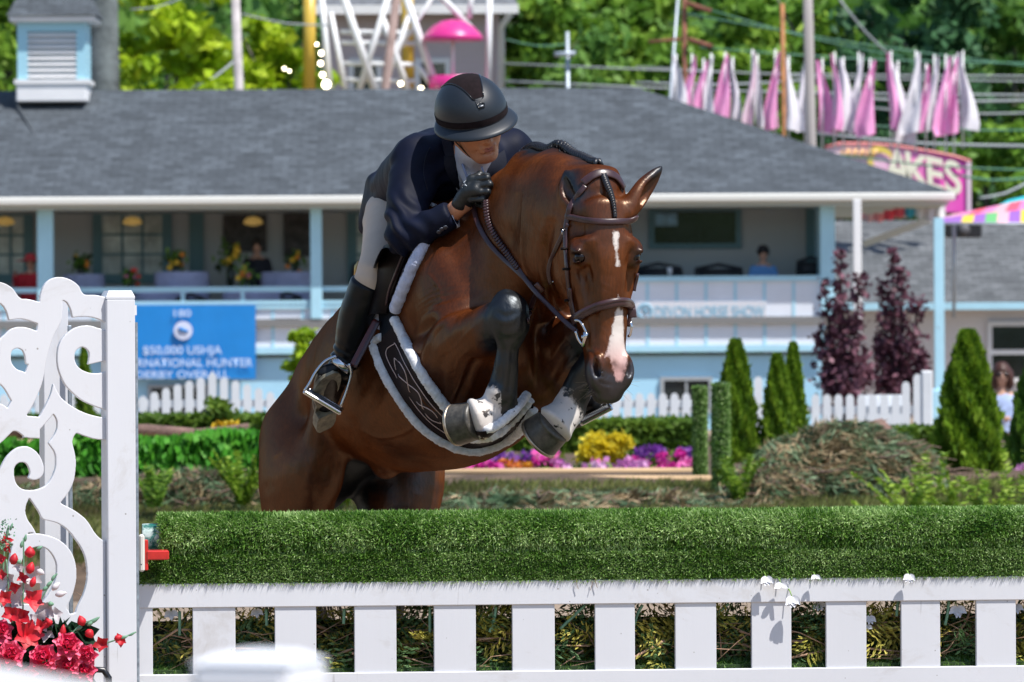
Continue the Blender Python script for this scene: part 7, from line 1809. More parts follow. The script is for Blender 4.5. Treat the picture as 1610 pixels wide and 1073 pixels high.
def spl(pts, n): return [tuple(p) for p in spline([np.array(p, float) for p in pts], n)]
def sheet_on(name, Lc, Rc, n, m, off, bvh, mt, parent, thick=.003, bulge=0.0, back=None, push=None):
    """a skin laid over a surface between two pixel curves, with real thickness"""
    Lp, Rp = spl(Lc, n), spl(Rc, n); rows = []; rows2 = []; last = None
    for i in range(n):
        row = []; row2 = []
        for j in range(m):
            t = j / (m - 1); px = Lp[i][0] * (1 - t) + Rp[i][0] * t; py = Lp[i][1] * (1 - t) + Rp[i][1] * t
            c, nr = proj(px, py, 0, bvh)
            if c is None:
                c, nr = (last if last is not None else (Q(px, py, 200), np.array([0, -1., 0])))
                dpt = c[1]; c = np.array(P(px, py, dpt))
            last = (c, nr)
            o_ = off + bulge * math.sin(math.pi * t)
            view = unit(np.array([0, 0, CAMZ]) - c)
            dirn = unit(nr + view * .8)
            row.append(c + dirn * (o_ + thick)); row2.append(c + dirn * o_)
        rows.append(row); rows2.append(row2)
    mb = MB(); V = [p for r in rows for p in r] + [p for r in rows2 for p in r]; K = n * m
    Fs = []
    for i in range(n - 1):
        for j in range(m - 1):
            a = i * m + j; Fs.append((a, a + 1, a + m + 1, a + m)); Fs.append((K + a, K + a + m, K + a + m + 1, K + a + 1))
    for i in range(n - 1):
        for j in (0, m - 1):
            a = i * m + j; f = (a, a + m, K + a + m, K + a); Fs.append(f if j == 0 else f[::-1])
    for j in range(m - 1):
        for i in (0, n - 1):
            a = i * m + j; f = (a, K + a, K + a + 1, a + 1); Fs.append(f if i == 0 else f[::-1])
    V = np.array(V)
    for _ in range(2):   # smooth the laid surface a little
        for base in (0, K):
            G = V[base:base + K].reshape(n, m, 3).copy(); S_ = G.copy()
            S_[1:-1, :] = (G[:-2, :] + G[2:, :] + 2 * G[1:-1, :]) / 4; S_[:, 1:-1] = (S_[:, :-2] + S_[:, 2:] + 2 * S_[:, 1:-1]) / 4
            V[base:base + K] = S_.reshape(-1, 3)
    mb.add(V, Fs); o = mb.build(name, mt, parent, autosmooth=50)
    return o, V[:K].reshape(n, m, 3)
def ribbon(mb, pts, nrm, w, h, n=8, taper=None):
    """strap of width w and thickness h through pts with surface normals"""
    m = len(pts); V = []; Fs = []
    for i in range(m):
        t = unit(pts[min(i + 1, m - 1)] - pts[max(i - 1, 0)]); nn_ = nrm[i] - t * np.dot(nrm[i], t); nn_ = unit(nn_); sd = np.cross(t, nn_)
        ww = w * (taper[i] if taper else 1)
        for k in range(n):
            a = 2 * math.pi * (k + .5) / n; ca, sa = math.cos(a), math.sin(a)
            V.append(pts[i] + sd * math.copysign(abs(ca) ** .5, ca) * ww / 2 + nn_ * math.copysign(abs(sa) ** .5, sa) * h / 2)
    for i in range(m - 1):
        for k in range(n):
            k2 = (k + 1) % n; Fs.append((i * n + k, i * n + k2, (i + 1) * n + k2, (i + 1) * n + k))
    Fs.append(tuple(range(n))[::-1]); Fs.append(tuple((m - 1) * n + k for k in range(n)))
    mb.add(V, Fs)
def strap_px(mb, pts, w, h, off, bvh=None, n=24, free=None):
    """pixel path laid on the horse; free=(dz0,dz1): hangs free between two depths, never inside the horse"""
    pp = spl(pts, n); C = []; Nn = []
    lastd = None
    for i, (px, py) in enumerate(pp):
        c, nr = proj(px, py, 0, bvh)
        view = unit(np.array([0, 0, CAMZ]) - np.array(P(px, py, 16)))
        if free is not None:
            z = D0 + (free[0] + (free[1] - free[0]) * i / (n - 1)) / 542.0
            if c is not None: z = min(z, c[1] - off - h)
            C.append(np.array(P(px, py, z))); Nn.append(view if nr is None else unit(nr * .3 + view))
        else:
            if c is None:
                C.append(np.array(P(px, py, lastd if lastd else 16.3))); Nn.append(view); continue
            lastd = c[1]; d_ = unit(nr + view * .5); C.append(c + d_ * (off + h / 2)); Nn.append(unit(nr + view * .3))
    C = np.array(C)
    for _ in range(2): C[1:-1] = (C[:-2] + C[2:] + 2 * C[1:-1]) / 4
    Nn = np.array(Nn)
    for _ in range(3): Nn[1:-1] = (Nn[:-2] + Nn[2:] + 2 * Nn[1:-1]) / 4
    ribbon(mb, list(C), list(Nn), w, h)
    return C, Nn

# lapels, collar, buttons, seams
NAVY2 = mat("navy collar", (.0035, .005, .016), .75, bmp=.2, bscale=400)
sheet_on("lapel", [(716, 238), (724, 258), (738, 286), (742, 300)], [(698, 246), (700, 268), (716, 292), (730, 306)], 14, 6, .003, JB, NAVY2, RIDER, .003)
sheet_on("lapel", [(768, 254), (764, 268), (756, 284)], [(792, 236), (796, 262), (778, 284)], 12, 6, .003, JB, NAVY2, RIDER, .003)
sheet_on("collar", [(706, 214), (712, 232), (720, 244)], [(694, 222), (697, 238), (702, 248)], 10, 5, .004, JB, NAVY2, RIDER, .004)
mb = MB()
strap_px(mb, [(676, 232), (668, 250), (666, 275), (672, 300)], .0022, .0016, .0012, JB, 22)
mb.build("seam", NAVY2, RIDER, smooth=True)
BUTTON = mat("button", (.10, .11, .14), .3, metal=.6)
for px, py in ((694, 360), (700, 357), (690, 364)):
    c, nr = proj(px, py, .002, JB)
    if c is None: continue
    a = unit(np.cross(nr, (0, 0, 1))); mb = MB(); mb.lathe([(.0001, .0035), (.004, .0035), (.0065, .003), (.0072, .001), (.0065, 0)], c, 14, ax=[a, np.cross(nr, a), nr])
    mb.build("button", BUTTON, RIDER, smooth=True)
# shirt, stock and belt
SHIRT = mat("white shirt", (.62, .65, .74), .6, bmp=.3, bscale=200)
s = SDF(*grid(Q(690, 320, 100), Q(790, 220, 330), .004))
s.loft([(Rd(-2, 0, -8.5), Rf, .060, .062), (Q(738, 262, 232), latR, .052, .06), (Q(738, 284, 222), latR, .05, .06)], k=.02, cap=.3)
s.loft([(Q(738, 262, 205), (1, 0, 0), .040, .03), (Q(741, 292, 200), (1, 0, 0), .020, .02)], k=.01)
cloth("shirt", s, SHIRT, lambda V: noise3(V, 40, 8) * .002, 1)
mb = MB(); mb.tube([Q(757, 262, 165), Q(761, 274, 168), Q(759, 290, 172)], .003, 6); mb.tube([Q(727, 258, 180), Q(732, 272, 178), Q(738, 286, 176)], .004, 6); mb.build("shirt_placket", mat("shirt edge", (.30, .36, .55), .6), RIDER, smooth=True)
mb = MB(); mb.tube([Q(668, 318, 228), Q(676, 321, 214), Q(684, 324, 206)], .010, 8, flat=(1, .6)); mb.build("belt", mat("pale belt", (.5, .52, .55), .5, var=.5, vscale=140, bmp=.4, bscale=200), RIDER, smooth=True)
mb = MB(); mb.tube([Q(704, 346, 104), Q(717, 341, 100)], [.034, .032], 14); mb.build("shirt_cuff", SHIRT, RIDER, smooth=True)

# ---- gloves with five fingers closed on the rein
GLOVE = mat("black glove", (.010, .013, .015), .42, bmp=.3, bscale=260, spec=.5)
def glove(o, k, flip=1):
    s = SDF(*grid(np.array(o) - .11, np.array(o) + .11, .0028))
    g = lambda x, y, z: np.array(o) + np.array([x, z, -y]) * PX       # offsets in subject pixels: right, down, away
    s.loft([(g(-20, 20, 8), (1, .2, .5), .030, .026), (g(-8, 6, 2), (1, .2, .6), .036, .027), (g(4, -4, -2), (.8, .3, .8), .040, .026)], k=.012)
    F_ = [((0, -17, -6), (21, -20, -14), (26, -8, 2), (14, -4, 10)), ((2, -7, -12), (25, -9, -18), (27, 4, 0), (14, 6, 8)),
          ((0, 4, -14), (22, 2, -18), (23, 15, -2), (10, 14, 8)), ((-4, 15, -12), (15, 14, -15), (15, 25, -2), (5, 22, 6))]
    for i, f in enumerate(F_):
        r = (.0096, .0100, .0096, .0084)[i]
        s.chain([g(*q) for q in f], [r * 1.12, r, r * .95, r * .85], k=.005)
    s.chain([g(-12, -2, -6), g(-4, -18, -4), g(10, -26, 2), g(22, -24, 8)], [.014, .012, .0105, .009], k=.007)
    V, Qd = s.mesh(); V = relax(V, Qd, 1, .4); N = vnormals(V, Qd); V += N * (noise3(V, 70, 3) * .0010)[:, None]
    me = np_mesh("glove", V, quads=Qd); link("glove", me, GLOVE, RIDER)
    return BVHTree.FromPolygons([tuple(v) for v in V], [tuple(map(int, q)) for q in Qd])
GB = glove(Q(745, 300, 80), 1)
glove(Q(782, 304, 140), 1)
mb = MB()
for pts in ([(729, 287), (733, 284)], [(731, 290), (734, 293)], [(728, 291), (727, 296)], [(731, 286), (731, 292)]):
    strap_px(mb, [pts[0], ((pts[0][0] + pts[1][0]) / 2, (pts[0][1] + pts[1][1]) / 2), pts[1]], .0022, .001, .0005, GB, 5)
mb.build("glove_mark", mat("silver print", (.6, .65, .7), .4), RIDER)

# ---- breeches and boots
BREECH = mat("beige breeches", (.60, .47, .36), .7, var=.07, vscale=12, bmp=.25, bscale=300, bdist=.001, sheen=.1)
s = SDF(*grid(Q(540, 480, 120), Q(900, 290, 700), .0055))
s.loft([(Q(645, 318, 520), latR, .12, .10), (Q(635, 330, 500), latR, .12, .10)], k=.02)
s.loft([(Q(622, 322, 480), latR, .085, .095), (Q(612, 350, 385), latR, .078, .088), (Q(603, 385, 315), latR, .064, .070), (Q(592, 415, 260), latR, .052, .056), (Q(583, 436, 243), latR, .048, .050), (Q(577, 462, 250), latR, .044, .048)], k=.03)
s.loft([(Q(700, 330, 540), latR, .085, .095), (Q(790, 390, 480), latR, .07, .08), (Q(850, 440, 420), latR, .046, .05), (Q(870, 480, 420), latR, .045, .05)], k=.03)
cloth("breeches", s, BREECH, lambda V: noise3(V * [1.5, 1, .6], 20, 12) * .002 + np.sin(noise3(V, 9, 5) * 9 + V[:, 2] * 60) * .0010, 2)
BOOT = mat("black boot leather", (.006, .0065, .0075), .34, bmp=.2, bscale=60, bdist=.003, spec=.24)
SOLE = mat("boot sole", (.20, .18, .13), .5, var=.6, vscale=35, bmp=.4, bscale=120, spec=.3)
def boot(kn_, mid, an, heel, toe, lat, clasp=False):
    s = SDF(*grid(np.min([kn_, an, heel, toe], 0) - .12, np.max([kn_, an, heel, toe], 0) + .12, .005))
    s.loft([(kn_, latR, .050, .055), ((kn_ + mid) / 2, latR, .051, .058), (mid, latR, .048, .056), ((mid + an) / 2, latR, .041, .048), (an, latR, .036, .044)], k=.01, cap=.2)
    up = unit(kn_ - an)
    s.loft([(an, lat, .036, .046), (heel + up * .035 + unit(toe - heel) * .02, lat, .034, .040)], k=.02)
    s.loft([(heel + up * .030, lat, .032, .032), (heel + (toe - heel) * .35 + up * .034, lat, .034, .034), (heel + (toe - heel) * .7 + up * .026, lat, .043, .026), (toe + up * .022, lat, .038, .020)], k=.02, cap=.6)
    def dz(V):
        w = 1 - smooth01(np.linalg.norm(V - an, axis=1), .04, .10)
        return w * np.sin((V - an) @ unit(kn_ - an) * 210 + 2 * noise3(V, 30, 4)) * .0028 + noise3(V, 25, 7) * .0016
    o, bv = cloth("boot", s, BOOT, dz, 2)
    sd = unit(np.array(lat)); ax = unit(toe - heel); nz = unit(np.cross(sd, ax))
    if nz.dot(up) < 0: nz = -nz
    L = np.linalg.norm(toe - heel)
    def outl(a0, a1, prof):
        pts = [(a0 + (a1 - a0) * t, w) for t, w in prof] + [(a0 + (a1 - a0) * t, -w) for t, w in prof[::-1]]
        return pts
    mb = MB()
    mb.prism(outl(L * .34, L * 1.13, [(0, .022), (.1, .030), (.35, .041), (.6, .045), (.78, .042), (.9, .031), (.97, .016)]), heel - nz * .012, ax, sd, nz, .010)
    mb.prism(outl(-.034, L * .24, [(0, .018), (.12, .027), (.35, .032), (.8, .032), (1, .029)]), heel - nz * .034, ax, sd, nz, .026)
    mb.prism(outl(-.030, L * .45, [(0, .018), (.12, .026), (.35, .031), (.8, .027), (1, .024)]), heel - nz * .0085, ax, sd, nz, .006)
    mb.build("boot_sole", SOLE, o, autosmooth=40)
    return o
bootR = boot(Q(578, 446, 243), Q(557, 505, 265), Q(541, 570, 288), Q(505, 654, 326), Q(514, 592, 222), unit((-.90, -.20, -.40)))
bootL = boot(Q(853, 448, 420), Q(884, 522, 400), Q(914, 602, 380), Q(898, 652, 370), Q(948, 640, 300), unit((.35, .6, .45)))
mb = MB(); c = Q(558, 437, 262); mb.tube([c, c + [.004, 0, .035], c + [.010, 0, .05]], [.004, .006, .002], 8); mb.build("boot_clasp", mat("brass", (.55, .40, .18), .3, metal=.9), RIDER, smooth=True)

# ---- helmet
HELM = mat("matte helmet shell", (.010, .015, .022), .46, bmp=.06, bscale=900, spec=.5)
SUEDE = mat("brown suede", (.010, .0055, .0065), .95, var=.35, vscale=60, spec=.2)
GLOSS = mat("gloss black trim", (.01, .011, .013), .2)
SILV = mat("silver trim", (.45, .47, .5), .5, metal=.8)
HC = Rd(-1.2, 0, 2.4)
HELMET_S = (.124, .1055, .109)
def hp(az, el, k=1.0):
    """point of the shell: azimuth from the front towards the rider's right, elevation"""
    v = np.array([math.cos(el) * math.cos(az), math.cos(el) * math.sin(az), math.sin(el)])
    q = v * np.array(HELMET_S) * k
    return HC + Ff * q[0] + Rf * q[1] + Uf * q[2]
mb = MB(); rows = []
for el in np.linspace(math.radians(-14), math.radians(89.5), 30):
    rows.append([hp(az, el) for az in np.linspace(-math.pi, math.pi, 61)])
mb.sheet(rows)
rows = [[hp(az, math.radians(-14), k) for az in np.linspace(-math.pi, math.pi, 61)] for k in (1.0, .93)]
mb.sheet(rows)
helm = mb.build("helmet", HELM, RIDER, smooth=True)
mb = MB(); rows = []        # brim: wide all round the front
for t, dr, du, in ((0, -.004, -.010), (.35, .010, -.016), (.7, .022, -.024), (1, .030, -.032), (1.05, .029, -.036), (.7, .020, -.029), (.3, .006, -.021), (0, -.006, -.015)):
    row = []
    for az in np.linspace(math.radians(-118), math.radians(118), 49):
        w = max(0, math.cos(az * .80)) ** .5
        p = hp(az, math.radians(-3)); d = unit((p - HC) - Uf * (p - HC).dot(Uf))
        ext = dr * (1.0 + .25 * math.cos(az)) * w if dr > 0 else dr
        row.append(p + d * ext + Uf * (du * (.55 + .45 * w)))
    rows.append(row)
mb.sheet([r for r in rows]); mb.build("brim", HELM, helm, smooth=True)
mb = MB(); mb.sheet([[hp(az, math.radians(e_), 1.012) for az in np.linspace(-2.1, 2.1, 45)] for e_ in (-6.5, -4, 0, 3.5)])
mb.build("helmet_band", SUEDE, helm, smooth=True)
mb = MB(); rows = []          # suede centre panel
for el in np.linspace(math.radians(38), math.radians(128), 16):
    t = (el - math.radians(38)) / math.radians(90)
    hw2 = math.radians(9 + 24 * min(1, t * 1.2))
    row = []
    for u in np.linspace(-1, 1, 11):
        v = np.array([math.cos(el), math.sin(hw2 * u) * 1.0, math.sin(el)]); v[[0, 2]] *= math.cos(hw2 * u); v /= np.linalg.norm(v)
        q = v * np.array(HELMET_S) * 1.010; row.append(HC + Ff * q[0] + Rf * q[1] + Uf * q[2])
    rows.append(row)
mb.sheet(rows); mb.build("helmet_panel", SUEDE, helm, smooth=True)
mb = MB()
for side in (0, -1):
    mb.tube([r[side] for r in rows], .0022, 6)
r0 = rows[0]
nose_ = [r0[0], hp(math.radians(7.0), math.radians(27), 1.012), hp(math.radians(4.5), math.radians(22), 1.012), hp(math.radians(-4.5), math.radians(22), 1.012), hp(math.radians(-7.0), math.radians(27), 1.012), r0[-1]]
mb.tube(nose_, .002, 6); mb.build("panel_edge", GLOSS, helm, smooth=True)
mb = MB(); mb.sheet([[hp(math.radians(a), math.radians(e_), 1.014) for a in (-8, -4, 0, 4, 8)] for e_ in (29, 33, 37)]); mb.build("helmet_badge", mat("dark vent", (.02, .022, .025), .45), helm, smooth=True)
mb = MB(); mb.tube([hp(math.radians(4), math.radians(25), 1.008), hp(0, math.radians(24.5), 1.01), hp(math.radians(-4), math.radians(25), 1.008)], .0022, 6); mb.build("helmet_trim", SILV, helm, smooth=True)
mb = MB(); mb.tube([Rd(-1, 7.6, -1), Rd(1.2, 7.0, -5), Rd(3.5, 4.4, -9.6), Rd(4.6, 0, -12.0), Rd(3.5, -4.4, -9.6), Rd(1, -7, -4)], .004, 8, flat=(1.4, .5)); mb.build("chin_strap", mat("strap black", (.012, .012, .014), .5), helm, smooth=True)
# ---------------------------------------------------------------- saddle, girth, bridle
LEATHER = mat("brown leather", (.045, .019, .021), .34, var=.25, vscale=40, bmp=.2, bscale=150, bdist=.001, spec=.6)
LEATHD = mat("dark saddle leather", (.006, .0035, .0035), .55, var=.2, vscale=30, bmp=.2, bscale=120, spec=.14)
LEATHR = mat("red brown leather", (.085, .020, .018), .33, bmp=.2, bscale=150)
STEEL = mat("polished steel", (.62, .62, .64), .17, metal=1.0)
NAVYW = mat("navy webbing", (.005, .008, .014), .7, bmp=.3, bscale=300, spec=.15)
def fleece_mat(name, c):
    m = bpy.data.materials.new(name); nt, N, L, b = nodes_of(m)
    v = N.new("ShaderNodeTexVoronoi"); v.inputs["Scale"].default_value = 190; tc = N.new("ShaderNodeTexCoord"); L.new(tc.outputs["Object"], v.inputs["Vector"])
    n = noise(nt, 60, 4)
    L.new(ramp(nt, n.outputs[0], [(.3, tuple(x * .72 for x in c)), (.65, c)]).outputs[0], b.inputs["Base Color"])
    b.inputs["Roughness"].default_value = .95; b.inputs["Sheen Weight"].default_value = .4
    bump(nt, b, v.outputs["Distance"], -1.0, .006); return m
FLW = fleece_mat("white fleece", (.80, .80, .82)); FL_SHADE = fleece_mat("white fleece with painted shade", (.58, .63, .82))  # pad fleece is white too, with bluish shade put into its colour
def fleece_tube(mb, C, r, seed=0):
    C = np.array(C); m = len(C); K = max(60, int(np.linalg.norm(np.diff(C, axis=0), axis=1).sum() / .004))
    S_ = np.array(spline(list(C), K)); T = np.gradient(S_, axis=0); T /= np.linalg.norm(T, axis=1, keepdims=True)
    n = 20; rr = np.random.default_rng(seed); V = []
    for i in range(K):
        u = np.cross(T[i], (0, -1, 0.01)); u /= np.linalg.norm(u); w = np.cross(u, T[i])
        e = min(1, i / 3 + .3, (K - 1 - i) / 3 + .3)
        for k in range(n):
            a = 2 * math.pi * k / n
            V.append(S_[i] + (u * math.cos(a) + w * math.sin(a)) * r * e * (1 + rr.uniform(-.05, .06) + .10 * float(noise3((S_[i] + u * math.cos(a) * .01 + w * math.sin(a) * .01)[None], 260, seed, 2)[0])))
    Fs = [(i * n + k, i * n + (k + 1) % n, (i + 1) * n + (k + 1) % n, (i + 1) * n + k) for i in range(K - 1) for k in range(n)]
    Fs += [tuple(range(n))[::-1], tuple((K - 1) * n + k for k in range(n))]
    mb.add(V, Fs)
def laid(pts, n, off, bvh=None):
    out = []; last = 16.9
    for px, py in spl(pts, n):
        c, nr = proj(px, py, 0, bvh)
        if c is None: out.append(np.array(P(px, py, last))); continue
        view = unit(np.array([0, 0, CAMZ]) - c); q = c + unit(nr + view * .6) * off; last = q[1]; out.append(q)
    out = np.array(out)
    for _ in range(3): out[1:-1] = (out[:-2] + out[2:] + 2 * out[1:-1]) / 4
    return out

# ---- girth with belly guard
def root(name, q, label, cat): return empty(name, (float(q[0]), float(q[1]), float(q[2])), label, cat)
GIRTH = root("girth", Q(660, 640, 150), "brown stitched belly guard girth edged in white fleece round the horse", "girth")
GL = [(591, 541), (602, 575), (624, 615), (647, 648), (677, 679), (714, 699), (740, 705), (768, 701), (798, 688), (822, 668), (840, 640)]
GR = [(624, 502), (637, 528), (650, 556), (671, 595), (691, 625), (714, 650), (742, 671), (766, 673), (790, 657), (812, 634), (828, 616)]
def lerp_c(A, B, t): return [(a[0] * (1 - t) + b[0] * t, a[1] * (1 - t) + b[1] * t) for a, b in zip(A, B)]
sheet_on("leather_panel", lerp_c(GL, GR, .10), lerp_c(GL, GR, .90), 60, 10, .010, HBVH, mat("girth leather", (.013, .0065, .008), .62, var=.2, vscale=50, bmp=.2, bscale=400, spec=.15), GIRTH, .004)
mb = MB(); fleece_tube(mb, laid(GL, 40, .012), .0155, 1); fleece_tube(mb, laid(GR[:7], 30, .012), .0155, 2); mb2 = mb
fleece_tube(mb, laid(lerp_c(GL, GR, .62)[6:], 14, .012), .017, 4); fleece_tube(mb, laid(lerp_c(GL, GR, .9)[6:], 14, .010), .013, 5)
fleece_tube(mb, laid([(591, 541), (598, 532), (604, 531)], 6, .012), .012, 3)
mb.build("fleece_edge", FLW, GIRTH, smooth=True)
STITCH = mat("cream stitching", (.66, .50, .46), .7)
mb = MB()
def st(pts, n=30): strap_px(mb, pts, .0022, .0016, .0150, None, n)
A_, B_ = lerp_c(GL, GR, .30)[0:6], lerp_c(GL, GR, .72)[0:6]
A_ = A_[:]; A_[0] = (614, 548); B_ = B_[:]; B_[0] = (625, 541)
st(A_); st(B_); st([A_[0], (619, 544), B_[0]], 5)
cen = spl(lerp_c(GL, GR, .51)[1:6], 40)
for sgn in (1, -1):
    pts = []
    for i, (x, y) in enumerate(cen[4:34]):
        t = i / 29; a = math.sin(t * math.pi * 3) * 6 * sgn
        x1, y1 = cen[min(i + 5, 39)]; dx, dy = x1 - x, y1 - y; l = math.hypot(dx, dy) + 1e-6
        pts.append((x - dy / l * a, y + dx / l * a))
    strap_px(mb, pts, .0026, .0018, .0165, None, 70)
mb.build("stitching", STITCH, GIRTH, smooth=True)
sheet_on("billet_strap", [(598, 480), (600, 508), (602, 532)], [(626, 480), (622, 500), (620, 516)], 10, 5, .008, HBVH, NAVYW, GIRTH, .006)

# ---- saddle pad and saddle
PAD = root("saddle_pad", Q(640, 450, 280), "fleece edged saddle pad showing pale beside the dark saddle flap", "saddle pad")
PL = [(664, 382), (655, 398), (646, 418), (633, 452), (622, 482)]; PR = [(683, 372), (672, 400), (660, 424), (645, 456), (630, 494)]
mid = lerp_c(PL, PR, .5)
mb = MB(); fleece_tube(mb, laid(mid, 30, .014), .0190, 7); mb.build("fleece_edge", FL_SHADE, PAD, smooth=True)
sheet_on("pad_cloth", [(590, 470), (584, 495), (582, 514)], [(640, 400), (626, 470), (604, 520)], 14, 8, .004, HBVH, mat("pad cotton", (.50, .53, .66), .8, bmp=.4, bscale=90), PAD, .008)
SADDLE = root("saddle", Q(650, 330, 420), "dark brown jumping saddle under the rider in beige breeches", "saddle")
sheet_on("saddle_flap", [(611, 390), (600, 412), (593, 440), (589, 470), (586, 502)], [(654, 386), (645, 410), (636, 434), (627, 460), (616, 494)], 26, 12, .020, HBVH, LEATHD, SADDLE, .010, bulge=.03)
mb = MB(); C = laid([(612, 384), (600, 412), (592, 444), (588, 474), (585, 502)], 20, .050); mb.tube(C, .0045, 8)
C = laid([(654, 386), (643, 410), (634, 436), (626, 456), (621, 480)], 16, .036); mb.tube(C, .0035, 8); mb.build("flap_piping", LEATHER, SADDLE, smooth=True)
s = SDF(*grid(Bd(-60, 25, 20) - .3, Bd(10, -25, 50) + .3, .009))
s.loft([(Bd(6, 0, 38), br, .09, .05), (Bd(-8, 0, 36), br, .11, .04), (Bd(-22, 0, 33), br, .14, .04), (Bd(-34, 0, 35), br, .13, .04), (Bd(-38, 0, 38), br, .11, .03)], k=.02)
s.loft([(Bd(-4, -14, 30), bu, .12, .03), (Bd(-2, -27, 12), bu, .16, .02), (Bd(2, -31, -6), bu, .14, .012)], k=.03)
V, Qd = s.mesh(); V = relax(V, Qd, 2); me = np_mesh("saddle_seat", V, quads=Qd); link("saddle_seat", me, LEATHD, SADDLE)

# ---- stirrups
def stirrup(name, label, pts_l, pts_r, tread, leather, dz):
    r = root(name, Q(*tread[0], dz), label, "stirrup")
    q = lambda p, e=0: Q(p[0], p[1], dz + e)
    mb = MB(); mb.tube(spline([q(p) for p in pts_l], 14), .0058, 10, flat=(1.2, .8)); mb.tube(spline([q(p) for p in pts_r], 14), .0058, 10, flat=(1.2, .8))
    mb.build("stirrup_arm", STEEL, r, smooth=True)
    a, b = q(tread[0]), q(tread[1]); ax = unit(b - a); c = (a + b) / 2
    nrm = unit(np.cross(ax, (0, 1, .25))); dp = unit(np.cross(nrm, ax))
    mb = MB(); L = np.linalg.norm(b - a)
    mb.bevbox(c - dp * .000, (L, .012, .012), .003, [ax, nrm, dp]); mb.bevbox(c + dp * .052, (L * .9, .012, .012), .003, [ax, nrm, dp])
    for t in (-.5, .5): mb.bevbox(c + ax * L * t * .94 + dp * .026, (.012, .012, .062), .003, [ax, nrm, dp])
    mb.build("tread", STEEL, r, autosmooth=30)
    mb = MB(); mb.box(c + dp * .026, (L * .86, .009, .040), [ax, nrm, dp])
    for t in np.linspace(-.4, .4, 14): mb.box(c + ax * L * .86 * t + dp * .026, (.003, .012, .040), [ax, nrm, dp])
    mb.build("tread_pad", mat("grey rubber", (.16, .17, .18), .6), r)
    if leather:
        mb = MB(); ribbon(mb, spline([q(p[:2], p[2]) for p in leather], 12), [unit((-.3, -1, .2))] * 12, .020, .005); mb.build("stirrup_leather", LEATHR, r, smooth=True)
        mb = MB(); lo = [q((p[0] + 4, p[1] + 2), p[2] - 3) for p in leather]; ribbon(mb, spline(lo, 12), [unit((-.3, -1, .2))] * 12, .012, .006); mb.build("leather_edge", LEATHER, r, smooth=True)
        mb = MB(); mb.tube([q((523, 565)), q((549, 583))], .010, 10, flat=(.5, 1.2)); mb.build("stirrup_eye", STEEL, r, smooth=True)
    return r
stirrup("stirrup", "steel stirrup on red brown leather under the rider's near boot", [(530, 560), (512, 568), (497, 585), (487, 603), (479, 615)], [(549, 572), (552, 588), (545, 614), (535, 640)], [(478, 616), (535, 650)],
        [(554, 576, 2), (572, 541, 6), (592, 503, 12)], 216)
stirrup("stirrup", "steel stirrup under the far boot behind the horse's white hoof", [(944, 604), (950, 618), (958, 628), (962, 636)], [(930, 618), (920, 640), (913, 658)], [(914, 667), (962, 642)], None, 270)

# ---- bridle and reins
BRIDLE = root("bridle", Hd(30, 9, -5), "brown leather bridle with padded noseband on the bay horse's head", "bridle")
mb = MB(); strap_px(mb, [(906, 502), (918, 494), (934, 486), (952, 479), (972, 475), (984, 477), (992, 486), (994, 500)], .027, .016, .002, None, 40); nb = mb.build("noseband", LEATHER, BRIDLE, smooth=True)
mb = MB(); strap_px(mb, [(908, 499), (920, 491), (936, 483), (953, 476), (972, 472), (984, 474), (991, 482)], .010, .008, .012, None, 36); mb.build("noseband_padding", LEATHER, nb, smooth=True)
mb = MB(); strap_px(mb, [(891, 341), (902, 342), (920, 346), (945, 349), (970, 349), (988, 347), (999, 341)], .018, .009, .002, None, 30); mb.build("browband", LEATHER, BRIDLE, smooth=True)
mb = MB(); strap_px(mb, [(894, 345), (896, 330), (903, 316), (914, 302), (921, 293)], .016, .006, .004, None, 14)
cr_ = [Hd(1.0, 5.6, -1.0), Hd(-.6, 4.0, .2), Hd(-1.6, 1.5, .4), Hd(-1.4, -1.6, .2), Hd(-.2, -4.0, -.6), Hd(2.2, -6.0, -2)]
cs2 = []
for q in spline(cr_, 20):
    n_, nr, _, _ = HBVH.find_nearest(Vector(q)); cs2.append((np.array(n_) + np.array(nr) * .006, np.array(nr)))
ribbon(mb, [c for c, _ in cs2], [n for _, n in cs2], .024, .007); mb.build("headpiece", LEATHER, BRIDLE, smooth=True)
mb = MB(); strap_px(mb, [(894, 342), (891, 360), (891, 385), (893, 415), (896, 450), (900, 480), (905, 512)], .0145, .006, .004, None, 34)
strap_px(mb, [(900, 452), (905, 476), (909, 500)], .010, .005, .010, None, 12); mb.build("cheekpiece", LEATHER, BRIDLE, smooth=True)
mb = MB(); strap_px(mb, [(1000, 430), (999, 445), (997, 458)], .010, .006, .004, None, 8); strap_px(mb, [(992, 486), (990, 500), (988, 514)], .012, .006, .004, None, 8); mb.build("cheekpiece", LEATHER, BRIDLE, smooth=True)
mb = MB(); strap_px(mb, [(893, 352), (884, 370), (872, 395), (865, 412), (862, 430), (866, 446)], .012, .005, .006, None, 24, free=(-150, -120)); mb.build("throatlatch", LEATHER, BRIDLE, smooth=True)
mb = MB()
for y in (362, 392, 422, 470): 
    c, nr = proj(891 + (y - 362) * .06, y, .011)
    if c is not None: mb.tube([c - Hr * .010, c + Hr * .010], .004, 6)
mb.build("keeper", LEATHD, BRIDLE, smooth=True)
mb = MB()
c, nr = proj(892, 366, .012); mb.tube([c + Lh * .008 - Hr * .007, c - Lh * .004 - Hr * .007, c - Lh * .008, c - Lh * .004 + Hr * .007, c + Lh * .008 + Hr * .007], .0014, 6)
c, nr = proj(868, 442, .012)
mb.tube([Q(855, 452, -60), Q(870, 443, -110)], .0022, 6); mb.build("buckle", STEEL, BRIDLE, smooth=True)
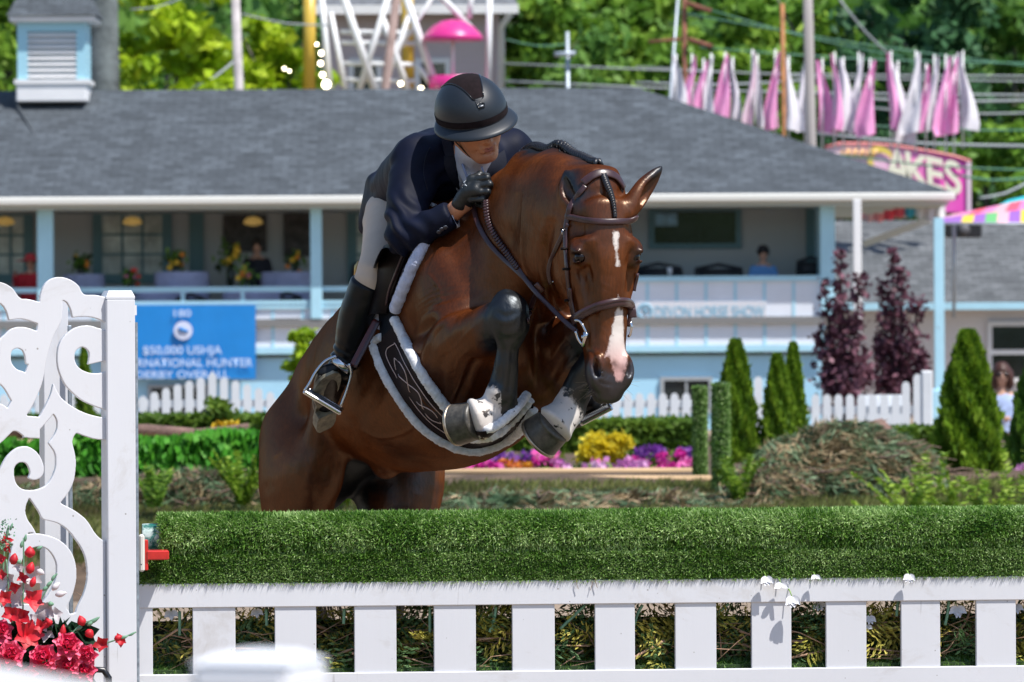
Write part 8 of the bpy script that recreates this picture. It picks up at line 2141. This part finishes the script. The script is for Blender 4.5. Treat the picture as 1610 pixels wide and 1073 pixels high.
# bit rings
mb = MB(); z = -196
mb.tube(spline([Q(904, 504, z), Q(911, 505, z - 4), Q(917, 513, z - 8), Q(922, 524, z - 10)], 10), .0040, 8)
mb.tube(spline([Q(905, 521, z), Q(909, 533, z), Q(915, 542, z - 2)], 8), .0040, 8)
mb.tube([Q(922, 523, z - 10), Q(920, 532, z - 8), Q(917, 545, z - 4)], [.009, .0065, .006], 10)
mb.tube([Q(914, 530, z - 2), Q(926, 531, z - 2)], .0055, 8)
mb.build("bit_ring", STEEL, BRIDLE, smooth=True)
mb = MB(); mb.tube(spline([Q(991, 506, -190), Q(993, 514, -192), Q(991, 526, -190), Q(988, 529, -186)], 8), .0038, 8); mb.build("bit_ring", STEEL, BRIDLE, smooth=True)

REINS = root("reins", Q(800, 400, 0), "brown plaited leather reins running from the gloved hands to the bit", "reins")
mb = MB()
rp = [(764, 316), (767, 345), (779, 372), (797, 398), (813, 420), (828, 442), (848, 466), (872, 490), (893, 510), (908, 522)]
C, Nn = strap_px(mb, rp, .015, .006, .004, None, 60, free=(90, -185)); mb.build("rein", LEATHER, REINS, smooth=True)
mb = MB()
for i in range(0, 27):
    t = unit(C[i + 1] - C[i]); sd = unit(np.cross(t, Nn[i]))
    for q in (1, -1):
        a = C[i] + sd * .009 * q; b_2 = C[i] + t * .008 - sd * .003 * q + Nn[i] * .005
        mb.tube([a, (a + b_2) / 2 + Nn[i] * .004, b_2], [.003, .0055, .003], 6)
mb.build("plait", LEATHER, REINS, smooth=True)
mb = MB(); strap_px(mb, [(744, 320), (748, 342), (757, 364), (772, 387), (792, 408), (812, 426), (836, 449)], .015, .006, .004, None, 40, free=(100, -60)); mb.build("rein", LEATHER, REINS, smooth=True)
mb = MB(); pts = [Q(783, 290, 130), Q(797, 276, 115), Q(810, 266, 100), Q(822, 254, 88), Q(836, 240, 84), Q(846, 236, 100)]
S_ = spline(pts, 26)
for i in range(25):
    t = unit(S_[i + 1] - S_[i]); n_ = unit((.2, -.7, .7)); sd = unit(np.cross(t, n_))
    for q in (1, -1): mb.tube([S_[i] + sd * .013 * q, S_[i] + t * .006 + n_ * .006 + sd * .002 * q, S_[i] + t * .014 - sd * .010 * q], [.005, .0075, .004], 6)
mb.build("plait", LEATHER, REINS, smooth=True)
mb = MB(); ribbon(mb, spline([Q(772, 318, 100), Q(790, 300, 95), Q(808, 282, 85), Q(826, 262, 78), Q(838, 244, 84)], 20), [unit((.3, -.8, .5))] * 20, .010, .005); mb.build("rein", LEATHD, REINS, smooth=True)
MART = root("martingale", Q(838, 480, 30), "brown martingale strap between the reins and the horse's breast", "martingale")
mb = MB(); strap_px(mb, [(850, 455), (842, 466), (835, 484), (828, 506)], .016, .005, .004, None, 16); mb.build("strap", LEATHER, MART, smooth=True)
mb = MB(); C2 = strap_px(mb, [(843, 446), (848, 452), (853, 458)], .016, .012, .004, None, 6, free=(-60, -60)); mb.build("rein_stop", mat("stop leather", (.10, .04, .03), .4), MART, smooth=True)
